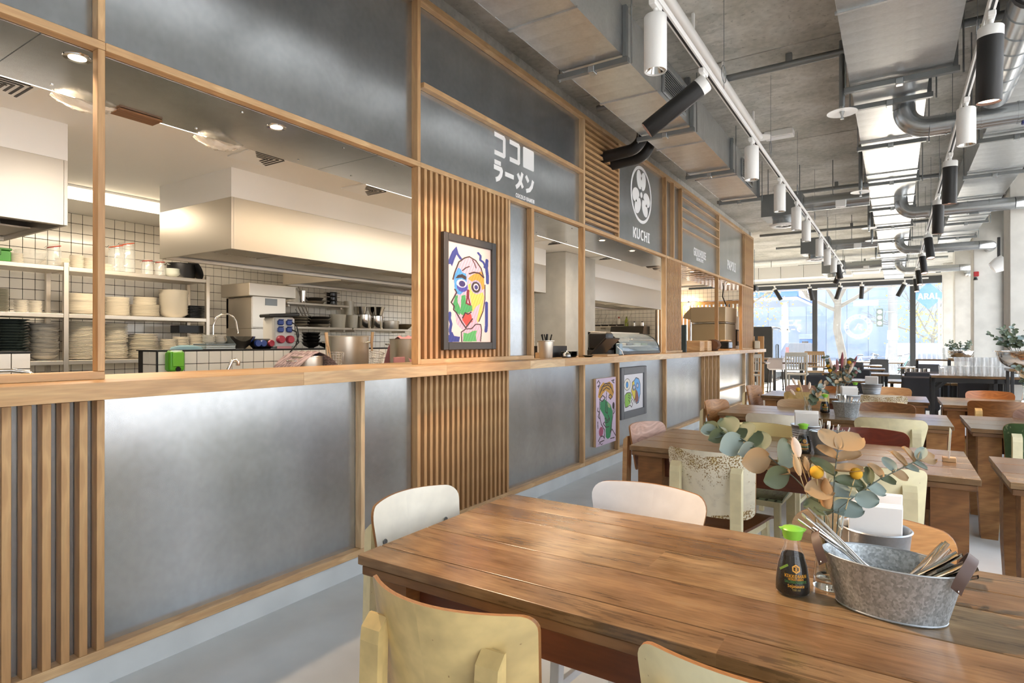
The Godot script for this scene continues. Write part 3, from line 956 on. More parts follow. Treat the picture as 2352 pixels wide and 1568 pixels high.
	stack("plate", "white plate in the tallest stack beside the rack upright, lower shelf", "plate", g, plate_mesh(0.135), M.china, V(P, 1.18, 2.63), 28, 0.0132)
	stack("plate", "white plate in the leaning stack on the lower rack shelf", "plate", g, plate_mesh(0.115), M.china, V(P, 1.18, 2.93), 26, 0.0138, 0.008)
	stack("plate", "white broad plate in the right hand lower shelf stack", "plate", g, plate_mesh(0.14), M.china, V(P, 1.18, 3.2), 19, 0.0135, 0.007)
	for s in [[3.44, 15], [3.57, 17], [3.73, 19]]:
		stack("saucer", "white saucer in a low stack under the black trays", "saucer", "white saucers on the lower shelf", plate_mesh(0.085, 0.015), M.china, V(P + 0.06, 1.18, s[0]), s[1], 0.0135)
	stack("plate", "olive grey plate in a stack on the middle shelf", "plate", "grey plates on the rack", plate_mesh(0.1), M.china_grey, V(P, 1.62, 1.96), 15, 0.0135)
	for s in [2.12, 2.23]:
		stack("saucer", "small white saucer in one of two equal stacks by grey plates", "saucer", "small saucers on the middle shelf", plate_mesh(0.05, 0.014), M.china, V(P + 0.08, 1.62, s), 9, 0.0125)
	stack("platter", "dark green stoneware platter stacked on the lower shelf", "platter", "dark platters on the lower shelf", plate_mesh(0.15, 0.03), M.china_dark, V(P, 1.18, 2.06), 15, 0.025, 0.006)
	stack("bowl", "pale grey bowl in an untidy stack beside dark platters", "bowl", "grey bowls on the lower shelf", bowl_mesh(0.115, 0.05, 0.5), mat(Color("bdb7ac"), 0.3), V(P, 1.18, 2.32), 17, 0.0185, 0.012)
	for s in [[2.44, 6], [2.56, 9], [2.67, 8], [2.82, 5]]:
		stack("saucer", "white saucer on the top rack shelf near the preserving jars", "saucer", "saucers on the top shelf", plate_mesh(0.06, 0.014), M.china, V(P + 0.08, 2.06, s[0]), s[1], 0.0145)
	stack("saucer", "white saucer nested beside the large glass bowl", "saucer", "saucers by the glass bowl", plate_mesh(0.055, 0.014), M.china, V(P + 0.1, 2.06, 2.08), 7, 0.0125)
	stack("bowl", "pale celadon bowl nested on the top shelf by black pot", "bowl", "celadon bowls on the top shelf", bowl_mesh(0.08, 0.045, 0.4), mat(Color("e6ebe0"), 0.2), V(P + 0.08, 2.06, 3.46), 4, 0.016)
	solo("glass_bowl", bowl_mesh(0.13, 0.13, 0.35), M.clear, "large clear glass bowl on the top shelf", "bowl", at(V(P + 0.04, 2.06, 2.21)))
	var gb := thing("storage_box", "bright green plastic box with a flat lid on the top shelf", "box", V(P + 0.06, 2.06, 1.93))
	part(gb, "body", bxm(Vector3(0.2, 0.1, 0.2), 0.012), mat(Color("3f8a34"), 0.45), at(Vector3(0, 0.05, 0)))
	part(gb, "lid", bxm(Vector3(0.21, 0.02, 0.21), 0.006), mat(Color("35792b"), 0.45), at(Vector3(0, 0.11, 0)))
	part(gb, "clip", bxm(Vector3(0.012, 0.05, 0.05), 0.004), mat(Color("2f6d27"), 0.45), at(Vector3(0.107, 0.08, 0)))
	# preserving jars
	for j in [[2.37, 0.06, 0.2, "left of the saucers, lid ajar"], [3.0, 0.075, 0.32, "tall one with orange ring"], [3.2, 0.055, 0.16, "small one left of its twin"], [3.33, 0.05, 0.16, "small one beside the celadon bowls"], [2.9, 0.07, 0.28, "tall one behind the orange ring jar"]]:
		var t := thing("preserving_jar", "clear glass preserving jar, " + j[3], "jar", V(P + 0.09, 2.06, j[0]), 0.0, "preserving jars on the top shelf")
		var r: float = j[1]
		var h: float = j[2]
		part(t, "glass", lath([[0, 0], [r * 0.9, 0], [r, 0.01], [r, h * 0.7], [r * 0.8, h * 0.86], [r * 0.8, h * 0.92], [r * 0.77, h * 0.92], [r * 0.77, h * 0.86], [r * 0.96, h * 0.7], [r * 0.96, 0.012], [0, 0.008]], 24), M.clear)
		var tilt := Transform3D(Basis(Vector3.RIGHT, 0.25 if h > 0.19 else 0.1), Vector3(0, h * 0.94, 0))
		part(t, "lid", lath([[0, 0.004], [r * 0.85, 0.004], [r * 0.88, 0.012], [r * 0.7, 0.02], [0, 0.02]], 20), M.clear, tilt)
		part(t, "rubber_ring", lath([[r * 0.76, -0.004], [r * 0.93, -0.004], [r * 0.93, 0.003], [r * 0.76, 0.003]], 24), mat(Color("c9552f") if h > 0.25 else Color("a8433a"), 0.6), tilt)
		part(t, "wire_clasp", tubes([[[Vector3(0, h * 0.8, r * 0.82), Vector3(0.02, h * 0.86, r + 0.012), Vector3(0, h * 0.95, r * 0.95), Vector3(-0.02, h * 0.86, r + 0.012), Vector3(0, h * 0.8, r * 0.82)], 0.0022]], 6), M.chrome)
	pot("stock_pot", "black enamel pot on the top rack shelf", 0.14, 0.17, V(P, 2.06, 3.6), M.plastic_black, PI / 2)
	var ld := MB.new()
	ld.lathe([Vector2(0, 0.0), Vector2(0.12, 0.0), Vector2(0.125, 0.006), Vector2(0.06, 0.03), Vector2(0.0, 0.034)], 28, Transform3D(Basis(Vector3.RIGHT, -1.1), Vector3(0, 0.115, 0)))
	solo("pot_lid", ld.mesh(), M.plastic_black, "black domed pot lid leaning at the end of the top shelf", "lid", at(V(P + 0.06, 2.06, 3.73)))
	for k in 9:
		solo("tray", bxm(Vector3(0.2, 0.012, 0.18), 0.004), M.plastic_black, "black square plastic tray in the stack beside the tall bowls", "tray", at(V(P, 1.627 + k * 0.0165, 3.74)), "black trays on the rack")
	var bk := thing("basket", "black slotted plastic basket on top of the saucer stacks", "basket", V(P + 0.02, 1.455, 3.66))
	for s in [-1.0, 1.0]:
		part(bk, "side", bxm(Vector3(0.006, 0.08, 0.27), 0.002), M.plastic_black, at(Vector3(s * 0.09, 0.045, 0)))
		part(bk, "end", bxm(Vector3(0.18, 0.08, 0.006), 0.002), M.plastic_black, at(Vector3(0, 0.045, s * 0.135)))
	part(bk, "base", bxm(Vector3(0.18, 0.006, 0.27), 0.001), M.plastic_black, at(Vector3(0, 0.003, 0)))
	# ---- hood dishwasher
	var dw := thing("dishwasher", "tall stainless hood dishwasher with perforated top box", "dishwasher", V(-6.4, 0, 4.33))
	part(dw, "base_cabinet", bxm(Vector3(0.6, 0.8, 0.52), 0.006), M.steel, at(Vector3(0, 0.4, 0)))
	part(dw, "worktop", bxm(Vector3(0.64, 0.03, 0.62), 0.004), M.steel, at(Vector3(0, 0.815, 0)))
	part(dw, "lower_panel", bxm(Vector3(0.5, 0.68, 0.5), 0.006), M.steel, at(Vector3(0, 1.17, 0)))
	part(dw, "door", bxm(Vector3(0.03, 0.36, 0.44), 0.005), M.steel, at(Vector3(0.24, 1.7, 0.02)))
	part(dw, "side_column", bxm(Vector3(0.5, 0.36, 0.06), 0.005), M.steel, at(Vector3(0, 1.69, 0.22)))
	part(dw, "rear_panel", bxm(Vector3(0.04, 0.4, 0.5), 0.003), M.steel, at(Vector3(-0.22, 1.7, 0)))
	part(dw, "top_box", bxm(Vector3(0.56, 0.15, 0.62), 0.008), M.steel, at(Vector3(0.02, 1.95, 0)))
	part(dw, "grille_plate", bxm(Vector3(0.004, 0.08, 0.16), 0.001), M.bracket, at(Vector3(0.257, 1.82, 0.0)))
	# ---- wall shelves with pans
	for s in [[1.88, 4.9, 5.95], [1.56, 5.03, 6.0], [1.56, 6.02, 7.3]]:
		var t := thing("wall_shelf", ["narrow upper steel shelf with pans and black pots", "lower steel shelf left part, below the upper one", "lower steel shelf with stock pots and plastic tubs"][used.get("wall_shelf", -1) + 1], "shelf", V(-6.8, s[0], (s[1] + s[2]) * 0.5))
		part(t, "board", bxm(Vector3(0.36, 0.03, s[2] - s[1]), 0.004), M.steel, at(Vector3(0, -0.015, 0)))
		for q in [-0.42, 0.42]:
			part(t, "bracket", bxm(Vector3(0.3, 0.03, 0.03), 0.003), M.steel, at(Vector3(-0.05, -0.045, q * (s[2] - s[1]))))
	stack("mixing_bowl", "upturned cream plastic bowl in a nest on the upper shelf", "bowl", "cream bowls on the upper shelf", lath([[0.1, 0], [0.098, 0.05], [0.07, 0.12], [0.03, 0.145], [0, 0.15]], 24), M.china, V(-6.78, 1.88, 5.09), 3, 0.03)
	solo("measuring_jug", lath([[0, 0], [0.04, 0], [0.055, 0.17], [0.052, 0.17], [0.037, 0.005], [0, 0.005]], 24), M.chrome, "slim steel beaker beside the upturned cream bowls", "beaker", at(V(-6.78, 1.88, 5.26)))
	pan("steel frying pan on the upper shelf", 0.13, V(-6.78, 1.88, 5.47), -PI / 2, M.steel)
	pan("dark frying pan stacked on another on the upper shelf", 0.12, V(-6.78, 1.925, 5.46), -PI / 2 + 0.1, M.steel_dark, 0.3)
	for k in 3:
		pot("saucepan", "small black pot in a stack of three on the upper shelf", 0.075, 0.06, V(-6.78, 1.88 + k * 0.062, 5.76), M.black_gloss, PI / 2, "small black pots")
	for k in 4:
		pan("steel frying pan stacked on the lower shelf behind the power box", 0.13, V(-6.75, 1.56 + k * 0.034, 5.17), -PI / 2 + k * 0.1 - 0.2, M.steel, 0.3, "pans in the left stack")
		pan("steel frying pan in the right stack on the lower shelf", 0.17, V(-6.75, 1.56 + k * 0.034, 5.5), -PI / 2 + k * 0.12, M.steel if k % 2 == 0 else M.steel_dark, 0.35, "pans in the right stack")
	for s in [[5.84, 0.12, 0.19, "wide"], [6.12, 0.08, 0.19, "narrow"], [6.14, 0.075, 0.4, "tall rear"]]:
		solo("plastic_tub", lath([[0, 0], [s[1] * 0.85, 0], [s[1], s[2]], [s[1] * 0.97, s[2]], [s[1] * 0.82, 0.006], [0, 0.006]], 24), glass(Color(0.95, 0.92, 0.84, 0.6), 0.2), s[3] + " milky plastic tub on the lower shelf by stock pots", "tub", at(V(-6.75 - (0.1 if s[2] > 0.3 else 0.0), 1.56, s[0])))
	pot("stock_pot", "medium steel stock pot on the shelf, left of its twin", 0.11, 0.21, V(-6.75, 1.56, 6.34), M.chrome, PI / 2)
	pot("stock_pot", "medium steel stock pot between stock pot and low pan on shelf", 0.1, 0.2, V(-6.75, 1.56, 6.6), M.chrome, PI / 2)
	solo("steel_bucket", lath([[0, 0], [0.08, 0], [0.1, 0.11], [0.097, 0.11], [0.077, 0.005], [0, 0.005]], 24), M.chrome, "steel cup standing on the left shelf stock pot", "cup", at(V(-6.75, 1.771, 6.27)))
	solo("steel_bucket", lath([[0, 0], [0.09, 0], [0.14, 0.13], [0.137, 0.13], [0.087, 0.005], [0, 0.005]], 24), M.chrome, "flared steel bowl standing on the right shelf stock pot", "bowl", at(V(-6.75, 1.761, 6.6)))
	pot("saucepan", "low flared steel pan at the right of the lower shelf", 0.15, 0.13, V(-6.75, 1.56, 6.88), M.steel, PI / 2)
	solo("wire_basket", bowl_mesh(0.15, 0.08, 0.5), mat(Color("6b5a3c"), 0.8), "brown wicker bread basket at the end of the lower shelf", "basket", at(V(-6.75, 1.56, 7.2)))
	# ---- things on the low wall
	var y := 1.292
	for k in 3:
		solo("tray", bxm(Vector3(0.2, 0.014, 0.26), 0.004), mat(Color("c9d3d4") if k < 2 else Color("7b878a"), 0.4), "flat pale tray under the small white dishes on the low wall", "tray", at(V(-4.86, y + 0.008 + k * 0.0165, 2.88)), "trays on the low wall")
	for s in [2.83, 2.93]:
		stack("dish", "small white dish in a neat stack on the pale trays", "dish", "small dishes on the trays", plate_mesh(0.05, 0.014), M.china, V(-4.86, y + 0.049, s), 6, 0.0115, 0.001)
	solo("mixing_bowl", bowl_mesh(0.15, 0.11, 0.45), M.chrome, "wide shiny steel mixing bowl on the low wall", "bowl", at(V(-4.85, y, 3.08)))
	var cl := MB.new()
	cl.lathe([Vector2(0.1, 0.0), Vector2(0.09, 0.02), Vector2(0.04, 0.035), Vector2(0, 0.03)], 14, Transform3D(Basis().scaled(Vector3(1.0, 1, 1.0)), Vector3.ZERO))
	solo("cleaning_cloth", cl.mesh(), mat(Color("8fb3bd"), 0.9), "folded light blue cloth on the low wall edge", "cloth", at(V(-4.82, y, 2.62), 0.0, Vector3(0.8, 1, 1.3)))
	power_box(V(-4.84, y, 3.49))
	for k in 4:
		solo("bowl", bowl_mesh(0.09, 0.06, 0.3), M.black_gloss, "black ramen bowl nested in a stack beside the power box", "bowl", at(V(-4.82, y + k * 0.032, 3.84)), "black bowls on the low wall")
	solo("bowl", bowl_mesh(0.09, 0.06, 0.3), M.black_gloss, "single black bowl between bowl stack and stock pot", "bowl", at(V(-4.82, y, 4.03)))
	# taps
	solo("tap", tubes([[[Vector3(0, 0, -0.11), Vector3(0, 0.2, -0.11), Vector3(0, 0.27, -0.08), Vector3(0, 0.3, -0.03), Vector3(0, 0.31, 0.02), Vector3(0, 0.29, 0.07), Vector3(0, 0.25, 0.1), Vector3(0, 0.14, 0.12)], 0.009]], 10), M.chrome, "tall arched steel tap behind the steel bowl", "tap", Transform3D(Basis(Vector3.UP, PI), V(-4.95, y, 3.03)))
	# worktop behind the hatch with pots
	var wt := thing("kitchen_bench", "stainless bench behind the counter holding pots and strainers", "bench", V(-3.35, 0, 3.4))
	part(wt, "bench_top", bxm(Vector3(0.95, 0.04, 6.0), 0.004), M.steel, at(Vector3(-0.02, 1.0, 0)))
	for s in [-2.8, 0.0, 2.8]:
		for x in [-0.4, 0.4]:
			part(wt, "leg", bxm(Vector3(0.04, 0.98, 0.04), 0.003), M.steel, at(Vector3(x, 0.49, s)))
	pot("stock_pot", "large tall steel stock pot behind the counter hatch", 0.165, 0.38, V(-3.62, 1.02, 3.23), M.steel, 0.3)
	pot("stock_pot", "small steel pot under a draped checked cloth", 0.1, 0.24, V(-3.3, 1.02, 2.6), M.steel, PI / 2)
	pot("stock_pot", "steel pot with pink cloth beside the oak post", 0.16, 0.36, V(-3.5, 1.02, 3.8), M.steel, 0.4)
	tap2(V(-3.2, 1.02, 2.0))
	drape(V(-3.3, 1.02, 2.6))
	for s in [[2.89, 0.0, "upright, in front of the stock pot"], [3.23, 0.25, "tilted, right of the stock pot"]]:
		var t := thing("noodle_strainer", "wire mesh noodle strainer " + s[2], "strainer", V(-3.36, 1.02, s[0]), 0.0, "noodle strainers")
		t.rotation.x = -s[1]
		var w := MB.new()
		for k in 16:
			var an := TAU * k / 16
			w.tube([Vector3(cos(an) * 0.045, 0.12, sin(an) * 0.045), Vector3(cos(an) * 0.057, 0.26, sin(an) * 0.057)], 0.0012, 4, false)
		for k in 9:
			var ring := []
			for q in 17:
				var an := TAU * q / 16
				var rr := lerpf(0.045, 0.057, k / 8.0)
				ring.append(Vector3(cos(an) * rr, 0.12 + k * 0.0175, sin(an) * rr))
			w.tube(ring, 0.0012 if k < 8 else 0.003, 4, false)
		part(t, "mesh_cup", w.mesh(), M.chrome)
		part(t, "handle", tubes([[[Vector3(0.0, 0.26, 0.055), Vector3(0, 0.32, 0.075), Vector3(0, 0.4, 0.085)], [0.006, 0.011, 0.012]]], 8), M.oak2)
		part(t, "stand", lath([[0, 0.0], [0.05, 0.0], [0.05, 0.12], [0, 0.12]], 16), M.steel_dark)
	for k in 2:
		solo("chopstick", tubes([[[Vector3(0, 0, 0), Vector3(0, 0.3, 0.05)], 0.004]], 6), M.oak2, "light wooden long cooking chopstick leaning by the strainer", "chopstick", at(V(-3.3, 1.02, 2.83 - k * 0.02)), "cooking chopsticks")
	var pk := mat(Color("e2a5ae"), 0.9)
	var fold := MB.new()
	var gg := []
	for i in 9:
		var row := []
		for j in 9:
			row.append(Vector3(-0.02 + 0.015 * sin(j * 1.3 + i), 0.40 - 0.26 * pow(absf(j - 4) / 4.0, 1.6) + 0.01 * sin(i * 2.0), lerpf(-0.17, 0.1, i / 8.0)) + Vector3((j - 4) * 0.045, 0, 0))
		gg.append(row)
	fold.grid(gg)
	solo("kitchen_cloth", fold.mesh(), pk, "pink cloth draped over the pot beside the oak post", "cloth", at(V(-3.5, 1.0, 3.78)))
	solo("kitchen_cloth", bxm(Vector3(0.02, 0.2, 0.13), 0.006), pk, "pink cloth hanging in front of the grey tub", "cloth", at(V(-3.42, 1.13, 3.6)))
	# soap dispenser
	var sd := thing("soap_dispenser", "bright green wall soap dispenser on white tiles", "dispenser", V(-4.695, 1.12, 2.44))
	var gr := mat(Color("62b32c"), 0.3)
	part(sd, "body", bxm(Vector3(0.09, 0.165, 0.125), 0.022), gr, at(Vector3(0.045, 0.085, 0)))
	part(sd, "push_plate", bxm(Vector3(0.012, 0.11, 0.085), 0.005), mat(Color("78c43e"), 0.3), at(Vector3(0.092, 0.1, 0)))
	part(sd, "spout", lath([[0, -0.004], [0.018, -0.004], [0.02, 0.004], [0, 0.004]], 16), M.plastic_black, Transform3D(Basis(Vector3.FORWARD, -PI / 2), Vector3(0.094, 0.025, 0)))
	# rail of the sink on the near low wall
	solo("grab_rail", tubes([[[Vector3(0, 0.02, 0.45), Vector3(0, 0.02, 0.12), Vector3(0, 0.005, 0.03), Vector3(0, -0.06, -0.06)], 0.012]], 10), M.chrome, "chrome rail in front of the near tiled low wall", "rail", at(V(-4.5, 1.16, 1.5)))
	# ---- counter things
	counter_things()
	# ---- second kitchen: tiled cross wall with pan shelf
	var cw := shell("wall_cross")
	bb(cw, "core", M.grout, -7.03, -4.92, 0.0, 2.66, 14.0, 14.2, 0.0)
	bb(cw, "core", M.grout, -4.92, -2.85, 2.37, 2.66, 14.96, 15.06, 0.0)
	tile_front(cw, 14.0, -7.0, -4.9, 1.36, 2.66)
	tile_front(cw, 14.96, -4.9, -2.9, 2.37, 2.67)
	var t2 := thing("wall_shelf", "dim steel shelf with dark pans in the cake case kitchen", "shelf", V(-6.2, 1.75, 13.8), -PI / 2)
	part(t2, "board", bxm(Vector3(0.36, 0.03, 1.3), 0.004), M.steel, at(Vector3(0, -0.015, 0)))
	part(t2, "bracket", bxm(Vector3(0.3, 0.04, 0.03), 0.003), M.steel, at(Vector3(-0.03, -0.05, 0)))
	for k in 6:
		pan("dark pan on the dim shelf of the cake case kitchen", 0.1, V(-6.75 + k * 0.21, 1.75, 13.78), 0.5 * sin(k * 2.1) + 0.3, M.steel_dark, 0.5, "pans on the dim shelf")
	var sh2 := thing("wall_shelf", "dark sloping shelf with bottles right of the dim pan shelf", "shelf", V(-5.45, 1.74, 13.79), -PI / 2)
	var sl := MB.new()
	sl.prism(PackedVector2Array([Vector2(-0.2, 0), Vector2(0.2, 0), Vector2(0.28, -0.2), Vector2(-0.2, -0.2)]), -0.42, 0.42)
	part(sh2, "board", sl.mesh(), M.steel_dark)
	for k in 4:
		var bt := thing("sauce_bottle", ["pale sauce bottle with red cap on dark shelf", "green squeeze bottle on dark shelf", "short steel jar on dark shelf", "second short steel jar on dark shelf"][k], "bottle", V(-5.75 + k * 0.2, 1.741, 13.8))
		part(bt, "body", lath([[0, 0], [0.045, 0], [0.045, 0.14 if k < 2 else 0.09], [0.02, 0.2 if k < 2 else 0.1], [0, 0.2 if k < 2 else 0.1]], 16), [M.china, mat(Color("9aa341"), 0.4), M.chrome, M.chrome][k])
		part(bt, "cap", lath([[0.018, 0.2 if k < 2 else 0.1], [0.018, 0.24 if k < 2 else 0.115], [0, 0.24 if k < 2 else 0.115]], 12), mat(Color("b23b2e") if k == 0 else Color("6d7a2d"), 0.5) if k < 2 else M.black)
	# ---- third kitchen: oven and slat screen
	var ov := thing("oven", "big brown steel deck oven with slanted hood behind the counter", "oven", V(-3.12, 0, 12.45))
	part(ov, "body", bxm(Vector3(0.66, 1.72, 0.9), 0.01), mat(Color("a89678"), 0.35, 0.6), at(Vector3(0, 0.86, 0)))
	part(ov, "upper_box", bxm(Vector3(0.68, 0.3, 0.94), 0.01), mat(Color("b5a284"), 0.35, 0.6), at(Vector3(0, 1.9, 0)))
	part(ov, "seam_strip", bxm(Vector3(0.685, 0.012, 0.945), 0.0), M.steel, at(Vector3(0, 1.735, 0)))
	var hz := MB.new()
	hz.prism(PackedVector2Array([Vector2(-0.34, 2.05), Vector2(-0.34, 1.8), Vector2(-0.5, 1.84), Vector2(-0.48, 1.9)]), -0.45, 0.45)
	part(ov, "slanted_hood", hz.mesh(), mat(Color("a89678"), 0.35, 0.6))
	part(ov, "side_column", bxm(Vector3(0.3, 1.9, 0.4), 0.01), M.steel, at(Vector3(0.16, 0.95, -0.67)))
	part(ov, "control_panel", bxm(Vector3(0.012, 0.34, 0.2), 0.002), M.black, at(Vector3(0.317, 1.45, -0.67)))
	part(ov, "control_label", bxm(Vector3(0.004, 0.22, 0.12), 0.0), mat(Color("e6c9ae"), 0.6), at(Vector3(0.325, 1.48, -0.67)))
	part(ov, "cable", tubes([[[Vector3(0.1, 2.0, -0.4), Vector3(0.15, 2.12, -0.4), Vector3(0.1, 2.3, -0.3), Vector3(0.12, 2.5, -0.3)], 0.012]], 6), M.black)
	var wb := thing("wall_lamp", "small glowing bulb lamp on the slat screen", "light", V(-4.35, 2.3, 14.9))
	var bl_ := []
	for i in 9:
		var an := -PI / 2 + PI * i / 8.0
		bl_.append([cos(an) * 0.04, sin(an) * 0.04])
	part(wb, "bulb", lath(bl_, 16), glow(Color("ffd9a8"), 6.0))
	part(wb, "lamp_socket", lath([[0, 0.04], [0.02, 0.04], [0.02, 0.08], [0, 0.08]], 12), M.black)
	var wo := OmniLight3D.new()
	wo.name = "bulb_glow"
	wb.add_child(wo)
	wo.light_color = Color("ffd2a0"); wo.light_energy = 0.5; wo.light_size = 0.04; wo.omni_range = 8.0; wo.shadow_enabled = true
	var sc := thing("slat_screen", "upright oak slat screen behind the oven with daylight between slats", "screen", V(0, 0, 15.0))
	for k in 30:
		bb(sc, "slat", oak(k), -5.6 + k * 0.093, -5.555 + k * 0.093, 0.1, 2.28, -0.03, 0.03, 0.002, k % 5)
	bb(sc, "top_rail", M.oak3, -5.62, -2.83, 2.28, 2.36, -0.035, 0.035, 0.003)
	bb(sc, "bottom_rail", M.oak3, -5.62, -2.83, 0.0, 0.1, -0.035, 0.035, 0.003)

func tap2(p: Vector3) -> void:
	var t := thing("tap", "short chrome tap head just above the counter edge", "tap", p)
	part(t, "neck", tubes([[[Vector3(0, 0, 0.03), Vector3(0, 0.16, 0.03), Vector3(0, 0.225, 0.0), Vector3(0, 0.232, -0.02), Vector3(0, 0.22, -0.035)], 0.009]], 10), M.chrome)
	part(t, "nozzle", lath([[0, 0], [0.012, 0], [0.013, 0.025], [0, 0.025]], 14), M.chrome, at(Vector3(0, 0.196, -0.037)))

func drape(p: Vector3) -> void:
	var g := []
	for i in 13:
		var row := []
		for j in 17:
			var an := PI * j / 16.0
			var rr := 0.16 + 0.05 * absf(cos(an)) + 0.012 * sin(i * 1.9 + j * 0.8)
			row.append(Vector3(lerpf(-0.14, 0.12, i / 12.0), maxf(0.002, sin(an) * (0.27 + 0.006 * sin(i * 2.0)) - 0.03 * absf(cos(an))), -cos(an) * (rr + 0.03)))
		g.append(row)
	var b := MB.new()
	b.grid(g)
	var ck := img(64, 64, func(x: int, y: int) -> Color:
		var k := 0.85 if (x % 16 < 4) != (y % 16 < 4) else 0.62
		return Color(k, k * 0.96, k * 0.97))
	solo("kitchen_towel", b.mesh(), mat(Color("d8ccd0"), 0.9, 0.0, ck, Vector3(7, 7, 1)), "grey checked kitchen towel tented over the small pot", "towel", at(p))

func power_box(p: Vector3) -> void:
	var t := thing("power_box", "grey portable power distribution box with blue and red sockets", "power box", p, -0.15)
	part(t, "body", bxm(Vector3(0.2, 0.29, 0.22), 0.02), mat(Color("dfdcd4"), 0.5), at(Vector3(0, 0.15, 0)))
	part(t, "front_plate", bxm(Vector3(0.012, 0.26, 0.19), 0.008), mat(Color("c9ccce"), 0.5), at(Vector3(0.104, 0.15, -0.005)))
	var ha := MB.new()
	ha.box(Vector3(0.02, 0.31, 0.0), Vector3(0.2, 0.03, 0.3), 0.008, Basis(Vector3.RIGHT, 0.06))
	part(t, "carry_handle", ha.mesh(), M.plastic_black)
	for s in [-1.0, 1.0]:
		for q in [0.24, 0.175]:
			var so := part(t, "socket", bxm(Vector3(0.03, 0.05, 0.06), 0.012), mat(Color("2f4a94"), 0.45), at(Vector3(0.12, q, s * 0.042)))
			part(so, "flap_hinge", bxm(Vector3(0.01, 0.008, 0.05), 0.002), mat(Color("24397a"), 0.45), at(Vector3(0.012, 0.026, 0)))
		part(t, "plug_socket", lath([[0, 0.05], [0.03, 0.05], [0.036, 0.04], [0.036, 0.0]], 20), mat(Color("b03248"), 0.45), Transform3D(Basis(Vector3.FORWARD, PI / 2), Vector3(0.105, 0.085, s * 0.045)))
	part(t, "base_label", bxm(Vector3(0.004, 0.022, 0.14), 0.0), mat(Color("c88f98"), 0.6), at(Vector3(0.108, 0.012, 0)))
	for s in [[0.24, -0.06], [0.175, -0.06]]:
		part(t, "cable", tubes([[[Vector3(0.13, s[0], s[1]), Vector3(0.16, s[0] - 0.02, s[1] - 0.03), Vector3(0.165, s[0] - 0.12, s[1] - 0.05), Vector3(0.15, 0.03, s[1] - 0.03), Vector3(0.2, -0.04, 0.0), Vector3(0.21, -0.1, 0.08)], 0.006]], 8), M.black)
	var e := thing("socket_cube", "black rubber extension block with blue and red outlets", "power strip", p + Vector3(0.02, 0, 0.19))
	part(e, "body", bxm(Vector3(0.09, 0.09, 0.22), 0.03), M.plastic_black, at(Vector3(0, 0.045, 0)))
	for q in [[0.075, "2f4a94"], [0.02, "2f4a94"], [-0.06, "b03248"]]:
		part(e, "outlet", lath([[0, 0.02], [0.028, 0.02], [0.032, 0.0]], 20), mat(Color(q[1]), 0.45), Transform3D(Basis(Vector3.FORWARD, PI / 2), Vector3(0.045, 0.05, q[0])))

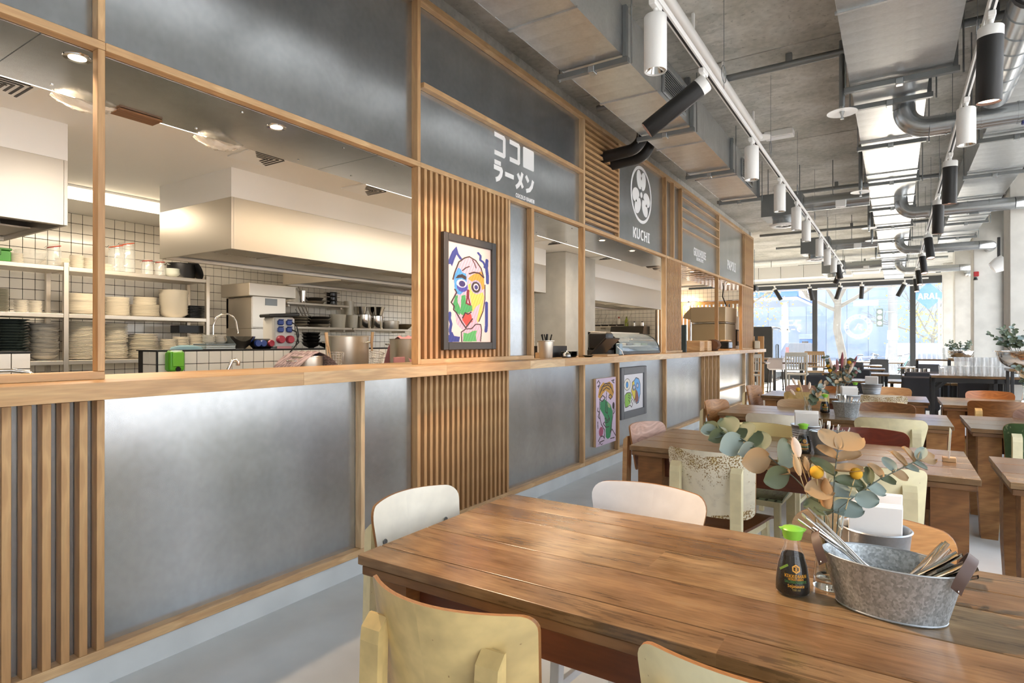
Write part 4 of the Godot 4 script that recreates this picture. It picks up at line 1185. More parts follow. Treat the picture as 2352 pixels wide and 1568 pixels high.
func counter_things() -> void:
	# cutlery pot, bell and dishes in the third hatch
	var y := 1.206
	var t := thing("cutlery_pot", "round steel insert pot with black cutlery on the counter", "pot", V(-2.62, y, 4.62))
	part(t, "body", lath([[0, 0], [0.055, 0], [0.06, 0.01], [0.068, 0.15], [0.08, 0.155], [0.08, 0.16], [0.065, 0.16], [0.056, 0.01], [0, 0.006]], 28), M.steel)
	for k in 7:
		solo("fork", bxm(Vector3(0.012, 0.2, 0.004), 0.0015), M.plastic_black, "black cutlery handle standing in the steel pot on the counter", "cutlery", Transform3D(Basis(Vector3(0.3, 0, 1).normalized(), 0.3 - k * 0.09), V(-2.62 + 0.02 * sin(k * 2.3), y + 0.118, 4.6 + 0.008 * k)), "black cutlery in the steel pot")
	var be := thing("service_bell", "small chrome reception bell on a black base", "bell", V(-2.6, y, 4.98))
	part(be, "base", lath([[0, 0], [0.045, 0], [0.045, 0.012], [0, 0.012]], 20), M.black)
	part(be, "dome", lath([[0.042, 0.014], [0.038, 0.035], [0.02, 0.05], [0, 0.053]], 24), M.chrome)
	part(be, "button", lath([[0, 0.053], [0.006, 0.053], [0.006, 0.066], [0, 0.066]], 10), M.chrome)
	for s in [5.12, 5.26]:
		for k in 4:
			solo("sauce_dish", lath([[0, 0.002], [0.03, 0], [0.055, 0.018], [0.053, 0.019], [0.03, 0.005], [0, 0.005]], 20), M.black_gloss, "small black sauce dish stacked on the counter by the bell", "dish", at(V(-2.68, y + k * 0.012, s)), "black sauce dishes")
	solo("sauce_dish", lath([[0, 0.002], [0.03, 0], [0.06, 0.018], [0.058, 0.019], [0.03, 0.005], [0, 0.005]], 20), M.black_gloss, "single black sauce dish at the counter edge by the oak post", "dish", at(V(-2.52, y, 5.28)))
	var np := thing("napkin_box", "small wooden block holder beside the steel cutlery pot", "holder", V(-2.78, y, 4.82))
	part(np, "base", bxm(Vector3(0.08, 0.05, 0.1), 0.004), M.oak2, at(Vector3(0, 0.025, 0)))
	part(np, "card", bxm(Vector3(0.05, 0.09, 0.07), 0.003), M.paper, at(Vector3(0, 0.095, 0)))
	solo("counter_box", bxm(Vector3(0.2, 0.11, 0.5), 0.004), M.black, "black low box on the counter behind the dishes", "box", at(V(-2.86, y + 0.055, 5.05)))
	# till and cake case
	var ti := thing("card_terminal", "black tilted till screen on the counter", "till", V(-2.6, y, 5.85))
	var sb := MB.new()
	sb.box(Vector3(0, 0.1, 0), Vector3(0.26, 0.02, 0.36), 0.005, Basis(Vector3.FORWARD, -0.75))
	part(ti, "screen_back", sb.mesh(), M.plastic_black)
	part(ti, "foot", bxm(Vector3(0.2, 0.02, 0.3), 0.005), M.oak2, at(Vector3(0, 0.01, 0)))
	part(ti, "cable", tubes([[[Vector3(0.1, 0.1, -0.1), Vector3(0.14, 0.05, -0.14), Vector3(0.12, 0.01, -0.22)], 0.005]], 6), M.gloss_white)
	var pt := thing("receipt_printer", "black receipt printer with rounded top beside the till screen", "printer", V(-2.78, y, 6.15))
	part(pt, "body", bxm(Vector3(0.24, 0.2, 0.2), 0.03), M.plastic_black, at(Vector3(0, 0.16, 0)))
	part(pt, "stand", bxm(Vector3(0.22, 0.06, 0.24), 0.004), M.plastic_black, at(Vector3(0, 0.03, 0)))
	part(pt, "card_reader", bxm(Vector3(0.05, 0.13, 0.09), 0.01), mat(Color("7f98a8"), 0.4), at(Vector3(0.2, 0.07, -0.05)))
	var cs := thing("cake_case", "low curved glass display case with black ends on the counter", "display case", V(-2.8, y, 6.95))
	part(cs, "base", bxm(Vector3(0.42, 0.04, 1.3), 0.006), M.black_gloss, at(Vector3(0, 0.02, 0)))
	part(cs, "top_trim", bxm(Vector3(0.14, 0.02, 1.3), 0.004), M.steel, at(Vector3(-0.14, 0.26, 0)))
	var g := []
	var pl := PackedVector2Array()
	for i in 13:
		var an := PI * 0.5 * i / 12.0
		g.append([Vector3(-0.07 + 0.27 * cos(an), 0.04 + 0.22 * sin(an), -0.63), Vector3(-0.07 + 0.27 * cos(an), 0.04 + 0.22 * sin(an), 0.63)])
		pl.append(Vector2(-0.07 + 0.275 * cos(an), 0.04 + 0.225 * sin(an)))
	pl.append(Vector2(-0.21, 0.265)); pl.append(Vector2(-0.21, 0.04))
	var cg := MB.new()
	cg.grid(g)
	part(cs, "glass_front", cg.mesh(), glass(Color(0.75, 0.85, 0.9, 0.3), 0.03))
	for s in [-0.65, 0.63]:
		var e := MB.new()
		e.prism(pl, s, s + 0.02)
		part(cs, "end_panel", e.mesh(), M.black_gloss)
	part(cs, "shelf", bxm(Vector3(0.3, 0.012, 1.2), 0.002), M.steel, at(Vector3(-0.05, 0.1, 0)))
	for k in 5:
		solo("food_tray", bxm(Vector3(0.2, 0.03, 0.2), 0.006), mat([Color("8a9a50"), Color("c9b48a"), Color("5b4a3c"), Color("a7ad97"), Color("6e7f4e")][k], 0.6), ["green food tray inside the cake case", "beige food tray inside the cake case", "brown food tray inside the cake case", "grey green food tray inside the cake case", "olive food tray inside the cake case"][k], "tray", at(V(-2.84, y + 0.121, 6.45 + k * 0.25)))
	# last hatch: menu box, wooden blocks, log
	solo("menu_holder", bxm(Vector3(0.16, 0.4, 0.05), 0.004), mat(Color("3f4a48"), 0.6), "tall dark green menu board standing on the counter", "menu holder", at(V(-2.66, y + 0.2, 8.72)))
	for k in 2:
		solo("wood_block", bxm(Vector3(0.22, 0.17, 0.42), 0.012, k), oak(k + 1), "pale wooden block standing on the counter by the log", "block", at(V(-2.68, y + 0.085, 9.55 + k * 0.44), 0.1), "wooden blocks on the counter")
	var lg := MB.new()
	lg.lathe([Vector2(0, 0), Vector2(0.11, 0), Vector2(0.12, 0.03), Vector2(0.1, 0.2), Vector2(0.115, 0.36), Vector2(0.105, 0.4), Vector2(0, 0.4)], 9, Transform3D(Basis(Vector3.RIGHT, PI / 2) * Basis().scaled(Vector3(1, 1, 0.85)), Vector3(0, 0.098, -0.2)))
	solo("log", lg.mesh(), mat(Color("6b4a33"), 0.9, 0.0, M.table_leg.albedo_texture, Vector3(4, 4, 1)), "rough brown log lying on the counter", "log", at(V(-2.62, y, 10.4), 0.15))
	var cf := thing("coffee_grinder", "dark small appliance on a wooden tray by the last post", "appliance", V(-2.75, y, 11.9))
	part(cf, "tray", bxm(Vector3(0.24, 0.02, 0.5), 0.004), M.oak3, at(Vector3(0, 0.01, 0)))
	part(cf, "body", bxm(Vector3(0.18, 0.14, 0.3), 0.02), M.black_gloss, at(Vector3(0, 0.09, 0.02)))
	part(cf, "lid", bxm(Vector3(0.16, 0.03, 0.24), 0.01), M.oak2, at(Vector3(0, 0.175, 0.02)))
	var bg := MB.new()
	bg.box(Vector3(0, 0.09, 0), Vector3(0.12, 0.18, 0.2), 0.02, Basis(Vector3.UP, 0.4))
	solo("paper_bag", bg.mesh(), mat(Color("d8cdb6"), 0.9), "crumpled cream paper bag at the end of the counter", "bag", at(V(-2.55, y, 13.75)))

# ---- painted pictures: colour patches and brush strokes on a small canvas image
class Art:
	var im: Image
	var W: int
	var H: int
	var box: Array      # x0, x1, left top, left bottom, right top, right bottom of the canvas in sketch units
	func _init(w: int, h: int, bg: Color, frame: Array) -> void:
		W = w; H = h; box = frame
		im = Image.create_empty(w, h, false, Image.FORMAT_RGB8)
		im.fill(bg)
	func pt(p: Array) -> Vector2:
		var t: float = float(p[0] - box[0]) / float(box[1] - box[0])
		var a: float = lerpf(box[2], box[4], t)
		var b: float = lerpf(box[3], box[5], t)
		return Vector2(t * W, (p[1] - a) / (b - a) * H)
	func fill(pts: Array, c: Color) -> void:
		var pl := PackedVector2Array()
		for p in pts:
			pl.append(pt(p))
		_poly(pl, c)
	func _poly(pl: PackedVector2Array, c: Color) -> void:
		var r := Rect2(pl[0], Vector2.ZERO)
		for p in pl:
			r = r.expand(p)
		for y in range(maxi(0, int(r.position.y)), mini(H, int(r.end.y) + 1)):
			for x in range(maxi(0, int(r.position.x)), mini(W, int(r.end.x) + 1)):
				if Geometry2D.is_point_in_polygon(Vector2(x + 0.5, y + 0.5), pl):
					im.set_pixel(x, y, c.darkened(0.06 * sin(x * 0.6 + y * 0.21)))
	func line(pts: Array, w: float, c: Color) -> void:
		var pl := PackedVector2Array()
		for p in pts:
			pl.append(pt(p))
		for i in pl.size() - 1:
			for g in Geometry2D.offset_polyline(PackedVector2Array([pl[i], pl[i + 1]]), w * 0.5, Geometry2D.JOIN_ROUND, Geometry2D.END_ROUND):
				_poly(g, c)
	func disc(p: Array, rx: float, ry: float, c: Color) -> void:
		var o := pt(p)
		var pl := PackedVector2Array()
		for i in 20:
			pl.append(o + Vector2(cos(TAU * i / 20) * rx, sin(TAU * i / 20) * ry))
		_poly(pl, c)
	func tex() -> ImageTexture:
		return ImageTexture.create_from_image(im)

func picture(label: String, tx: ImageTexture, a0: float, a1: float, y0: float, y1: float, x: float, fw: float, fm: Material, depth: float) -> void:
	var t := thing("picture", label, "picture", V(x, (y0 + y1) * 0.5, (a0 + a1) * 0.5))
	var w := a1 - a0
	var h := y1 - y0
	if fw > 0.0:
		for s in [-1.0, 1.0]:
			part(t, "frame_side", bxm(Vector3(depth, h, fw), 0.006), fm, at(Vector3(depth * 0.5, 0, s * (w - fw) * 0.5)))
			part(t, "frame_side", bxm(Vector3(depth, fw, w - fw * 2), 0.006), fm, at(Vector3(depth * 0.5, s * (h - fw) * 0.5, 0)))
	var b := MB.new()
	var cw := w * 0.5 - fw
	var ch := h * 0.5 - fw
	var z := depth * (0.45 if fw > 0.0 else 1.0) + 0.001
	var m := Vector3.RIGHT
	b.quad([Vector3(z, -ch, cw), Vector3(z, -ch, -cw), Vector3(z, ch, -cw), Vector3(z, ch, cw)], [m, m, m, m], [Vector2(0, 1), Vector2(1, 1), Vector2(1, 0), Vector2(0, 0)])
	part(t, "painted_canvas", b.mesh(), mat(Color(0.9, 0.9, 0.9), 0.55, 0.0, tx))
	part(t, "backing", bxm(Vector3(z - 0.002, ch * 2, cw * 2), 0.001), fm if fw > 0.0 else M.oak0, at(Vector3(z * 0.5 - 0.001, 0, 0)))

func build_pictures() -> void:
	var ink := Color("3a2a28")
	var A := Art.new(170, 384, Color("ead8cf"), [222, 612, 297, 1262, 385, 1273])
	var blue := Color("34408f")
	A.fill([[300, 350], [318, 420], [350, 470], [330, 480], [300, 430], [285, 470], [262, 545], [250, 520], [222, 525], [240, 460], [262, 400]], blue)
	A.line([[492, 412], [515, 440], [512, 480], [540, 500], [556, 530], [553, 550]], 9, blue)
	A.line([[576, 485], [572, 560], [582, 640], [582, 700]], 13, blue)
	A.line([[572, 895], [572, 1000], [572, 1110], [566, 1165]], 13, blue)
	A.line([[245, 985], [243, 1040], [255, 1090], [246, 1150], [250, 1180]], 10, blue)
	A.fill([[232, 1200], [265, 1165], [280, 1205], [330, 1215], [322, 1262], [235, 1262]], blue)
	A.fill([[410, 455], [470, 485], [520, 560], [548, 650], [560, 850], [535, 1000], [490, 1085], [525, 1110], [520, 1262], [345, 1262], [350, 1150], [300, 1090], [285, 970], [258, 900], [283, 800], [285, 760], [272, 660], [300, 560], [350, 480]], Color("e3b3c6"))
	A.fill([[312, 552], [335, 565], [352, 600], [382, 610], [390, 650], [386, 760], [330, 815], [296, 800], [282, 740], [278, 640]], Color("4f9fe2"))
	A.fill([[398, 660], [440, 620], [520, 590], [548, 640], [552, 755], [530, 770], [505, 690], [440, 690]], Color("ee9b3c"))
	A.fill([[400, 715], [425, 705], [445, 790], [480, 812], [535, 790], [550, 830], [530, 985], [490, 1085], [480, 1060], [512, 900], [470, 930], [438, 985], [430, 900]], Color("f0c75f"))
	A.fill([[290, 820], [312, 818], [308, 880], [332, 940], [330, 1010], [290, 970], [270, 900]], Color("46a15c"))
	A.fill([[342, 822], [376, 812], [385, 905], [436, 915], [440, 965], [400, 985], [352, 1010], [330, 990], [338, 900]], Color("46a15c"))
	A.fill([[356, 1005], [392, 985], [428, 1000], [440, 1070], [385, 1112], [350, 1055]], Color("e2483a"))
	A.fill([[360, 1175], [400, 1185], [445, 1160], [482, 1158], [470, 1200], [478, 1262], [355, 1262]], Color("5cb066"))
	A.disc([350, 735], 21, 21, Color("4a4ba6"))
	A.disc([345, 705], 20, 16, Color("e8d5e2")); A.disc([348, 708], 12, 12, Color("3c2f6d"))
	A.disc([474, 740], 22, 28, Color("a9a3c4")); A.disc([472, 742], 18, 22, ink); A.disc([473, 740], 11, 14, Color("e8d5e2")); A.disc([474, 742], 7, 9, Color("3c3a77"))
	A.fill([[292, 655], [310, 625], [350, 615], [385, 640], [380, 672], [345, 650]], ink)
	A.line([[412, 612], [455, 598], [505, 608], [543, 648]], 6, ink)
	A.line([[350, 582], [380, 555], [412, 542]], 4, ink); A.line([[440, 478], [462, 520], [472, 555]], 4, ink)
	A.line([[270, 665], [285, 600], [320, 500], [370, 460], [412, 448], [470, 485], [520, 560], [546, 650]], 5, ink)
	A.line([[285, 760], [302, 790], [282, 830], [255, 885], [280, 920], [275, 955], [300, 985], [345, 1075], [380, 1130], [440, 1045]], 5, ink)
	A.line([[556, 720], [558, 850], [540, 970], [500, 1070]], 4, ink)
	A.line([[396, 770], [392, 840], [385, 895], [420, 912], [402, 840], [405, 770]], 6, Color("7a1f2b"))
	A.line([[352, 1035], [375, 985], [400, 1000], [428, 980]], 5, ink)
	A.line([[380, 1140], [430, 1140], [470, 1098], [515, 1100], [525, 1150], [515, 1262]], 4, ink); A.line([[345, 1262], [340, 1170], [375, 1145]], 4, ink)
	picture("tall dark framed face painting with orange and blue patches on oak slats", A.tex(), 3.13, 3.76, 1.297, 2.103, WX + 0.002, 0.055, mat(Color("37332f"), 0.45), 0.035)
	# pink picture without a frame
	A = Art.new(128, 224, Color("d9c3d8"), [90, 445, 265, 1535, 215, 1400])
	A.fill([[125, 600], [150, 420], [215, 320], [250, 345], [330, 305], [390, 360], [410, 500], [380, 610], [330, 630], [320, 520], [260, 470], [205, 540], [160, 630]], Color("c9932f"))
	A.fill([[165, 690], [230, 630], [290, 680], [350, 740], [385, 860], [370, 1180], [340, 1340], [295, 1375], [260, 1340], [255, 1150], [235, 960], [160, 820]], Color("2f8a55"))
	A.fill([[290, 690], [345, 745], [340, 800], [300, 780]], Color("a2b27a"))
	A.disc([178, 1240], 14, 16, Color("a9506b"))
	A.disc([402, 750], 8, 12, ink)
	for q in [[[150, 560], [190, 420], [250, 345], [330, 340], [400, 520]], [[165, 520], [220, 400], [300, 370], [365, 430]], [[210, 480], [270, 420], [330, 450]], [[155, 640], [205, 565], [250, 610], [200, 680], [150, 640]], [[315, 570], [345, 545], [380, 590], [345, 635], [310, 590]], [[275, 490], [268, 640], [255, 870], [290, 900], [285, 760]], [[245, 1000], [262, 985], [280, 1040], [320, 990]], [[250, 1075], [300, 1060], [330, 1010]], [[240, 1060], [215, 1090], [260, 1160], [320, 1140]], [[155, 640], [150, 940], [180, 1100], [240, 1210], [235, 1370]], [[400, 800], [395, 900], [380, 1010], [340, 1260], [375, 1190], [445, 1305]], [[125, 800], [118, 860], [150, 880], [128, 960], [150, 1000]], [[130, 1420], [170, 1330], [210, 1320], [235, 1360]], [[150, 1440], [230, 1400]], [[345, 1365], [420, 1340]], [[110, 340], [135, 290], [150, 330]], [[120, 400], [150, 380], [130, 430], [160, 330]], [[365, 290], [415, 270], [385, 310], [415, 330]], [[420, 800], [428, 850], [405, 900]], [[120, 1060], [125, 1180]], [[300, 930], [330, 1000]]]:
		A.line(q, 3.4, ink)
	A.line([[140, 1475], [165, 1455], [180, 1480], [205, 1465]], 2, ink)
	picture("unframed pink canvas with green and ochre face below the counter", A.tex(), 5.67, 6.19, 0.258, 0.968, WX - 0.048, 0.0, M.oak0, 0.03)
	# grey framed picture
	A = Art.new(176, 144, Color("e9e8ec"), [610, 995, 160, 960, 105, 850])
	A.disc([687, 365], 27, 24, ink); A.disc([687, 365], 25, 22, Color("efeadb")); A.disc([685, 372], 11, 13, ink); A.disc([685, 372], 9, 11, Color("4a9be0"))
	A.fill([[645, 590], [680, 545], [740, 540], [765, 600], [740, 790], [720, 800], [690, 850], [650, 860], [640, 760]], Color("8fc44b"))
	A.fill([[780, 320], [810, 285], [850, 300], [850, 560], [830, 720], [800, 620], [765, 510]], Color("e8cf4a"))
	A.fill([[815, 280], [855, 215], [905, 240], [935, 340], [940, 540], [905, 740], [870, 770], [850, 500]], Color("6fb2ee"))
	A.fill([[850, 460], [885, 520], [905, 640], [900, 720], [865, 765], [835, 700], [840, 600]], Color("96584d"))
	A.disc([815, 430], 14, 13, Color("6e7b95")); A.disc([818, 425], 7, 6, Color("d6d2da")); A.disc([882, 385], 13, 13, Color("6e89b5")); A.disc([884, 385], 6, 6, Color("d6d2da"))
	for q in [[[645, 600], [680, 545], [745, 540], [770, 590], [760, 650], [785, 690], [762, 720], [790, 790], [770, 855], [740, 810], [690, 850], [652, 862], [640, 760], [645, 600]], [[710, 590], [735, 615]], [[710, 640], [738, 670]], [[712, 700], [745, 760]], [[780, 320], [815, 280], [855, 212], [910, 240], [938, 340], [940, 560], [905, 750], [865, 780], [830, 720], [800, 640], [765, 510], [785, 430], [780, 320]], [[850, 440], [845, 600], [830, 700]], [[805, 700], [820, 760]]]:
		A.line(q, 3.0, ink)
	picture("grey framed picture with blue and yellow profile and green hand", A.tex(), 6.35, 7.16, 0.465, 1.06, WX - 0.048, 0.085, mat(Color("5d6064"), 0.5), 0.035)

func bracket_frame(par: Node3D, x0: float, x1: float, y0: float, y1: float, a: float, rods := true) -> void:
	# channel round the underside of a duct, hung from the slab
	var m := Node3D.new()
	m.name = "hanger"
	par.add_child(m, true)
	bb(m, "channel", M.bracket, x0 - 0.04, x1 + 0.04, y0 - 0.04, y0, a - 0.02, a + 0.02, 0.003)
	bb(m, "channel", M.bracket, x1, x1 + 0.03, y0, y1, a - 0.02, a + 0.02, 0.003)
	part(m, "clamp", bxm(Vector3(0.05, 0.05, 0.06), 0.006), M.pipe, at(V((x0 + x1) * 0.5, y0 - 0.03, a)))
	if rods:
		for x in [x0 - 0.03, x1 + 0.06]:
			part(m, "rod", tubes([[[V(x, y0 - 0.05, a), V(x, CEIL, a)], 0.006]], 6), M.pipe)

# sheet-metal duct of stepped panels (cross-broken ridges) along a
func duct(label: String, x0: float, x1: float, y0: float, y1: float, a0: float, a1: float, hang: Array) -> Node3D:
	var d := thing("air_duct", label, "duct")
	var n := int(ceil((a1 - a0) / 1.5))
	var l := (a1 - a0) / n
	for i in n:
		var s := MB.new()
		var p0 := a0 + i * l
		# sides and top
		s.flat(V(x0, y0, p0), V(x0, y0, p0 + l), V(x0, y1, p0 + l), V(x0, y1, p0))
		s.flat(V(x1, y0, p0 + l), V(x1, y0, p0), V(x1, y1, p0), V(x1, y1, p0 + l))
		s.flat(V(x0, y1, p0), V(x0, y1, p0 + l), V(x1, y1, p0 + l), V(x1, y1, p0))
		if i == 0:
			s.flat(V(x0, y0, p0), V(x1, y0, p0), V(x1, y1, p0), V(x0, y1, p0))
		if i == n - 1:
			s.flat(V(x0, y0, p0 + l), V(x1, y0, p0 + l), V(x1, y1, p0 + l), V(x0, y1, p0 + l))
		part(d, "duct_body", s.mesh(), M.duct)
		# underside folded into shallow ridges
		var u := MB.new()
		var k := 8
		for j in k:
			var q0 := p0 + l * j / k
			var q1 := p0 + l * (j + 1) / k
			var h0 := 0.006
			u.flat(V(x0, y0 + h0, q0), V(x0, y0, q1), V(x1, y0, q1), V(x1, y0 + h0, q0))
			u.flat(V(x0, y0, q1), V(x0, y0 + h0, q1 + 0.001), V(x1, y0 + h0, q1 + 0.001), V(x1, y0, q1))
		part(d, "underside_panel", u.mesh(), M.duct)
		bb(d, "flange", M.duct, x0 - 0.012, x1 + 0.012, y0 - 0.012, y0 + 0.004, p0 + l - 0.012, p0 + l + 0.012, 0.002)
	for h in hang:
		bracket_frame(d, x0, x1, y0 - 0.012, y1, h)
	return d

func grille(par: Node3D, x: float, y0: float, y1: float, a0: float, a1: float) -> void:
	var g := Node3D.new()
	g.name = "side_grille"
	par.add_child(g, true)
	bb(g, "grille_back", M.black, x, x + 0.004, y0, y1, a0, a1, 0.0)
	for q in [[y0, y0 + 0.02, a0, a1], [y1 - 0.02, y1, a0, a1], [y0, y1, a0, a0 + 0.02], [y0, y1, a1 - 0.02, a1]]:
		bb(g, "grille_frame", M.pipe, x, x + 0.02, q[0], q[1], q[2], q[3], 0.002)
	for i in 9:
		var y := lerpf(y0 + 0.03, y1 - 0.03, i / 8.0)
		bb(g, "blade", M.pipe, x, x + 0.018, y - 0.004, y + 0.004, a0 + 0.02, a1 - 0.02, 0.0)

func spiral(b: MB, p: Vector3, q: Vector3, r: float) -> void:
	b.tube([p, q], r, 20)
	var n := int((q - p).length() / 0.22)
	var d := (q - p).normalized()
	for i in n:
		var c := p + d * (0.11 + i * 0.22)
		b.tube([c - d * 0.006, c + d * 0.006], r + 0.005, 20)

func elbow(b: MB, c: Vector3, u: Vector3, w: Vector3, R: float, r: float) -> void:
	# quarter bend round c: starts at c+u*R, ends at c+w*R
	var pts := []
	for i in 9:
		var an := PI * 0.5 * i / 8.0
		pts.append(c + u * R * cos(an) + w * R * sin(an))
	b.tube(pts, r, 20)

func spot(track_x: float, a: float, col: String, label: String, yaw: float, tilt: float, lit: float, group: String, long := 0.24, neck := 0.0) -> void:
	var t := thing("track_spotlight", label, "spotlight", V(track_x, 2.94, a), 0.0, group)
	part(t, "adapter", bxm(Vector3(0.035, 0.03, 0.1), 0.006), M.gloss_white, at(Vector3(0, -0.005, 0)))
	part(t, "stem", tubes([[[Vector3(0, -0.02, 0), Vector3(0, -0.06, 0)], 0.012]], 10), M.gloss_white)
	var bas := Basis(Vector3.UP, yaw) * Basis(Vector3.RIGHT, tilt)
	var pv := Vector3(0, -0.075, 0)
	var h := Node3D.new()
	h.name = "head"
	t.add_child(h)
	h.transform = Transform3D(bas, pv)
	var r := 0.053
	part(h, "cap", lath([[0, 0.02], [r - 0.004, 0.02], [r, 0.014], [r, -0.03], [0, -0.03]], 28), M.gloss_white)
	var mt: Material = M.black if col == "black" else M.gloss_white
	part(h, "cylinder", lath([[r, -0.03], [r, -long + 0.003], [r - 0.002, -long], [r - 0.004, -long], [r - 0.005, -long + 0.05], [0, -long + 0.055]], 28), mt)
	if lit > 0.0:
		part(h, "lamp_reflector", lath([[r - 0.0055, -long + 0.012], [0.03, -long + 0.05], [0, -long + 0.052]], 24), glow(Color("ffd6bd"), 2.2))
		var s := SpotLight3D.new()
		s.name = "spot_beam"
		h.add_child(s)
		s.position = Vector3(0, -long - 0.004, 0); s.rotation.x = -PI / 2
		s.light_color = Color("ffd2ac"); s.light_energy = lit; s.spot_angle = 26.0; s.spot_angle_attenuation = 0.7; s.light_size = 0.03; s.spot_range = 15.0; s.shadow_enabled = true
	else:
		part(h, "reflector", lath([[r - 0.006, -long + 0.008], [0.03, -long + 0.045], [0, -long + 0.047]], 24), M.chrome)

func build_ceiling() -> void:
	build_pictures()
	# ---- ducts
	var d1 := duct("rectangular galvanised duct hanging along the counter wall", -2.02, -1.56, 3.3, 3.64, -1.0, 8.6, [3.82, 5.39, 6.95, 8.5, 2.2])
	grille(d1, -1.559, 3.34, 3.57, 4.62, 5.22)
	grille(d1, -1.559, 3.34, 3.57, 7.5, 8.1)
	var d2 := duct("wide bright galvanised duct down the middle of the ceiling", -0.29, 0.34, 3.3, 3.62, -1.0, 5.25, [5.2, 2.5])
	var d2b := duct("narrower bright galvanised duct continuing to the street window", -0.29, 0.21, 3.33, 3.62, 5.45, 22.0, [5.72, 6.95, 8.6, 10.25, 11.9, 13.6, 15.3, 17.0, 18.7])
	var tp := MB.new()
	tp.flat(V(-0.29, 3.302, 5.25), V(0.34, 3.302, 5.25), V(0.21, 3.332, 5.45), V(-0.29, 3.332, 5.45))
	tp.flat(V(0.34, 3.302, 5.25), V(0.34, 3.62, 5.25), V(0.21, 3.62, 5.45), V(0.21, 3.332, 5.45))
	part(d2b, "reducer", tp.mesh(), M.duct)
	duct("galvanised duct hanging beside the window columns", 0.70, 1.2, 3.3, 3.62, 2.6, 14.5, [4.4, 7.2, 8.7, 10.3, 12.0, 13.6])
	# bulkhead duct across the far end
	var bd := thing("air_duct", "pale sheet metal duct running across above the street window", "duct", V(0, 0, 19.0))
	for k in 9:
		bb(bd, "duct_panel", M.gloss_white, -6.4 + k * 0.6, -5.81 + k * 0.6, 3.2, 3.55, -0.25, 0.25, 0.004)
	for x in [-5.5, -3.1, -1.2]:
		part(bd, "rod", tubes([[[Vector3(x, 3.54, 0), Vector3(x, CEIL, 0)], 0.008]], 6), M.bracket)
	bb(bd, "duct_panel", M.gloss_white, -1.0, -0.35, 3.25, 3.5, -0.22, 0.22, 0.03)
	# ---- round branch pipes from the middle duct to the windows
	for k in 4:
		var a: float = [5.86, 9.65, 13.5, 17.3][k]
		var t := thing("round_duct", "round branch duct bending from middle duct to windows, %s" % ["at the duct joint", "second after the joint", "third after the joint", "last before street window"][k], "duct", Vector3.ZERO, 0.0, "round branch ducts to the windows")
		var b := MB.new()
		b.tube([V(0.06, 3.335, a), V(0.06, 3.26, a)], 0.08, 20)
		part(t, "collar", b.mesh(), M.pipe)
		b = MB.new()
		elbow(b, V(0.23, 3.26, a), Vector3(-1, 0, 0), Vector3(0, -1, 0), 0.17, 0.08)
		part(t, "elbow", b.mesh(), M.pipe)
		b = MB.new()
		spiral(b, V(0.23, 3.09, a), V(1.25, 3.09, a), 0.08)
		part(t, "spiral_tube", b.mesh(), M.pipe)
		b = MB.new()
		for sx in [-0.105, -0.085]:
			b.tube([V(0.5, 3.18, a + sx * 0.1), V(0.5, CEIL, a + sx * 0.1)], 0.005, 6)
		part(t, "hanger_rod", b.mesh(), M.bracket)
		part(t, "damper_knob", bxm(Vector3(0.1, 0.02, 0.05), 0.006), mat(Color("2d3570"), 0.5) if k == 0 else M.bracket, at(V(0.85, 3.005, a)))
		b = MB.new()
		elbow(b, V(1.25, 3.09, a + 0.2), Vector3(0, 0, 1), Vector3(1, 0, 0), 0.2, 0.08)
		part(t, "window_elbow", b.mesh(), M.pipe)
		b = MB.new()
		spiral(b, V(1.45, 3.09, a + 0.2), V(1.45, 3.09, a + 0.8), 0.08)
		part(t, "window_tube", b.mesh(), M.pipe)
		var df := thing("slot_diffuser", "white stepped slot diffuser along the windows with steel box above, %s" % ["beside the first branch duct", "beside the second branch duct", "beside the third branch duct", "beside the last branch duct"][k], "diffuser", V(1.5, 2.98, a + 1.3), 0.0, "slot diffusers at the windows")
		part(df, "box", bxm(Vector3(0.2, 0.22, 0.9), 0.004), M.duct, at(Vector3(0, 0.13, 0)))
		for s in 3:
			part(df, "slot_rail", bxm(Vector3(0.05, 0.03, 1.5), 0.004), M.gloss_white, at(Vector3(-0.06 + s * 0.06, 0.0 - (0.012 if s == 1 else 0.0), 0)))
	# big spiral pipe at the upper right
	var bp := thing("round_duct", "large spiral duct with a wide bend below the window side ceiling", "duct")
	var bm := MB.new()
	spiral(bm, V(0.62, 3.2, 3.3), V(0.62, 3.2, 5.7), 0.1)
	part(bp, "spiral_tube", bm.mesh(), M.pipe)
	bm = MB.new()
	elbow(bm, V(0.82, 3.2, 3.3), Vector3(-1, 0, 0), Vector3(0, 0, 1), 0.2, 0.1)
	part(bp, "elbow", bm.mesh(), M.pipe)
	bm = MB.new()
	spiral(bm, V(0.82, 3.2, 3.1), V(1.4, 3.2, 3.1), 0.1)
	part(bp, "branch_tube", bm.mesh(), M.pipe)
	bm = MB.new()
	bm.tube([V(0.62, 3.2, 4.05), V(0.62, 3.2, 4.09)], 0.11, 20)
	part(bp, "clamp_ring", bm.mesh(), M.black)
	# ---- supply boxes with round diffusers and their feed pipes
	for k in 3:
		var a: float = [8.95, 12.98, 16.9][k]
		var t := thing("air_outlet", "grey sheet metal box with round ceiling diffuser, %s" % ["nearest the end of the side duct", "second along the white track", "last before the street window"][k], "air outlet", V(-1.3, 0, a), 0.0, "round ceiling diffusers")
		part(t, "plenum_box", bxm(Vector3(0.5, 0.3, 0.5), 0.004), M.bracket, at(Vector3(0, 3.21, 0)))
		part(t, "neck", lath([[0.14, 2.98], [0.14, 3.06], [0, 3.06]], 28), M.pipe)
		part(t, "diffuser_ring", lath([[0.1, 2.955], [0.17, 2.95], [0.19, 2.97], [0.14, 2.985], [0.1, 2.955]], 32), M.gloss_white)
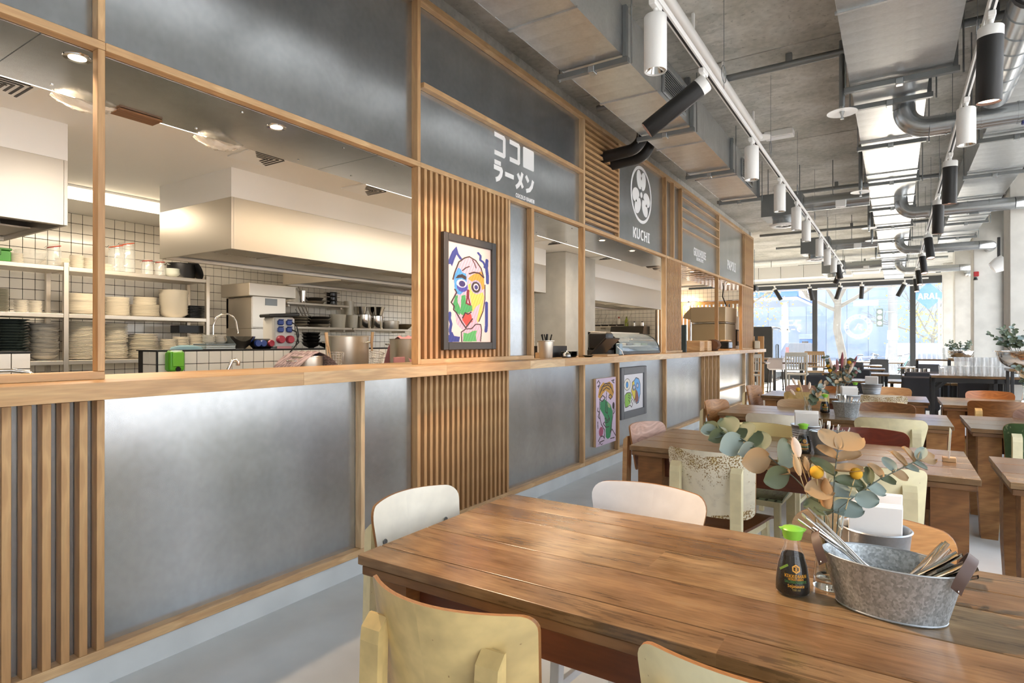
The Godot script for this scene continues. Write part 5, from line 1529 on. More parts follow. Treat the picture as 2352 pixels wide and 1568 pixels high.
		for s in 6:
			part(t, "vane", bxm(Vector3(0.1, 0.004, 0.02), 0.001), M.gloss_white, Transform3D(Basis(Vector3.UP, s * PI / 3), Vector3(cos(s * PI / 3) * 0.055, 2.965, -sin(s * PI / 3) * 0.055)))
		var b := MB.new()
		spiral(b, Vector3(0.25, 3.22, 0), Vector3(1.02, 3.22, 0), 0.1)
		part(t, "feed_tube", b.mesh(), M.pipe)
		for x in [-0.2, 0.2, 0.6]:
			part(t, "rod", tubes([[[Vector3(x, 3.3, 0.0), Vector3(x, CEIL, 0.0)], 0.006]], 6), M.bracket)
		part(t, "control_box", bxm(Vector3(0.12, 0.09, 0.05), 0.005), M.gloss_white, at(Vector3(0.7, 3.16, 0.11)))
	# ---- cross pipes under the slab, sprinklers, beam line
	for k in 5:
		var a: float = [5.45, 10.2, 13.9, 16.0, 20.0][k]
		var t := thing("sprinkler_pipe", "dark grey pipe crossing under the concrete ceiling, %s" % ["first one before the tall white spot", "second one after the side duct ends", "third along the ceiling", "fourth along the ceiling", "last before the street window"][k], "pipe", Vector3.ZERO, 0.0, "cross pipes under the ceiling")
		part(t, "pipe", tubes([[[V(-2.5, 3.68, a), V(1.2, 3.68, a)], 0.03]], 12), M.bracket)
		for x in [-1.6, -0.75, 0.6]:
			part(t, "clip", bxm(Vector3(0.05, 0.09, 0.04), 0.004), M.bracket, at(V(x, 3.725, a)))
	for k in 5:
		var a: float = [5.45, 8.45, 11.2, 12.6, 15.2][k]
		var t := thing("fire_sprinkler", "sprinkler head with round disc plate on a drop pipe, %s" % ["below the first cross pipe", "beside the first feed tube", "beyond the first round diffuser", "beside the second feed tube", "farther along the middle duct"][k], "sprinkler", V(-0.36, 0, a), 0.0, "sprinkler heads")
		part(t, "drop_pipe", tubes([[[Vector3(0, CEIL, 0), Vector3(0, 3.24, 0)], 0.022]], 10), M.bracket)
		part(t, "disc_plate", lath([[0.02, 3.2], [0.11, 3.19], [0.11, 3.194], [0.02, 3.206]], 28), M.gloss_white)
		part(t, "nozzle", lath([[0, 3.14], [0.014, 3.14], [0.008, 3.165], [0.02, 3.205], [0.02, 3.24], [0, 3.24]], 12), M.pipe)
	var wp := thing("white_pipe", "white conduit running beside the lighting track under the slab", "pipe")
	part(wp, "pipe", tubes([[[V(-1.25, 3.6, 1.0), V(-1.25, 3.6, 6.95)], 0.035]], 12), M.gloss_white)
	part(wp, "rose", lath([[0, 3.57], [0.11, 3.6], [0.11, 3.61], [0, 3.62]], 28), M.gloss_white, at(V(-1.25, 0, 7.0)))
	for a in [2.6, 4.4, 5.3, 6.6]:
		part(wp, "clip", bxm(Vector3(0.02, 0.17, 0.03), 0.004), M.gloss_white, at(V(-1.25, 3.685, a)))
	var ex := thing("exit_lamp", "small white emergency lamp box under the concrete ceiling", "light", V(-1.12, CEIL, 7.4))
	part(ex, "housing", bxm(Vector3(0.3, 0.07, 0.16), 0.006), M.gloss_white, at(Vector3(0, -0.035, 0)))
	part(ex, "lamp_cover", bxm(Vector3(0.24, 0.006, 0.1), 0.001), M.sign, at(Vector3(0, -0.073, 0)))
	# ---- black twin pipes from the slatted panel
	var tw := thing("vent_pipe", "pair of black vent pipes bending up from the horizontal slats", "pipe")
	for k in 2:
		var a := 5.86 + k * 0.2
		var b := MB.new()
		b.tube([V(WX - 0.04, 3.32 - k * 0.03, a), V(-2.34, 3.34 - k * 0.03, a)], 0.06, 20)
		elbow(b, V(-2.34, 3.34 - k * 0.03 + 0.16, a), Vector3(0, -1, 0), Vector3(1, 0, 0), 0.16, 0.06)
		b.tube([V(-2.18, 3.5 - k * 0.03, a), V(-2.18, CEIL, a)], 0.06, 20)
		part(tw, "pipe", b.mesh(), M.black)
	# ---- lighting tracks
	for tr in [[-0.95, 1.6, 14.4, "white lighting track hung over the table ends by the counter"], [0.39, 1.8, 18.5, "white lighting track hung over the aisle between table rows"]]:
		var t := thing("lighting_track", tr[3], "lighting track", V(tr[0], 2.955, 0))
		part(t, "rail", bxm(Vector3(0.035, 0.034, tr[2] - tr[1]), 0.003), M.gloss_white, at(V(0, 0.018, (tr[1] + tr[2]) * 0.5)))
		part(t, "slot", bxm(Vector3(0.012, 0.002, tr[2] - tr[1]), 0.0), M.black, at(V(0, 0.0, (tr[1] + tr[2]) * 0.5)))
		var a: float = tr[1] + 0.7
		while a < tr[2]:
			part(t, "wire", tubes([[[V(0.0, 0.03, a), V(0.0, CEIL - 2.955, a)], 0.002]], 5), M.bracket)
			var lp := []
			for q in 13:
				lp.append(V(0.0, 0.16 + 0.055 * sin(TAU * q / 12), a + 0.055 * cos(TAU * q / 12)))
			part(t, "wire_loop", tubes([[lp, 0.003]], 5), M.bracket)
			a += 1.75
	var gw := "white cylinder spots on the track by the counter"
	var wa := [2.72, 4.95, 6.3, 7.45, 8.35, 9.9, 11.1, 12.3, 13.6]
	var wl := ["white cylinder spotlight above the front table, first on the track", "second white cylinder spotlight, past the tilted black one", "third white cylinder spotlight before the first round diffuser", "fourth white cylinder spotlight beside the first round diffuser", "fifth white cylinder spotlight past the first round diffuser", "sixth white cylinder spotlight beside the second diffuser box", "seventh white cylinder spotlight past the second diffuser box", "eighth white cylinder spotlight on the counter side track", "ninth white cylinder spotlight near the track end"]
	for i in wa.size():
		spot(-0.95, wa[i], "white", wl[i], 0.0, 0.0, 0.0, gw)
	spot(-0.95, 3.55, "black", "long black cylinder spotlight tilted towards the counter wall", -PI / 2 + 0.25, -0.95, 2.0, "", 0.4)
	spot(-0.95, 13.0, "black", "black spotlight near the track end, tilted down right", PI / 2, -0.2, 0.6, "", 0.3)
	spot(-0.95, 14.2, "black", "black spotlight at the very end of the counter side track", -PI / 2, -0.4, 0.6, "", 0.3)
	var gb := "black cylinder spots on the aisle track"
	var ba := [3.7, 6.25, 7.9, 10.4, 12.6, 15.0, 17.0]
	var bl := ["large black cylinder spotlight hanging first on the aisle track", "second black cylinder spotlight on the aisle track", "third black cylinder spotlight before the second branch duct", "fourth black cylinder spotlight past the second branch duct", "fifth black cylinder spotlight on the aisle track", "sixth black cylinder spotlight on the aisle track", "last black cylinder spotlight on the aisle track"]
	for i in ba.size():
		spot(0.39, ba[i], "black", bl[i], 0.3, 0.06 if i < 3 else -0.3, 1.4, gb, 0.34)
	spot(0.39, 4.9, "white", "lone white cylinder spotlight on the aisle track", 0.0, 0.0, 0.0, "", 0.22)
	# spot out of the picture on the near end of the counter wall: throws the crisp shadows on the front table
	var rs := thing("wall_spotlight", "warm spotlight on a short arm above the counter wall front", "spotlight", V(-2.3, 3.25, 1.75))
	part(rs, "arm", tubes([[[V(-0.25, 0.05, 0), V(0, 0.05, 0)], 0.012]], 8), M.gloss_white)
	var hd := part(rs, "cylinder", lath([[0, 0.1], [0.045, 0.1], [0.049, 0.09], [0.049, -0.1], [0.044, -0.1], [0.044, -0.06], [0, -0.055]], 24), M.gloss_white)
	hd.basis = Basis(Vector3(0, 0, 1), 0.72)
	var sl := SpotLight3D.new()
	sl.name = "wall_spot_beam"
	rs.add_child(sl)
	sl.position = Vector3(0.08, -0.09, 0)
	sl.look_at_from_position(sl.global_position, V(-0.1, 0.76, 1.6), Vector3.UP)
	sl.light_color = Color("ffdcb8"); sl.light_energy = 6.5; sl.spot_angle = 24.0; sl.spot_angle_attenuation = 0.8; sl.light_size = 0.012; sl.spot_range = 12.0; sl.shadow_enabled = true
	# cross tracks with spots before the street window
	for k in 2:
		var a := [18.3, 20.4][k] as float
		var t := thing("lighting_track", ["white cross track with small black spots before street window", "second white cross track nearer the street window"][k], "lighting track", V(0, 2.955, a))
		part(t, "rail", bxm(Vector3(5.2, 0.034, 0.035), 0.003), M.gloss_white, at(V(-1.9, 0.018, 0)))
		for x in [-4.0, -1.5, 0.5]:
			part(t, "wire", tubes([[[V(x, 0.03, 0), V(x, CEIL - 2.955, 0)], 0.003]], 5), M.bracket)
	var cx := [[-2.9, -0.5], [-2.0, -0.2], [-0.75, 0.05], [0.2, 0.45], [-1.25, 0.3]]
	for k in 5:
		spot(cx[k][0], 18.3, "black", "small black spotlight on the cross track, %s" % ["leaning left, first from the projector", "nearly upright beside the dark mullion", "upright beside the tree", "leaning right by the lamp post", "tilted, second past the dark mullion"][k], PI / 2, cx[k][1], 0.0, "black spots on the cross track", 0.36)
	var pj := thing("projector", "dark ceiling projector hanging beside the end of the counter wall", "projector", V(-3.3, 2.75, 16.5))
	part(pj, "body", bxm(Vector3(0.55, 0.16, 0.4), 0.03), M.plastic_black, at(Vector3(0, 0, 0)))
	part(pj, "lens", lath([[0, 0], [0.05, 0], [0.05, 0.03], [0, 0.03]], 20), M.black_gloss, Transform3D(Basis(Vector3.RIGHT, PI / 2), Vector3(0.1, 0, 0.2)))
	for x in [-0.2, 0.2]:
		part(pj, "rod", tubes([[[Vector3(x, 0.08, 0), Vector3(x, CEIL - 2.75, 0)], 0.008]], 6), M.bracket)
	var spk := thing("ceiling_speaker", "white round speaker on black bracket by the windows", "speaker", V(1.42, 2.62, 12.5))
	part(spk, "body", lath([[0, -0.12], [0.09, -0.1], [0.12, 0.0], [0.12, 0.1], [0, 0.12]], 24), M.gloss_white, Transform3D(Basis(Vector3(0, 0, 1), -1.0), Vector3.ZERO))
	part(spk, "bracket", bxm(Vector3(0.04, 0.4, 0.04), 0.004), M.black, at(Vector3(0.0, 0.25, 0)))

# backrest: bent plywood, concave towards the sitter (-z), leaning back, rounded top corners
func back_meshes(w_top: float, w_bot: float, y0: float, y1: float, sag: float, rtop := 0.05, rbot := 0.03, lean := 0.05, th := 0.011) -> Array:
	var rows := []
	var vs := []
	for i in 6:
		vs.append(rbot * (1.0 - cos(PI * 0.5 * i / 5.0)))
	for i in range(1, 5):
		vs.append(lerpf(rbot, y1 - y0 - rtop, i / 5.0))
	for i in 7:
		vs.append(y1 - y0 - rtop + rtop * sin(PI * 0.5 * i / 6.0))
	var F := []
	var K := []
	for h in vs:
		var t: float = h / (y1 - y0)
		var w := lerpf(w_bot, w_top, t) * 0.5
		var d: float = y1 - y0 - h
		if d < rtop:
			w -= rtop - sqrt(maxf(0.0, rtop * rtop - (rtop - d) * (rtop - d)))
		elif h < rbot:
			w -= rbot - sqrt(maxf(0.0, rbot * rbot - (rbot - h) * (rbot - h)))
		var fr := []
		var bk := []
		for j in 15:
			var s := lerpf(-1.0, 1.0, j / 14.0)
			var x := s * w
			var z := -sag * pow(absf(x) / (w_top * 0.5), 2.0) + lean * (t - 0.5)
			var up := 0.006 * (1.0 - s * s) * (1.0 if t > 0.9 else 0.0)
			fr.append(Vector3(x, y0 + h + up, z))
			bk.append(Vector3(x, y0 + h + up, z + th))
		F.append(fr); K.append(bk)
	var b := MB.new()
	b.grid(F, true); b.grid(K)
	var e := MB.new()
	var ring := func(list: Array) -> void:
		for i in list.size() - 1:
			var a = list[i]
			var c = list[i + 1]
			e.flat(a[0], c[0], c[1], a[1])
	var left := []
	var right := []
	for i in vs.size():
		left.append([F[i][0], K[i][0]]); right.append([K[i][14], F[i][14]])
	ring.call(left); ring.call(right)
	var top := []
	var bot := []
	for j in 15:
		top.append([F[vs.size() - 1][j], K[vs.size() - 1][j]]); bot.append([K[0][j], F[0][j]])
	ring.call(top); ring.call(bot)
	return [b.mesh(), e.mesh()]

func leg_mesh(p: Vector3, q: Vector3, w: float, d: float, chamfer := false) -> ArrayMesh:
	var b := MB.new()
	if chamfer:
		# side profile with a slanted top, pushed across the width
		var h := q.y
		var pf := PackedVector2Array([Vector2(-d * 0.5, 0), Vector2(d * 0.5, 0), Vector2(d * 0.5, h - 0.05), Vector2(d * 0.42, h - 0.022), Vector2(-d * 0.3, h), Vector2(-d * 0.5, h)])
		var z := Vector3(1, 0, 0)
		b.prism(pf, -w * 0.5, w * 0.5, Transform3D(Basis(Vector3(0, 0, 1), (q - p) / h, z), p))
		return b.mesh()
	b.bar(p, q, w, d, 0.004, Vector3.FORWARD)
	return b.mesh()

var chair_parts := {}

func chair(label: String, back: String, frame: String, seat: String, p: Vector3, ry: float, shape := 0, group := "old plywood chairs round the tables") -> Node3D:
	if not chair_parts.has(shape):
		var c := {}
		match shape:
			0: c.back = back_meshes(0.43, 0.38, 0.55, 0.82, 0.07); c.sag = 0.07
			1: c.back = back_meshes(0.46, 0.36, 0.58, 0.82, 0.06, 0.06, 0.06); c.sag = 0.06
			2: c.back = back_meshes(0.44, 0.41, 0.5, 0.82, 0.095, 0.035, 0.04); c.sag = 0.095
		var g := []
		var k := []
		for i in 9:
			var r1 := []
			var r2 := []
			var z := lerpf(-0.2, 0.19, i / 8.0)
			var ww := 0.2 - 0.03 * pow(i / 8.0, 2.0)
			for j in 9:
				var s := lerpf(-1, 1, j / 8.0)
				var y := 0.455 - 0.012 * (1 - s * s) * sin(PI * i / 8.0) - 0.012 * pow(maxf(0.0, 1.0 - i / 2.0), 2.0)
				r1.append(Vector3(s * ww, y, z)); r2.append(Vector3(s * ww, y - 0.014, z))
			g.append(r1); k.append(r2)
		var sm := MB.new()
		sm.grid(g, true); sm.grid(k)
		for i in 8:
			sm.flat(g[i][0], g[i + 1][0], k[i + 1][0], k[i][0]); sm.flat(g[i][8], k[i][8], k[i + 1][8], g[i + 1][8])
			sm.flat(g[0][i], k[0][i], k[0][i + 1], g[0][i + 1]); sm.flat(g[8][i], g[8][i + 1], k[8][i + 1], k[8][i])
		c.seat = sm.mesh()
		for s in [-1.0, 1.0]:
			c["post%d" % s] = leg_mesh(Vector3(s * 0.155, 0.0, 0.205 + c.sag * 0.55), Vector3(s * 0.15, 0.755, 0.186 + c.sag * 0.55), 0.052, 0.032, true)
			c["leg%d" % s] = leg_mesh(Vector3(s * 0.175, 0.0, -0.18), Vector3(s * 0.165, 0.44, -0.165), 0.036, 0.036)
			var b := MB.new()
			b.bar(Vector3(s * 0.165, 0.415, -0.17), Vector3(s * 0.155, 0.415, 0.21), 0.024, 0.05, 0.003)
			b.bar(Vector3(s * 0.172, 0.2, -0.17), Vector3(s * 0.16, 0.2, 0.22), 0.02, 0.03, 0.003)
			c["rail%d" % s] = b.mesh()
		var fb := MB.new()
		fb.bar(Vector3(-0.165, 0.415, -0.17), Vector3(0.165, 0.415, -0.17), 0.05, 0.024, 0.003, Vector3.FORWARD)
		fb.bar(Vector3(-0.155, 0.41, 0.215), Vector3(0.155, 0.41, 0.215), 0.05, 0.024, 0.003, Vector3.FORWARD)
		c.cross = fb.mesh()
		c.screw = lath([[0, 0.003], [0.008, 0.003], [0.009, 0.0]], 12)
		chair_parts[shape] = c
	var c: Dictionary = chair_parts[shape]
	var t := thing("plywood_chair", label, "chair", p, ry, group)
	var zb := Transform3D(Basis(), Vector3(0, 0, 0.14 + c.sag))
	part(t, "backrest", c.back[0], M[back], zb)
	part(t, "backrest_edge", c.back[1], M.ply_edge, zb)
	part(t, "seat", c.seat, M[seat])
	for s in [-1.0, 1.0]:
		part(t, "back_post", c["post%d" % s], M[frame])
		part(t, "leg", c["leg%d" % s], M[frame])
		part(t, "side_rail", c["rail%d" % s], M[frame])
		part(t, "bolt", c.screw, M.bracket, Transform3D(Basis(Vector3.RIGHT, -PI / 2), Vector3(s * 0.15, 0.7, 0.135 + c.sag * 0.53)))
	part(t, "cross_rail", c.cross, M[frame])
	return t

func table(label: String, x0: float, x1: float, a0: float, a1: float, legw: float, planks: Array, legmat: Material, turned := false, group := "old wooden dining tables") -> Node3D:
	var t := thing("dining_table", label, "table", V((x0 + x1) * 0.5, 0, (a0 + a1) * 0.5), 0.0, group)
	var L := x1 - x0
	var W := a1 - a0
	var w := 0.0
	for i in planks.size():
		w += planks[i]
	var z := -W * 0.5
	for i in planks.size():
		var pw: float = planks[i] / w * W
		part(t, "plank", bxm(Vector3(L, 0.028, pw - (0.005 if i % 2 else 0.0012)), 0.0025, i + used["dining_table"]), M["top%d" % ((i + used["dining_table"]) % 4)], at(Vector3(0, 0.746, z + pw * 0.5)))
		z += pw
	# pull-out leaves below the top
	for s in [-1.0, 1.0]:
		part(t, "leaf", bxm(Vector3(L * 0.49, 0.026, W - 0.01), 0.003), M.edge, at(Vector3(s * (L * 0.25 - 0.004), 0.718, 0)))
	for s in [-1.0, 1.0]:
		part(t, "apron", bxm(Vector3(L - 0.3, 0.12, 0.022), 0.002), M.apron, at(Vector3(0, 0.645, s * (W * 0.5 - 0.1))))
		part(t, "apron", bxm(Vector3(0.022, 0.12, W - 0.3), 0.002), M.apron, at(Vector3(s * (L * 0.5 - 0.12), 0.645, 0)))
		for q in [-1.0, 1.0]:
			var b := MB.new()
			var pr := [[legw, 0.704], [legw, 0.5], [legw * 0.98, 0.34]]
			if turned:
				pr += [[legw * 0.86, 0.33], [legw * 0.86, 0.315], [legw, 0.305], [legw, 0.26], [legw * 0.86, 0.25], [legw * 0.86, 0.235], [legw * 0.97, 0.225], [legw * 0.9, 0.0]]
			else:
				pr += [[legw * 0.72, 0.0]]
			for i in pr.size() - 1:
				var wa: float = pr[i][0] * 0.5
				var wb: float = pr[i + 1][0] * 0.5
				var ya: float = pr[i][1]
				var yb: float = pr[i + 1][1]
				for f in 4:
					var an := PI * 0.5 * f
					var r1 := Basis(Vector3.UP, an)
					b.flat(r1 * Vector3(-wb, yb, wb), r1 * Vector3(wb, yb, wb), r1 * Vector3(wa, ya, wa), r1 * Vector3(-wa, ya, wa))
			part(t, "leg", b.mesh(), legmat, at(Vector3(s * (L * 0.5 - 0.04 - legw * 0.5), 0, q * (W * 0.5 - 0.035 - legw * 0.5))))
	return t

func build_tables() -> void:
	table("brown worn wooden table in front with galvanised tub and napkins", -1.26, 0.42, 1.16, 1.95, 0.11, [0.15, 0.135, 0.21, 0.205, 0.09], M.table_leg)
	table("second wooden table with thick grooved legs and a card holder", -1.285, 0.31, 3.235, 4.03, 0.14, [1.0, 1.2, 0.9, 1.3], M.table_leg, true)
	table("third wooden table with bunny tail bouquet and small bucket", -1.265, 0.345, 5.17, 5.95, 0.12, [1.1, 0.9, 1.2], M.table_leg2)
	table("fourth wooden table with tall pink grass bouquet", -1.27, 0.28, 7.1, 7.87, 0.12, [1.1, 0.9, 1.2], M.table_leg2)
	table("wooden table in the window row, level with the second table", 0.405, 1.2, 3.25, 3.94, 0.13, [1.0, 1.2, 1.1], M.table_leg2)
	table("wooden table in the window row, level with the third table", 0.435, 1.2, 5.15, 6.03, 0.13, [1.0, 1.2, 1.1], M.table_leg2)
	table("wooden table in the window row, level with the fourth table", 0.375, 1.2, 6.95, 7.92, 0.13, [1.0, 1.2, 1.1], M.table_leg2)
	var N := PI            # back towards the camera: sits on the near side facing +a
	# front table
	chair("cream white chair at the end of the front table, beside the slats", "paint_cream", "paint_pale", "paint_cream", V(-1.225, 0, 1.555), -PI / 2 - 0.03, 0)
	chair("yellowed cream chair with worn edge, back against the front table", "paint_yellow", "paint_yellow", "paint_yellow", V(-0.81, 0, 1.17), 0.03, 2)
	chair("pale green cream chair, second at the near edge of front table", "paint_pale", "paint_pale", "paint_pale", V(-0.19, 0, 1.215), 0.02, 0)
	chair("white chair with flared back across the front table", "paint_white", "paint_white", "ply_seat", V(-0.77, 0, 1.91), N - 0.06, 1)
	chair("light plywood chair across the front table behind the napkins", "ply_light", "ply_light", "ply_light", V(-0.08, 0, 1.89), N - 0.08, 0)
	# second table
	chair("brown wooden chair at the wall end of the second table", "ply_pink", "ply_light", "ply_brown", V(-1.19, 0, 3.70), -PI / 2 - 0.2, 0)
	chair("badly flaked cream chair with dark brown seat at second table", "paint_flaked", "paint_pale", "ply_seat", V(-0.755, 0, 3.18), -0.1, 2)
	chair("pale yellow green chair beside the flaked one at second table", "paint_pale", "paint_pale", "paint_pale", V(-0.12, 0, 3.19), 0.08, 2)
	chair("glossy butter yellow chair with green seat across the second table", "paint_butter", "paint_pale", "paint_seat_green", V(-0.73, 0, 3.92), N - 0.08, 0)
	chair("dark mahogany red chair across the second table", "ply_red", "ply_red", "ply_red", V(-0.15, 0, 4.02), N - 0.06, 0)
	# third table
	chair("brown chair with cream posts at the wall end of third table", "ply_brown", "paint_pale", "ply_brown", V(-1.205, 0, 5.53), -PI / 2 - 0.25, 0)
	chair("cream chair with thin back at the near edge of third table", "paint_cream", "paint_pale", "paint_cream", V(-0.74, 0, 4.92), -0.05, 0)
	chair("pale cream chair with chamfered posts, right at third table", "paint_pale", "paint_pale", "paint_pale", V(-0.04, 0, 5.1), 0.04, 1)
	chair("light brown wooden chair across the third table, left", "ply_light", "ply_light", "ply_light", V(-0.74, 0, 5.84), N - 0.1, 0)
	chair("striped brown plywood chair across the third table, right", "ply_dark", "ply_dark", "ply_dark", V(-0.09, 0, 5.93), N - 0.15, 0)
	# fourth table
	chair("brown chair at the wall end of the fourth table", "ply_brown", "paint_pale", "ply_brown", V(-1.28, 0, 7.65), -PI / 2 - 0.2, 0)
	chair("yellow chair at the near edge of the fourth table", "paint_yellow", "paint_yellow", "paint_yellow", V(-0.82, 0, 7.22), 0.1, 2)
	chair("stained cream chair, right at the near edge of fourth table", "paint_flaked", "paint_pale", "paint_pale", V(-0.14, 0, 7.23), 0.15, 1)
	chair("pinkish wooden chair across the fourth table, left", "ply_pink", "ply_light", "ply_pink", V(-0.98, 0, 7.87), N - 0.2, 0)
	chair("orange brown chair across the fourth table, middle", "ply_orange", "ply_orange", "ply_orange", V(-0.62, 0, 7.86), N - 0.1, 0)
	chair("cream plywood chair across the fourth table, right", "ply_light", "paint_cream", "ply_light", V(-0.07, 0, 8.08), N - 0.1, 0)
	# window row
	chair("dark green chair with olive posts in the window row", "paint_green", "paint_pale", "paint_green", V(0.79, 0, 5.27), 0.1, 0)
	chair("brown chair with yellow posts in the window row", "ply_dark", "paint_yellow", "ply_dark", V(0.75, 0, 7.06), 0.12, 2)
	chair("glossy orange brown chair beyond the brown one, window row", "ply_orange", "ply_orange", "ply_orange", V(0.85, 0, 8.0), N, 0)
	chair("pinkish brown chair in the window row facing the green one", "ply_pink", "ply_light", "ply_pink", V(0.97, 0, 5.92), N - 0.1, 0)

func soy(label: String, p: Vector3, ry: float) -> void:
	var t := thing("soy_sauce_bottle", label, "bottle", p, ry, "soy sauce bottles on the tables")
	var prof := [Vector2(0, 0.002), Vector2(0.034, 0.0), Vector2(0.0385, 0.006), Vector2(0.0375, 0.03), Vector2(0.033, 0.065), Vector2(0.0245, 0.095), Vector2(0.0175, 0.112), Vector2(0.0165, 0.13), Vector2(0.0, 0.13)]
	var g := MB.new()
	g.lathe(prof, 36)
	part(t, "glass", g.mesh(), glass(Color(0.95, 0.95, 0.9, 0.02), 0.02))
	var l := MB.new()
	l.lathe([Vector2(0, 0.004), Vector2(0.0325, 0.003), Vector2(0.0368, 0.008), Vector2(0.0358, 0.03), Vector2(0.0314, 0.065), Vector2(0.0238, 0.0915), Vector2(0, 0.0915)], 36)
	var sm := mat(Color("0d0604"), 0.5)
	sm.metallic_specular = 0.1
	part(t, "sauce", l.mesh(), sm)
	var c := MB.new()
	c.lathe([Vector2(0.0195, 0.128), Vector2(0.0235, 0.146), Vector2(0.0245, 0.15), Vector2(0.021, 0.154), Vector2(0, 0.158)], 28)
	for s in [-1.0, 1.0]:
		c.prism(PackedVector2Array([Vector2(s * 0.018, 0.145), Vector2(s * 0.0235, 0.145), Vector2(s * 0.0295, 0.1515), Vector2(s * 0.018, 0.1535)]), -0.006, 0.006)
	part(t, "cap", c.mesh(), mat(Color("86c440"), 0.35))
	# print wrapped round the glass; out = +z
	var gold := mat(Color("d99a2e"), 0.4)
	var wrap := func(b: MB, m: Mesh, cy: float, sc: Vector2) -> void:
		for k in m.get_surface_count():
			var ar := m.surface_get_arrays(k)
			var vs: PackedVector3Array = ar[Mesh.ARRAY_VERTEX]
			var ix: PackedInt32Array = ar[Mesh.ARRAY_INDEX]
			for i in range(0, ix.size(), 3):
				var q := []
				for j in 3:
					var s: Vector3 = vs[ix[i + j]]
					var y := cy + s.y * sc.y
					var r := lerpf(0.0384, 0.0336, clampf((y - 0.01) / 0.052, 0.0, 1.0)) + 0.0006 + (0.0002 if s.z > 0.0 else 0.0)
					var an := s.x * sc.x / r
					q.append(Vector3(sin(an) * r, y, cos(an) * r))
				var nn := Vector3((q[0].x + q[1].x + q[2].x), 0, (q[0].z + q[1].z + q[2].z)).normalized()
				b.tri(q[0], q[1], q[2], nn, nn, nn)
	for tx in [["KIKKOMAN", 0.05, 0.0075, 0.05, gold, true], ["NATÜRLICH GEBRAUTE", 0.043, 0.003, 0.034, gold, false], ["SALZREDUZIERTE", 0.037, 0.0055, 0.05, mat(Color("3f7a3a"), 0.4), true], ["Sojasauce", 0.028, 0.0065, 0.037, gold, true], ["150 ml", 0.02, 0.0045, 0.018, mat(Color("8d7a3f"), 0.4), false]]:
		var tm := text_mesh(tx[0], tx[2], 0.001, "Droid Sans", tx[5])
		var b := MB.new()
		wrap.call(b, tm, tx[1], Vector2(tx[3] / tm.get_aabb().size.x, 1))
		part(t, "print", b.mesh(), tx[4])
	var hx := MB.new()
	for i in 6:
		var a0 := TAU * (i + 0.5) / 6
		var a1 := TAU * (i + 1.5) / 6
		var r := 0.0335
		var P := []
		for q in [[a0, 0.0095], [a1, 0.0095], [a1, 0.0062], [a0, 0.0062]]:
			P.append(Vector3(cos(q[0]) * q[1], 0.067 + sin(q[0]) * q[1], r + 0.0012 - absf(cos(q[0]) * q[1]) * 0.12 - sin(q[0]) * q[1] * 0.32))
		hx.flat(P[0], P[1], P[2], P[3])
	for q in [[-0.003, 0.003, 0.003, 0.003], [-0.003, -0.001, 0.003, -0.001], [0.0, 0.004, 0.0, -0.004], [-0.003, -0.004, 0.003, -0.004]]:
		hx.bar(Vector3(q[0], 0.067 + q[1], 0.0345 - q[1] * 0.32), Vector3(q[2], 0.067 + q[3], 0.0345 - q[3] * 0.32), 0.0012, 0.0012, 0.0, Vector3.BACK)
	part(t, "emblem", hx.mesh(), gold)
	var sb := MB.new()
	sb.bar(Vector3(-0.031, 0.06, 0.0172), Vector3(-0.016, 0.073, 0.0265), 0.005, 0.0012, 0.0, Vector3(-0.6, 0.3, 1))
	part(t, "green_stripe", sb.mesh(), mat(Color("6f8f35"), 0.4))

func leaf_mesh(l: float, w: float, cup: float) -> ArrayMesh:
	# leaf lies along +z, upper side +y, stalk at the origin
	var b := MB.new()
	var g := []
	var n := 8
	for i in n + 1:
		var t := float(i) / n
		var hw := w * 0.5 * pow(sin(PI * clampf(t * 0.94 + 0.03, 0, 1)), 0.6)
		var row := []
		for j in 5:
			var s := lerpf(-1, 1, j / 4.0)
			row.append(Vector3(s * hw, cup * (s * s) * w * 0.35 - t * t * l * 0.15, t * l))
		g.append(row)
	b.grid(g, true)
	return b.mesh()

var leaves := {}

func leaf(k: int) -> ArrayMesh:
	if not leaves.has(k):
		leaves[k] = leaf_mesh([0.054, 0.042, 0.052, 0.034][k % 4], [0.052, 0.036, 0.03, 0.024][k % 4], [0.3, 0.6, 0.9, 0.4][k % 4])
	return leaves[k]

func eucalyptus(label: String, pts: Array, ls: Array, group: String, s := 1.0) -> void:
	# ls: [t along stem, kind, turn round stem, pitch, size, tint]
	var t := thing("eucalyptus_stem", label, "branch", pts[0], 0.0, group)
	var loc := []
	for p in pts:
		loc.append(p - pts[0])
	var cv := Curve3D.new()
	for p in loc:
		cv.add_point(p)
	part(t, "twig", tubes([[loc, 0.0016 * s]], 6), M.twig)
	var len_ := cv.get_baked_length()
	for q in ls:
		var o := cv.sample_baked(q[0] * len_)
		var d := (cv.sample_baked(minf(q[0] * len_ + 0.01, len_)) - cv.sample_baked(maxf(q[0] * len_ - 0.01, 0.0))).normalized()
		var side := d.cross(Vector3.UP).normalized() if absf(d.y) < 0.95 else Vector3.RIGHT
		var out := side.rotated(d, q[2])
		var z := (out * cos(q[3]) + d * sin(q[3])).normalized()
		var x := d.cross(z).normalized()
		# turn the blade towards the light
		var up := z.cross(x)
		var sun_ := Vector3(0.3, 0.55, 0.75).normalized()
		if up.dot(sun_) < 0.0:
			up = -up
		up = up.lerp(sun_, [0.75, 0.5, 0.62][(q[1] + int(q[0] * 50.0)) % 3]).normalized()
		z = (z - up * z.dot(up)).normalized()
		x = up.cross(z)
		part(t, "leaf", leaf(q[1]), M["leaf%d" % q[5]], Transform3D(Basis(x, up, z).scaled_local(Vector3.ONE * q[4]), o))

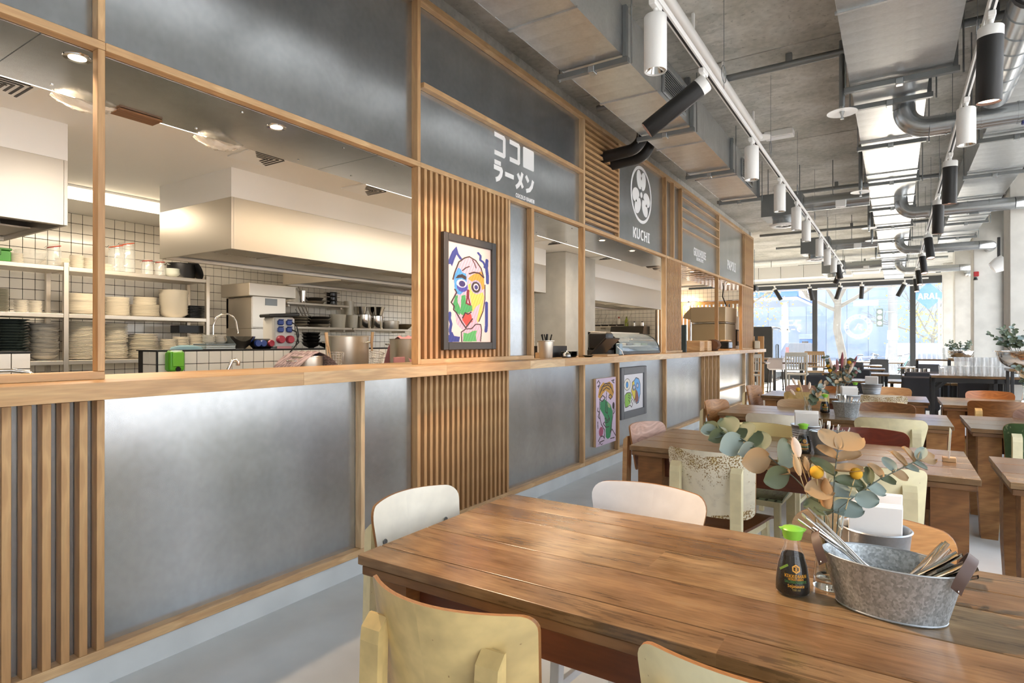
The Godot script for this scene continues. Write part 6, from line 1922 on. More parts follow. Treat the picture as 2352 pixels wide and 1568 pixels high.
func bouquet_leaves(seed_: int, n: int, t0: float, big: float) -> Array:
	var r := RandomNumberGenerator.new()
	r.seed = seed_
	var out := []
	for i in n:
		var t := lerpf(t0, 1.0, i / maxf(1.0, n - 1.0))
		for s in 2:
			out.append([t, r.randi() % 3, r.randf_range(-0.5, 0.5) + PI * s + i * PI * 0.5, r.randf_range(0.2, 0.8), big * lerpf(1.15, 0.6, t) * r.randf_range(0.85, 1.15), r.randi() % 3])
	return out

func stem_line(p: Vector3, q: Vector3, bow := 0.02) -> Array:
	var o := []
	for i in 5:
		var t := i / 4.0
		o.append(p.lerp(q, t) + Vector3(bow, 0, 0) * sin(PI * t))
	return o

func fuzzy(called: String, label: String, p: Vector3, q: Vector3, l: float, r: float, mt: Material, group: String, hairs := 70) -> void:
	# soft seed head at q on a stalk from p
	var t := thing(called, label, "dried flower", p, 0.0, group)
	var d := (q - p).normalized()
	part(t, "stalk", tubes([[stem_line(Vector3.ZERO, q - p, 0.006), 0.0012]], 5), M.straw)
	var b := MB.new()
	var pts := []
	var rr := []
	for i in 8:
		var s := i / 7.0
		pts.append(q - p + d * l * s); rr.append(maxf(0.0006, r * 0.8 * pow(sin(PI * clampf(s * 0.9 + 0.08, 0, 1)), 0.7)))
	b.tube(pts, rr, 8)
	var g := RandomNumberGenerator.new()
	g.seed = hash(label)
	for i in hairs:
		var s := g.randf_range(0.02, 0.95)
		var an := g.randf() * TAU
		var x := d.cross(Vector3(0.3, 0.1, 0.9)).normalized()
		var o := x.rotated(d, an)
		var base: Vector3 = q - p + d * l * s
		var rad := r * 0.75 * pow(sin(PI * clampf(s * 0.9 + 0.08, 0, 1)), 0.7)
		var tip: Vector3 = base + o * (rad + r * 0.45) + d * l * 0.16
		var w := d.cross(o) * 0.0006
		b.tri(base + o * rad * 0.9 - w, base + o * rad * 0.9 + w, tip, o, o, o)
	part(t, "seed_head", b.mesh(), mt)

func billy(label: String, p: Vector3, q: Vector3, r: float, group: String) -> void:
	var t := thing("billy_button", label, "dried flower", p, 0.0, group)
	part(t, "stalk", tubes([[stem_line(Vector3.ZERO, q - p, -0.004), 0.0013]], 6), M.straw)
	var b := MB.new()
	var pr := []
	for i in 13:
		var an := -PI / 2 + PI * i / 12.0
		pr.append(Vector2(cos(an) * r * 0.93, sin(an) * r * 0.93))
	b.lathe(pr, 20, Transform3D(Basis(), q - p))
	for i in 160:
		var y := 1.0 - 2.0 * (i + 0.5) / 160.0
		var an := i * 2.39996
		var n := Vector3(cos(an) * sqrt(1 - y * y), y, sin(an) * sqrt(1 - y * y))
		var x := n.cross(Vector3(0.2, 0.9, 0.3)).normalized() * r * 0.09
		var z := n.cross(x)
		var o := q - p
		for k in 3:
			var c0 := x * cos(TAU * k / 3) + z * sin(TAU * k / 3)
			var c1 := x * cos(TAU * (k + 1) / 3) + z * sin(TAU * (k + 1) / 3)
			b.tri(o + n * r * 0.9 + c0, o + n * r * 0.9 + c1, o + n * r * 1.04, (n + c0 / r).normalized(), (n + c1 / r).normalized(), n)
	part(t, "flower_ball", b.mesh(), M.billy)

func vase(label: String, p: Vector3, h: float, r: float) -> void:
	var t := thing("glass_vase", label, "vase", p, 0.0, "glass vases on the tables")
	part(t, "glass", lath([[0, 0], [r, 0], [r + 0.001, 0.004], [r, 0.02], [r * 0.86, h * 0.4], [r * 0.72, h * 0.62], [r * 0.9, h * 0.9], [r, h], [r - 0.002, h], [r * 0.9 - 0.002, h * 0.9], [r * 0.7, h * 0.62], [r * 0.82, h * 0.4], [r - 0.004, 0.024], [0, 0.018]], 32), M.vase_glass)

func napkin(b_label: String, p: Vector3, ry: float, n: int, spread: float, h := 0.12, group := "white paper napkins") -> void:
	for i in n:
		var f := float(i) / maxf(1, n - 1)
		solo("napkin", bxm(Vector3(0.115, h, 0.0035), 0.0012), M.paper, b_label, "napkin", Transform3D(Basis(Vector3.UP, ry) * Basis(Vector3.RIGHT, lerpf(-spread, spread, f)), p + Basis(Vector3.UP, ry) * Vector3(0.003 * sin(i * 1.7), h * 0.5 + 0.004 * sin(i * 2.9), lerpf(-0.035, 0.035, f))), group)

func tin(label: String, p: Vector3, r0: float, r1: float, h: float, mt: Material, ribs := 0, handle := false) -> void:
	var t := thing("metal_tin", label, "tin", p)
	var pr := [[0, 0.002], [r0, 0.0]]
	for i in ribs:
		var y := h * (0.25 + 0.5 * i / ribs)
		var r := lerpf(r0, r1, y / h)
		pr += [[r, y], [r + 0.0025, y + 0.005], [r, y + 0.01]]
	pr += [[r1, h - 0.004], [r1 + 0.0035, h - 0.002], [r1 + 0.0025, h + 0.001], [r1 - 0.001, h - 0.003], [r0 - 0.0015, 0.005], [0, 0.005]]
	part(t, "body", lath(pr, 36), mt)
	if handle:
		for s in [-1.0, 1.0]:
			part(t, "ear", lath([[0, 0], [0.008, 0], [0.008, 0.003], [0, 0.003]], 10), M.bracket, Transform3D(Basis(Vector3.FORWARD, s * PI / 2), Vector3(s * (r1 + 0.001), h * 0.86, 0)))
		var hp := []
		for i in 13:
			var an := PI * i / 12.0
			hp.append(Vector3(cos(an) * (r1 + 0.004), h * 0.86 + sin(an) * 0.02, sin(an) * (r1 + 0.004)))
		part(t, "wire_handle", tubes([[hp, 0.0016]], 6), M.bracket)

func cutlery(kind: String, label: String, p: Vector3, q: Vector3, group: String) -> void:
	# from the buried end p to the visible end q
	var d := q - p
	var l := d.length()
	match kind:
		"chopstick":
			var b := MB.new()
			b.tube([Vector3.ZERO, d * 0.8, d * 0.97, d], [0.0018, 0.003, 0.0033, 0.0024], 8)
			b.tube([d * 0.82, d * 0.835], 0.0037, 8)
			solo("metal_chopstick", b.mesh(), M.chrome, label, "chopstick", Transform3D(Basis(), p), group)
		_:
			var t := thing("spoon" if kind == "spoon" else "fork", label, kind, p, 0.0, group)
			var z := d.normalized()
			var x := z.cross(Vector3.UP).normalized()
			t.basis = Basis(x, z.cross(x), z) * Basis(Vector3(0, 0, 1), 0.4)
			var hb := MB.new()
			var n := 8
			var gg := []
			var g2 := []
			for i in n + 1:
				var s := float(i) / n
				var w := lerpf(0.0025, 0.0095, pow(s, 1.4)) * (1.0 if s < 0.98 else 0.75)
				var y := 0.004 * sin(s * PI)
				gg.append([Vector3(-w, y, s * l), Vector3(0, y + 0.0028, s * l), Vector3(w, y, s * l)])
				g2.append([Vector3(-w, y, s * l), Vector3(0, y - 0.0014, s * l), Vector3(w, y, s * l)])
			hb.grid(gg, true); hb.grid(g2)
			part(t, "handle", hb.mesh(), M.chrome)
			var bo := MB.new()
			bo.lathe([Vector2(0, -0.004), Vector2(0.015, -0.001), Vector2(0.02, 0.004)], 16, Transform3D(Basis(), Vector3(0, 0, -0.025)), 0.8, 1.3)
			part(t, "bowl" if kind == "spoon" else "tines", bo.mesh(), M.chrome)

func build_tabletop() -> void:
	var Y := 0.7605
	M.twig = mat(Color("5f665c"), 0.7)
	M.straw = mat(Color("c9ae7c"), 0.8)
	M.billy = mat(Color("d9a52c"), 0.9)
	M.vase_glass = mat(Color(0.97, 0.99, 0.98, 0.0), 0.0)
	M.vase_glass.refraction_enabled = true
	M.vase_glass.refraction_scale = 0.05
	for i in 3:
		var m := mat([Color("59634a"), Color("8b9a94"), Color("a58a66")][i], 0.6)
		m.backlight_enabled = true; m.backlight = [Color("2c3220"), Color("3a423c"), Color("5c4426")][i]
		M["leaf%d" % i] = m
	M.fluff = mat(Color("efd9c4"), 0.95); M.fluff2 = mat(Color("d3b48a"), 0.95); M.fluff3 = mat(Color("bd8f5f"), 0.95); M.fluff_pink = mat(Color("b98a8a"), 0.95); M.lavender = mat(Color("5a4a78"), 0.9); M.fluff_red = mat(Color("96565c"), 0.95)
	# ---- front table
	soy("soy sauce bottle with lime cap on the front table", V(-0.205, Y, 1.54), 0.35)
	var vp := V(-0.135, Y, 1.625)
	vase("slim glass vase of dried flowers on the front table", vp, 0.19, 0.035)
	var c := vp + Vector3(0, 0.03, 0)
	var top := vp + Vector3(0, 0.19, 0)
	var gr := "dried bouquet on the front table"
	eucalyptus("long eucalyptus branch with big round leaves arching towards the wall", [c + Vector3(-0.005, 0, 0), top + Vector3(-0.012, 0, 0), V(-0.215, 1.005, 1.66), V(-0.29, 1.055, 1.69), V(-0.36, 1.09, 1.71), V(-0.425, 1.105, 1.72)],
		[[0.54, 2, 1.2, 0.2, 1.15, 2], [0.56, 0, 2.6, 0.1, 1.2, 0], [0.62, 0, -0.4, 0.5, 1.55, 0], [0.68, 0, 2.8, 0.1, 1.35, 2], [0.72, 0, 0.3, 0.5, 1.3, 0], [0.78, 1, 2.9, -0.2, 1.25, 1], [0.82, 0, 0.2, 0.4, 1.4, 0], [0.86, 0, 2.7, 0.0, 1.3, 1], [0.9, 0, 0.1, 0.5, 1.25, 0], [0.93, 1, 1.2, 0.6, 1.1, 1], [0.96, 1, 2.6, 0.3, 1.15, 0], [0.985, 1, 0.6, 0.9, 1.1, 0], [1.0, 1, 2.4, 1.0, 1.0, 1], [1.0, 3, 0.2, 1.1, 1.2, 0]], gr)
	eucalyptus("upright eucalyptus stem with tan leaves at the top", [c + Vector3(0.004, 0, 0.004), top + Vector3(0.008, 0, 0.0), V(-0.125, 1.03, 1.64), V(-0.118, 1.09, 1.645)],
		[[0.5, 0, 0.4, 0.3, 1.3, 1], [0.52, 0, 3.6, 0.2, 1.2, 0], [0.62, 0, 1.2, 0.1, 1.3, 1], [0.66, 0, 4.0, 0.3, 1.2, 2], [0.74, 2, 0.2, 0.1, 1.2, 0], [0.78, 2, 3.2, 0.6, 1.25, 0], [0.82, 2, 0.0, 0.5, 1.2, 2], [0.9, 2, 0.2, 0.7, 1.2, 2], [0.92, 2, 3.3, 0.5, 1.0, 2], [1.0, 0, 0.6, 0.7, 1.3, 2], [1.0, 0, 3.0, 0.8, 1.15, 2]], gr)
	eucalyptus("thin eucalyptus branch with small blue leaves reaching right", [c + Vector3(0.008, 0, 0), top + Vector3(0.02, 0, 0), V(-0.075, 0.985, 1.67), V(-0.03, 1.02, 1.7), V(0.02, 1.05, 1.73), V(0.045, 1.065, 1.745)],
		[[0.55, 1, 0.3, 0.3, 1.2, 1], [0.58, 1, 3.4, 0.5, 1.1, 0], [0.64, 1, 1.8, 0.4, 1.1, 1], [0.67, 2, 4.6, 0.4, 0.9, 0], [0.74, 1, 1.4, 0.7, 0.9, 0], [0.75, 1, 4.4, 0.2, 1.0, 2], [0.82, 1, 1.4, 0.6, 0.9, 2], [0.83, 1, 4.5, 0.3, 1.0, 1], [0.9, 1, 1.5, 0.8, 0.9, 1], [0.91, 1, 4.6, 0.2, 1.05, 2], [0.96, 1, 1.4, 0.6, 0.85, 1], [0.97, 1, 4.4, 0.3, 1.0, 2], [1.0, 1, 2.2, 0.8, 1.1, 2], [1.0, 3, 5.0, 0.6, 1.1, 1]], gr)
	fuzzy("bunny_tail", "cream bunny tail grass head, tallest in the front bouquet", c, V(-0.205, 1.062, 1.65), 0.05, 0.014, M.fluff, gr)
	fuzzy("bunny_tail", "tan bunny tail grass leaning left in the front bouquet", c + Vector3(-0.004, 0, 0.003), V(-0.2, 1.02, 1.63), 0.052, 0.011, M.fluff2, gr)
	fuzzy("bunny_tail", "small tan bunny tail beside the yellow button flower", c + Vector3(-0.002, 0, -0.004), V(-0.185, 1.03, 1.65), 0.035, 0.009, M.fluff2, gr)
	fuzzy("bunny_tail", "pale fluffy grass head behind the yellow button flower", c, V(-0.155, 0.985, 1.66), 0.07, 0.016, M.fluff, gr, 110)
	fuzzy("pampas_plume", "brown pampas plume above the rim of the front vase", c + Vector3(0.002, 0, 0), V(-0.14, 0.935, 1.63), 0.085, 0.02, M.fluff3, gr, 220)
	fuzzy("lavender_sprig", "small purple lavender sprig in the front bouquet", c, V(-0.175, 0.985, 1.645), 0.03, 0.005, M.lavender, gr, 24)
	billy("round yellow button flower left in the front bouquet", c, V(-0.163, 1.032, 1.63), 0.0165, gr)
	billy("round yellow button flower right in the front bouquet", c + Vector3(0.004, 0, 0), V(-0.08, 1.035, 1.65), 0.0145, gr)
	# napkin bowl
	var nb := V(-0.045, Y, 1.83)
	var nw := thing("napkin_bowl", "round zinc bowl holding napkins on the front table", "bowl", nb)
	part(nw, "body", lath([[0, 0.002], [0.06, 0], [0.075, 0.05], [0.08, 0.1], [0.084, 0.104], [0.081, 0.107], [0.077, 0.1], [0.072, 0.05], [0.057, 0.004], [0, 0.004]], 40), M.galv_plain)
	for s in [[0.045, -0.02, 0.162, 12, "in the front bundle"], [0.02, 0.03, 0.178, 6, "in the rear bundle"]]:
		for i in s[3]:
			solo("napkin", bxm(Vector3(0.118, 0.118, 0.004), 0.0015), M.paper, "white paper napkin in the zinc bowl, " + s[4], "napkin", Transform3D(Basis(Vector3.UP, 0.16) * Basis(Vector3.RIGHT, 0.12), nb + Vector3(0.0 + 0.001 * sin(i * 2.0), s[2] - 0.05 + 0.001 * sin(i * 1.3), -s[1] - 0.024 * 0.5 + i * 0.0045 - 0.01)), "napkins in the zinc bowl, " + s[4])
	# oval tub
	tub(V(-0.012, Y, 1.55))
	# ---- second table
	soy("soy sauce bottle with lime cap on the second table", V(-0.415, Y, 3.52), 0.3)
	tin("ribbed grey tin of fanned napkins on the second table", V(-0.42, Y, 3.69), 0.062, 0.078, 0.13, M.galv_plain, 5)
	napkin("white napkin fanned in the ribbed tin on the second table", V(-0.42, Y + 0.085, 3.69), 0.1, 9, 0.3, 0.12, "napkins on the second table")
	oval_bucket("small grey bucket of cutlery on the second table", V(-0.29, Y, 3.55), 0.5)
	var ch := thing("card_holder", "small wooden block holding an upright clear card on second table", "card holder", V(0.222, Y, 3.65))
	part(ch, "block", bxm(Vector3(0.055, 0.022, 0.04), 0.002), M.ply_light, at(Vector3(0, 0.011, 0)))
	part(ch, "card", bxm(Vector3(0.003, 0.14, 0.1), 0.0005), glass(Color(0.95, 0.93, 0.9, 0.35), 0.1), Transform3D(Basis(Vector3(0, 0, 1), -0.06), Vector3(0.002, 0.092, 0)))
	# ---- third table
	soy("soy sauce bottle behind the bunny tail bouquet on third table", V(-0.50, Y, 5.62), 0.2)
	var v3 := V(-0.61, Y, 5.45)
	vase("glass vase with bunny tails on the third table", v3, 0.14, 0.032)
	var g3 := "bunny tail bouquet on the third table"
	for i in 9:
		var an := i * 0.7 - 1.2
		var e := v3 + Vector3(0.1 * sin(an), 0.19 + 0.045 * cos(i * 1.9), -0.03 * cos(an))
		fuzzy("bunny_tail", ["pale bunny tail low on the left of the third bouquet", "bunny tail in the third bouquet", "bunny tail in the third bouquet", "bunny tail in the third bouquet", "bunny tail in the third bouquet", "bunny tail in the third bouquet", "bunny tail in the third bouquet", "bunny tail in the third bouquet", "bunny tail in the third bouquet"][i], v3 + Vector3(0, 0.02, 0), e, 0.06, 0.015, [M.fluff, M.fluff2][i % 2], g3, 50)
	billy("yellow button flower in the third table bouquet", v3 + Vector3(0, 0.02, 0), v3 + Vector3(-0.07, 0.2, 0.02), 0.018, g3)
	eucalyptus("eucalyptus stem with round leaves right in the third bouquet", [v3 + Vector3(0, 0.02, 0), v3 + Vector3(0.02, 0.14, 0), v3 + Vector3(0.12, 0.24, 0), v3 + Vector3(0.22, 0.28, 0)], bouquet_leaves(3, 5, 0.4, 1.6), g3)
	eucalyptus("short eucalyptus stem low in the third bouquet", [v3 + Vector3(0, 0.02, 0), v3 + Vector3(0.03, 0.12, 0.01), v3 + Vector3(0.1, 0.2, 0.02)], bouquet_leaves(4, 4, 0.5, 1.5), g3)
	tin("ribbed zinc tin of napkins on the third table", V(-0.33, Y, 5.72), 0.07, 0.085, 0.15, M.galv_plain, 4)
	napkin("white napkin standing in the zinc tin on the third table", V(-0.33, Y + 0.09, 5.72), 0.2, 9, 0.35, 0.13, "napkins on the third table")
	oval_bucket("galvanised bucket of cutlery on the third table", V(-0.33, Y, 5.40), 1.0)
	# ---- fourth table
	soy("soy sauce bottle beside the pink bouquet on fourth table", V(-0.37, Y, 7.45), 0.1)
	var v4 := V(-0.50, Y, 7.2)
	vase("glass vase with tall pink grasses on the fourth table", v4, 0.2, 0.04)
	var g4 := "tall pink bouquet on the fourth table"
	for i in 9:
		var an := i * 0.74
		fuzzy("pampas_plume", ["rose red grass plume leaning right in the tall bouquet", "cream grass plume in the tall bouquet", "mauve grass plume in the tall bouquet"][i % 3], v4 + Vector3(0, 0.02, 0), v4 + Vector3(0.02 + 0.1 * sin(an), 0.27 + 0.05 * cos(i * 1.7), 0.04 * cos(an)), 0.17 if i % 3 == 0 else 0.12, 0.018, [M.fluff_red, M.fluff, M.fluff_pink][i % 3], g4, 90)
	for i in 4:
		eucalyptus("eucalyptus stem at the side of the tall pink bouquet", [v4 + Vector3(0, 0.02, 0), v4 + Vector3([-0.03, -0.02, 0.04, 0.03][i], 0.2, 0), v4 + Vector3([-0.13, -0.1, 0.12, 0.16][i], [0.42, 0.3, 0.4, 0.3][i], 0.02)], bouquet_leaves(20 + i, 6, 0.4, 1.6), g4)
	for i in 3:
		billy("yellow button flower in the tall pink bouquet", v4 + Vector3(0, 0.02, 0), v4 + Vector3([-0.11, -0.09, 0.09][i], [0.34, 0.29, 0.38][i], 0.03), 0.02, g4)
	tin("ribbed zinc tin of fanned napkins on the fourth table", V(-0.22, Y, 7.55), 0.075, 0.1, 0.14, M.galv_plain, 5)
	napkin("white napkin fanned in the tin on the fourth table", V(-0.22, Y + 0.08, 7.55), 0.0, 8, 0.45, 0.14, "napkins on the fourth table")
	# window row vase
	var v5 := V(1.08, Y, 7.6)
	vase("tall glass vase at the window end of the far table", v5, 0.2, 0.045)
	for i in 3:
		eucalyptus("olive eucalyptus stem in the window row vase", [v5 + Vector3(0, 0.02, 0), v5 + Vector3(0.01, 0.2, 0), v5 + Vector3([-0.08, 0.05, 0.1][i], [0.35, 0.42, 0.36][i], 0.0)], bouquet_leaves(40 + i, 6, 0.4, 1.6), "bouquet in the window row")
	fuzzy("bunny_tail", "cream bunny tail in the window row vase", v5 + Vector3(0, 0.02, 0), v5 + Vector3(-0.07, 0.28, 0), 0.05, 0.015, M.fluff, "bouquet in the window row")

func ring_pts(rx: float, rz: float, y: float, n := 40) -> Array:
	var o := []
	for i in n + 1:
		var an := TAU * i / n
		o.append(Vector3(cos(an) * rx, y, sin(an) * rz))
	return o

func tub(p: Vector3) -> void:
	var t := thing("oval_tub", "oval galvanised tub with leather handles full of cutlery", "tub", p, -0.12)
	var b := MB.new()
	b.lathe([Vector2(0, 0.004), Vector2(0.108, 0.004), Vector2(0.109, 0.0), Vector2(0.112, 0.001), Vector2(0.112, 0.006), Vector2(0.142, 0.118), Vector2(0.144, 0.121), Vector2(0.141, 0.122), Vector2(0.139, 0.118), Vector2(0.108, 0.008), Vector2(0, 0.008)], 56, Transform3D(), 1.0, 0.62)
	t.scale = Vector3.ONE * 0.94
	part(t, "body", b.mesh(), M.galv)
	part(t, "rolled_rim", tubes([[ring_pts(0.1425, 0.0885, 0.121, 56), 0.0022]], 8), M.galv_plain)
	part(t, "base_seam", tubes([[ring_pts(0.111, 0.069, 0.0035, 56), 0.002]], 8), M.galv_plain)
	for s in [-1.0, 1.0]:
		var g := []
		for i in 17:
			var f := i / 16.0
			var an := PI * f
			# strap: from the near side over the end to the far side, standing up and out
			var z := cos(an) * 0.058
			var lift := sin(an)
			var x: float = s * (0.125 + 0.028 * lift)
			var y := 0.098 + 0.062 * pow(lift, 0.8)
			g.append([Vector3(x - s * 0.006, y + 0.007, z), Vector3(x + s * 0.012, y - 0.006, z)])
		var h := MB.new()
		h.grid(g); 
		var g2 := []
		for r in g:
			g2.append([r[0] + Vector3(0, -0.0022, 0), r[1] + Vector3(0, -0.0022, 0)])
		h.grid(g2, true)
		for i in 16:
			for e in 2:
				h.flat(g[i][e], g[i + 1][e], g2[i + 1][e], g2[i][e])
		part(t, "leather_handle", h.mesh(), M.leather)
		for q in [-1.0, 1.0]:
			part(t, "rivet", lath([[0, 0.002], [0.0035, 0.0015], [0.004, 0]], 10), M.chrome, Transform3D(Basis(Vector3(0, 0, 1), -s * PI / 2), Vector3(s * 0.132, 0.098, q * 0.058)))
	var gc := "metal chopsticks in the oval tub"
	for i in 8:
		var f := i / 7.0
		cutlery("chopstick", "slim steel chopstick fanned over the left rim of the oval tub", p + Vector3(0.02 + 0.008 * sin(i * 2.0), 0.03 + f * 0.012, 0.03 - f * 0.05), p + Vector3(-0.165 + 0.02 * sin(i * 1.9), 0.185 - f * 0.02 + 0.008 * cos(i * 2.3), -0.045 + f * 0.035 + 0.01), gc)
	for i in 11:
		var k: String = "spoon" if i % 2 == 0 else "fork"
		var f := i / 10.0
		cutlery(k, "steel %s handle leaning over the right rim of the oval tub" % k, p + Vector3(0.0 + 0.02 * sin(i), 0.035, -0.03 + 0.02 * sin(i * 2.3)), p + Vector3(0.1 + 0.055 * f + 0.008 * sin(i * 3.1), 0.152 - 0.03 * f + 0.008 * sin(i * 1.7), -0.05 + 0.075 * f), "cutlery in the oval tub")

func oval_bucket(label: String, p: Vector3, style: float) -> void:
	var t := thing("cutlery_bucket", label, "bucket", p, -0.1)
	var b := MB.new()
	b.lathe([Vector2(0, 0.004), Vector2(0.075, 0.004), Vector2(0.077, 0.0), Vector2(0.078, 0.005), Vector2(0.1, 0.115), Vector2(0.1025, 0.118), Vector2(0.1, 0.119), Vector2(0.097, 0.115), Vector2(0.074, 0.008), Vector2(0, 0.008)], 44, Transform3D(), 1.0, 0.72)
	part(t, "body", b.mesh(), M.galv if style > 0.7 else M.galv_plain)
	part(t, "rolled_rim", tubes([[ring_pts(0.101, 0.0727, 0.118, 44), 0.0022]], 6), M.galv_plain)
	part(t, "seam", bxm(Vector3(0.004, 0.11, 0.002), 0.0005), M.galv_plain, Transform3D(Basis(Vector3.RIGHT, 0.13), Vector3(0, 0.06, 0.066)))
	for s in [-1.0, 1.0]:
		var h := []
		for i in 9:
			var an := PI * i / 8.0
			h.append(Vector3(s * 0.06 + cos(an) * 0.032, 0.108 + sin(an) * 0.022, 0.056 + sin(an) * 0.012))
		part(t, "wire_handle", tubes([[h, 0.0018]], 6), M.bracket)
	for i in 12:
		var k: String = ["chopstick", "fork", "spoon"][i % 3]
		var f := i / 11.0
		cutlery(k, "steel %s standing in the bucket, %s" % [k, "second table" if style < 0.7 else "third table"], p + Vector3(-0.03 + 0.06 * f, 0.015, 0.015 * sin(i * 2.0)), p + Vector3(-0.05 + 0.13 * f + 0.01 * sin(i * 3.0), 0.175 - 0.04 * f + 0.012 * sin(i * 1.9), 0.02 * sin(i * 2.6)), "cutlery in the bucket on the second table" if style < 0.7 else "cutlery in the bucket on the third table")

func slat_chair(label: String, p: Vector3, ry: float, mt: Material, sh := 0.66, group := "tall slat back chairs") -> void:
	var t := thing("slat_back_chair", label, "chair", p, ry, group)
	for s in [-1.0, 1.0]:
		part(t, "back_post", leg_mesh(Vector3(s * 0.19, 0, 0.2), Vector3(s * 0.205, sh + 0.43, 0.25), 0.034, 0.034), mt)
		part(t, "leg", tubes([[[Vector3(s * 0.19, 0, -0.19), Vector3(s * 0.19, 0.15, -0.19), Vector3(s * 0.185, 0.3, -0.18), Vector3(s * 0.18, 0.45, -0.18), Vector3(s * 0.175, sh - 0.02, -0.17)], [0.014, 0.021, 0.015, 0.022, 0.018]]], 10), mt)
		part(t, "side_stretcher", tubes([[[Vector3(s * 0.19, 0.22, -0.18), Vector3(s * 0.19, 0.22, 0.2)], 0.011]], 8), mt)
	part(t, "seat", bxm(Vector3(0.43, 0.035, 0.42), 0.012), mt, at(Vector3(0, sh, 0)))
	part(t, "top_rail", bxm(Vector3(0.43, 0.09, 0.024), 0.01), mt, at(Vector3(0, sh + 0.43, 0.25)))
	part(t, "lower_rail", bxm(Vector3(0.38, 0.03, 0.02), 0.005), mt, at(Vector3(0, sh + 0.1, 0.22)))
	for k in 7:
		part(t, "slat", bxm(Vector3(0.026, 0.3, 0.012), 0.003), mt, Transform3D(Basis(Vector3.RIGHT, 0.09), Vector3(-0.15 + k * 0.05, sh + 0.25, 0.234)))
	for y in [0.2, 0.34]:
		part(t, "stretcher", tubes([[[Vector3(-0.18, y, -0.18), Vector3(0.18, y, -0.18)], 0.011]], 8), mt)
		part(t, "stretcher", tubes([[[Vector3(-0.18, y, 0.21), Vector3(0.18, y, 0.21)], 0.011]], 8), mt)

func dark_chair(label: String, p: Vector3, ry: float, mt: Material, h := 0.82) -> void:
	var t := thing("upholstered_chair", label, "chair", p, ry, "dark upholstered chairs by the street window")
	part(t, "seat", bxm(Vector3(0.46, 0.1, 0.46), 0.03), mt, at(Vector3(0, 0.43, 0)))
	var b := MB.new()
	b.box(Vector3(0, 0.43 + (h - 0.43) * 0.5, 0.22), Vector3(0.46, h - 0.38, 0.06), 0.028, Basis(Vector3.RIGHT, 0.1))
	part(t, "backrest", b.mesh(), mt)
	for s in [-1.0, 1.0]:
		for q in [-1.0, 1.0]:
			part(t, "leg", leg_mesh(Vector3(s * 0.2, 0, q * 0.2), Vector3(s * 0.19, 0.4, q * 0.19), 0.028, 0.028), M.black)

func plain_table(label: String, x0: float, x1: float, a0: float, a1: float, h: float, pedestal: bool) -> void:
	var t := thing("bistro_table", label, "table", V((x0 + x1) * 0.5, 0, (a0 + a1) * 0.5), 0.0, "plain tables by the street window")
	var L := x1 - x0
	var W := a1 - a0
	part(t, "table_top", bxm(Vector3(L, 0.035, W), 0.004, used["bistro_table"] % 5), M["top%d" % (used["bistro_table"] % 4)], at(Vector3(0, h - 0.0175, 0)))
	if pedestal:
		part(t, "column", tubes([[[Vector3(0, 0.02, 0), Vector3(0, h - 0.035, 0)], 0.04]], 14), M.black)
		part(t, "foot_plate", bxm(Vector3(0.42, 0.02, 0.42), 0.005), M.black, at(Vector3(0, 0.01, 0)))
	else:
		for s in [-1.0, 1.0]:
			for q in [-1.0, 1.0]:
				part(t, "leg", bxm(Vector3(0.05, h - 0.035, 0.05), 0.003), M.black, at(Vector3(s * (L * 0.5 - 0.05), (h - 0.035) * 0.5, q * (W * 0.5 - 0.05))))

func planter(label: String, p: Vector3, r: float, n: int, sd: int) -> void:
	var t := thing("silver_planter", label, "planter", p)
	var b := MB.new()
	var pr := [Vector2(0, 0), Vector2(r * 0.35, 0.0)]
	for i in 9:
		var an := PI * 0.5 * i / 8.0
		pr.append(Vector2(r * (0.35 + 0.65 * sin(an)), r * 0.62 * (1.0 - cos(an))))
	pr += [Vector2(r * 1.08, r * 0.64), Vector2(r * 1.08, r * 0.67), Vector2(r * 0.95, r * 0.67), Vector2(r * 0.9, r * 0.6), Vector2(0, r * 0.58)]
	b.lathe(pr, 36)
	part(t, "bowl", b.mesh(), M.chrome)
	part(t, "soil", lath([[0, r * 0.6], [r * 0.94, r * 0.6]], 24), M.black)
	for i in n:
		var an := TAU * i / n + 0.3 * sin(i * 2.3)
		var o := p + Vector3(cos(an) * r * 0.5, r * 0.6, sin(an) * r * 0.5)
		var e := p + Vector3(cos(an) * r * (0.7 + 0.5 * absf(sin(i * 1.3))), r * (1.1 + 0.5 * absf(cos(i * 1.9))), sin(an) * r * 0.9)
		eucalyptus("leafy olive stem planted in the " + ["smaller", "larger"][int(r > 0.23)] + " silver bowl", [o, (o + e) * 0.5 + Vector3(0, 0.03, 0), e], olive(bouquet_leaves(sd + i, 6, 0.25, r * 5.0)), "stems in the " + ["smaller", "larger"][int(r > 0.23)] + " silver bowl", 2.0)

func olive(ls: Array) -> Array:
	for i in ls.size():
		ls[i][5] = 1 if i % 5 == 0 else 0
	return ls

func tumblers(label: String, group: String, p: Vector3, n: int, rows: int, pitch: float) -> void:
	for r in rows:
		for i in n:
			solo("tumbler", boxes["tumbler"], M.tumbler, label, "glass", at(p + Vector3(i * pitch, 0, -r * pitch)), group)

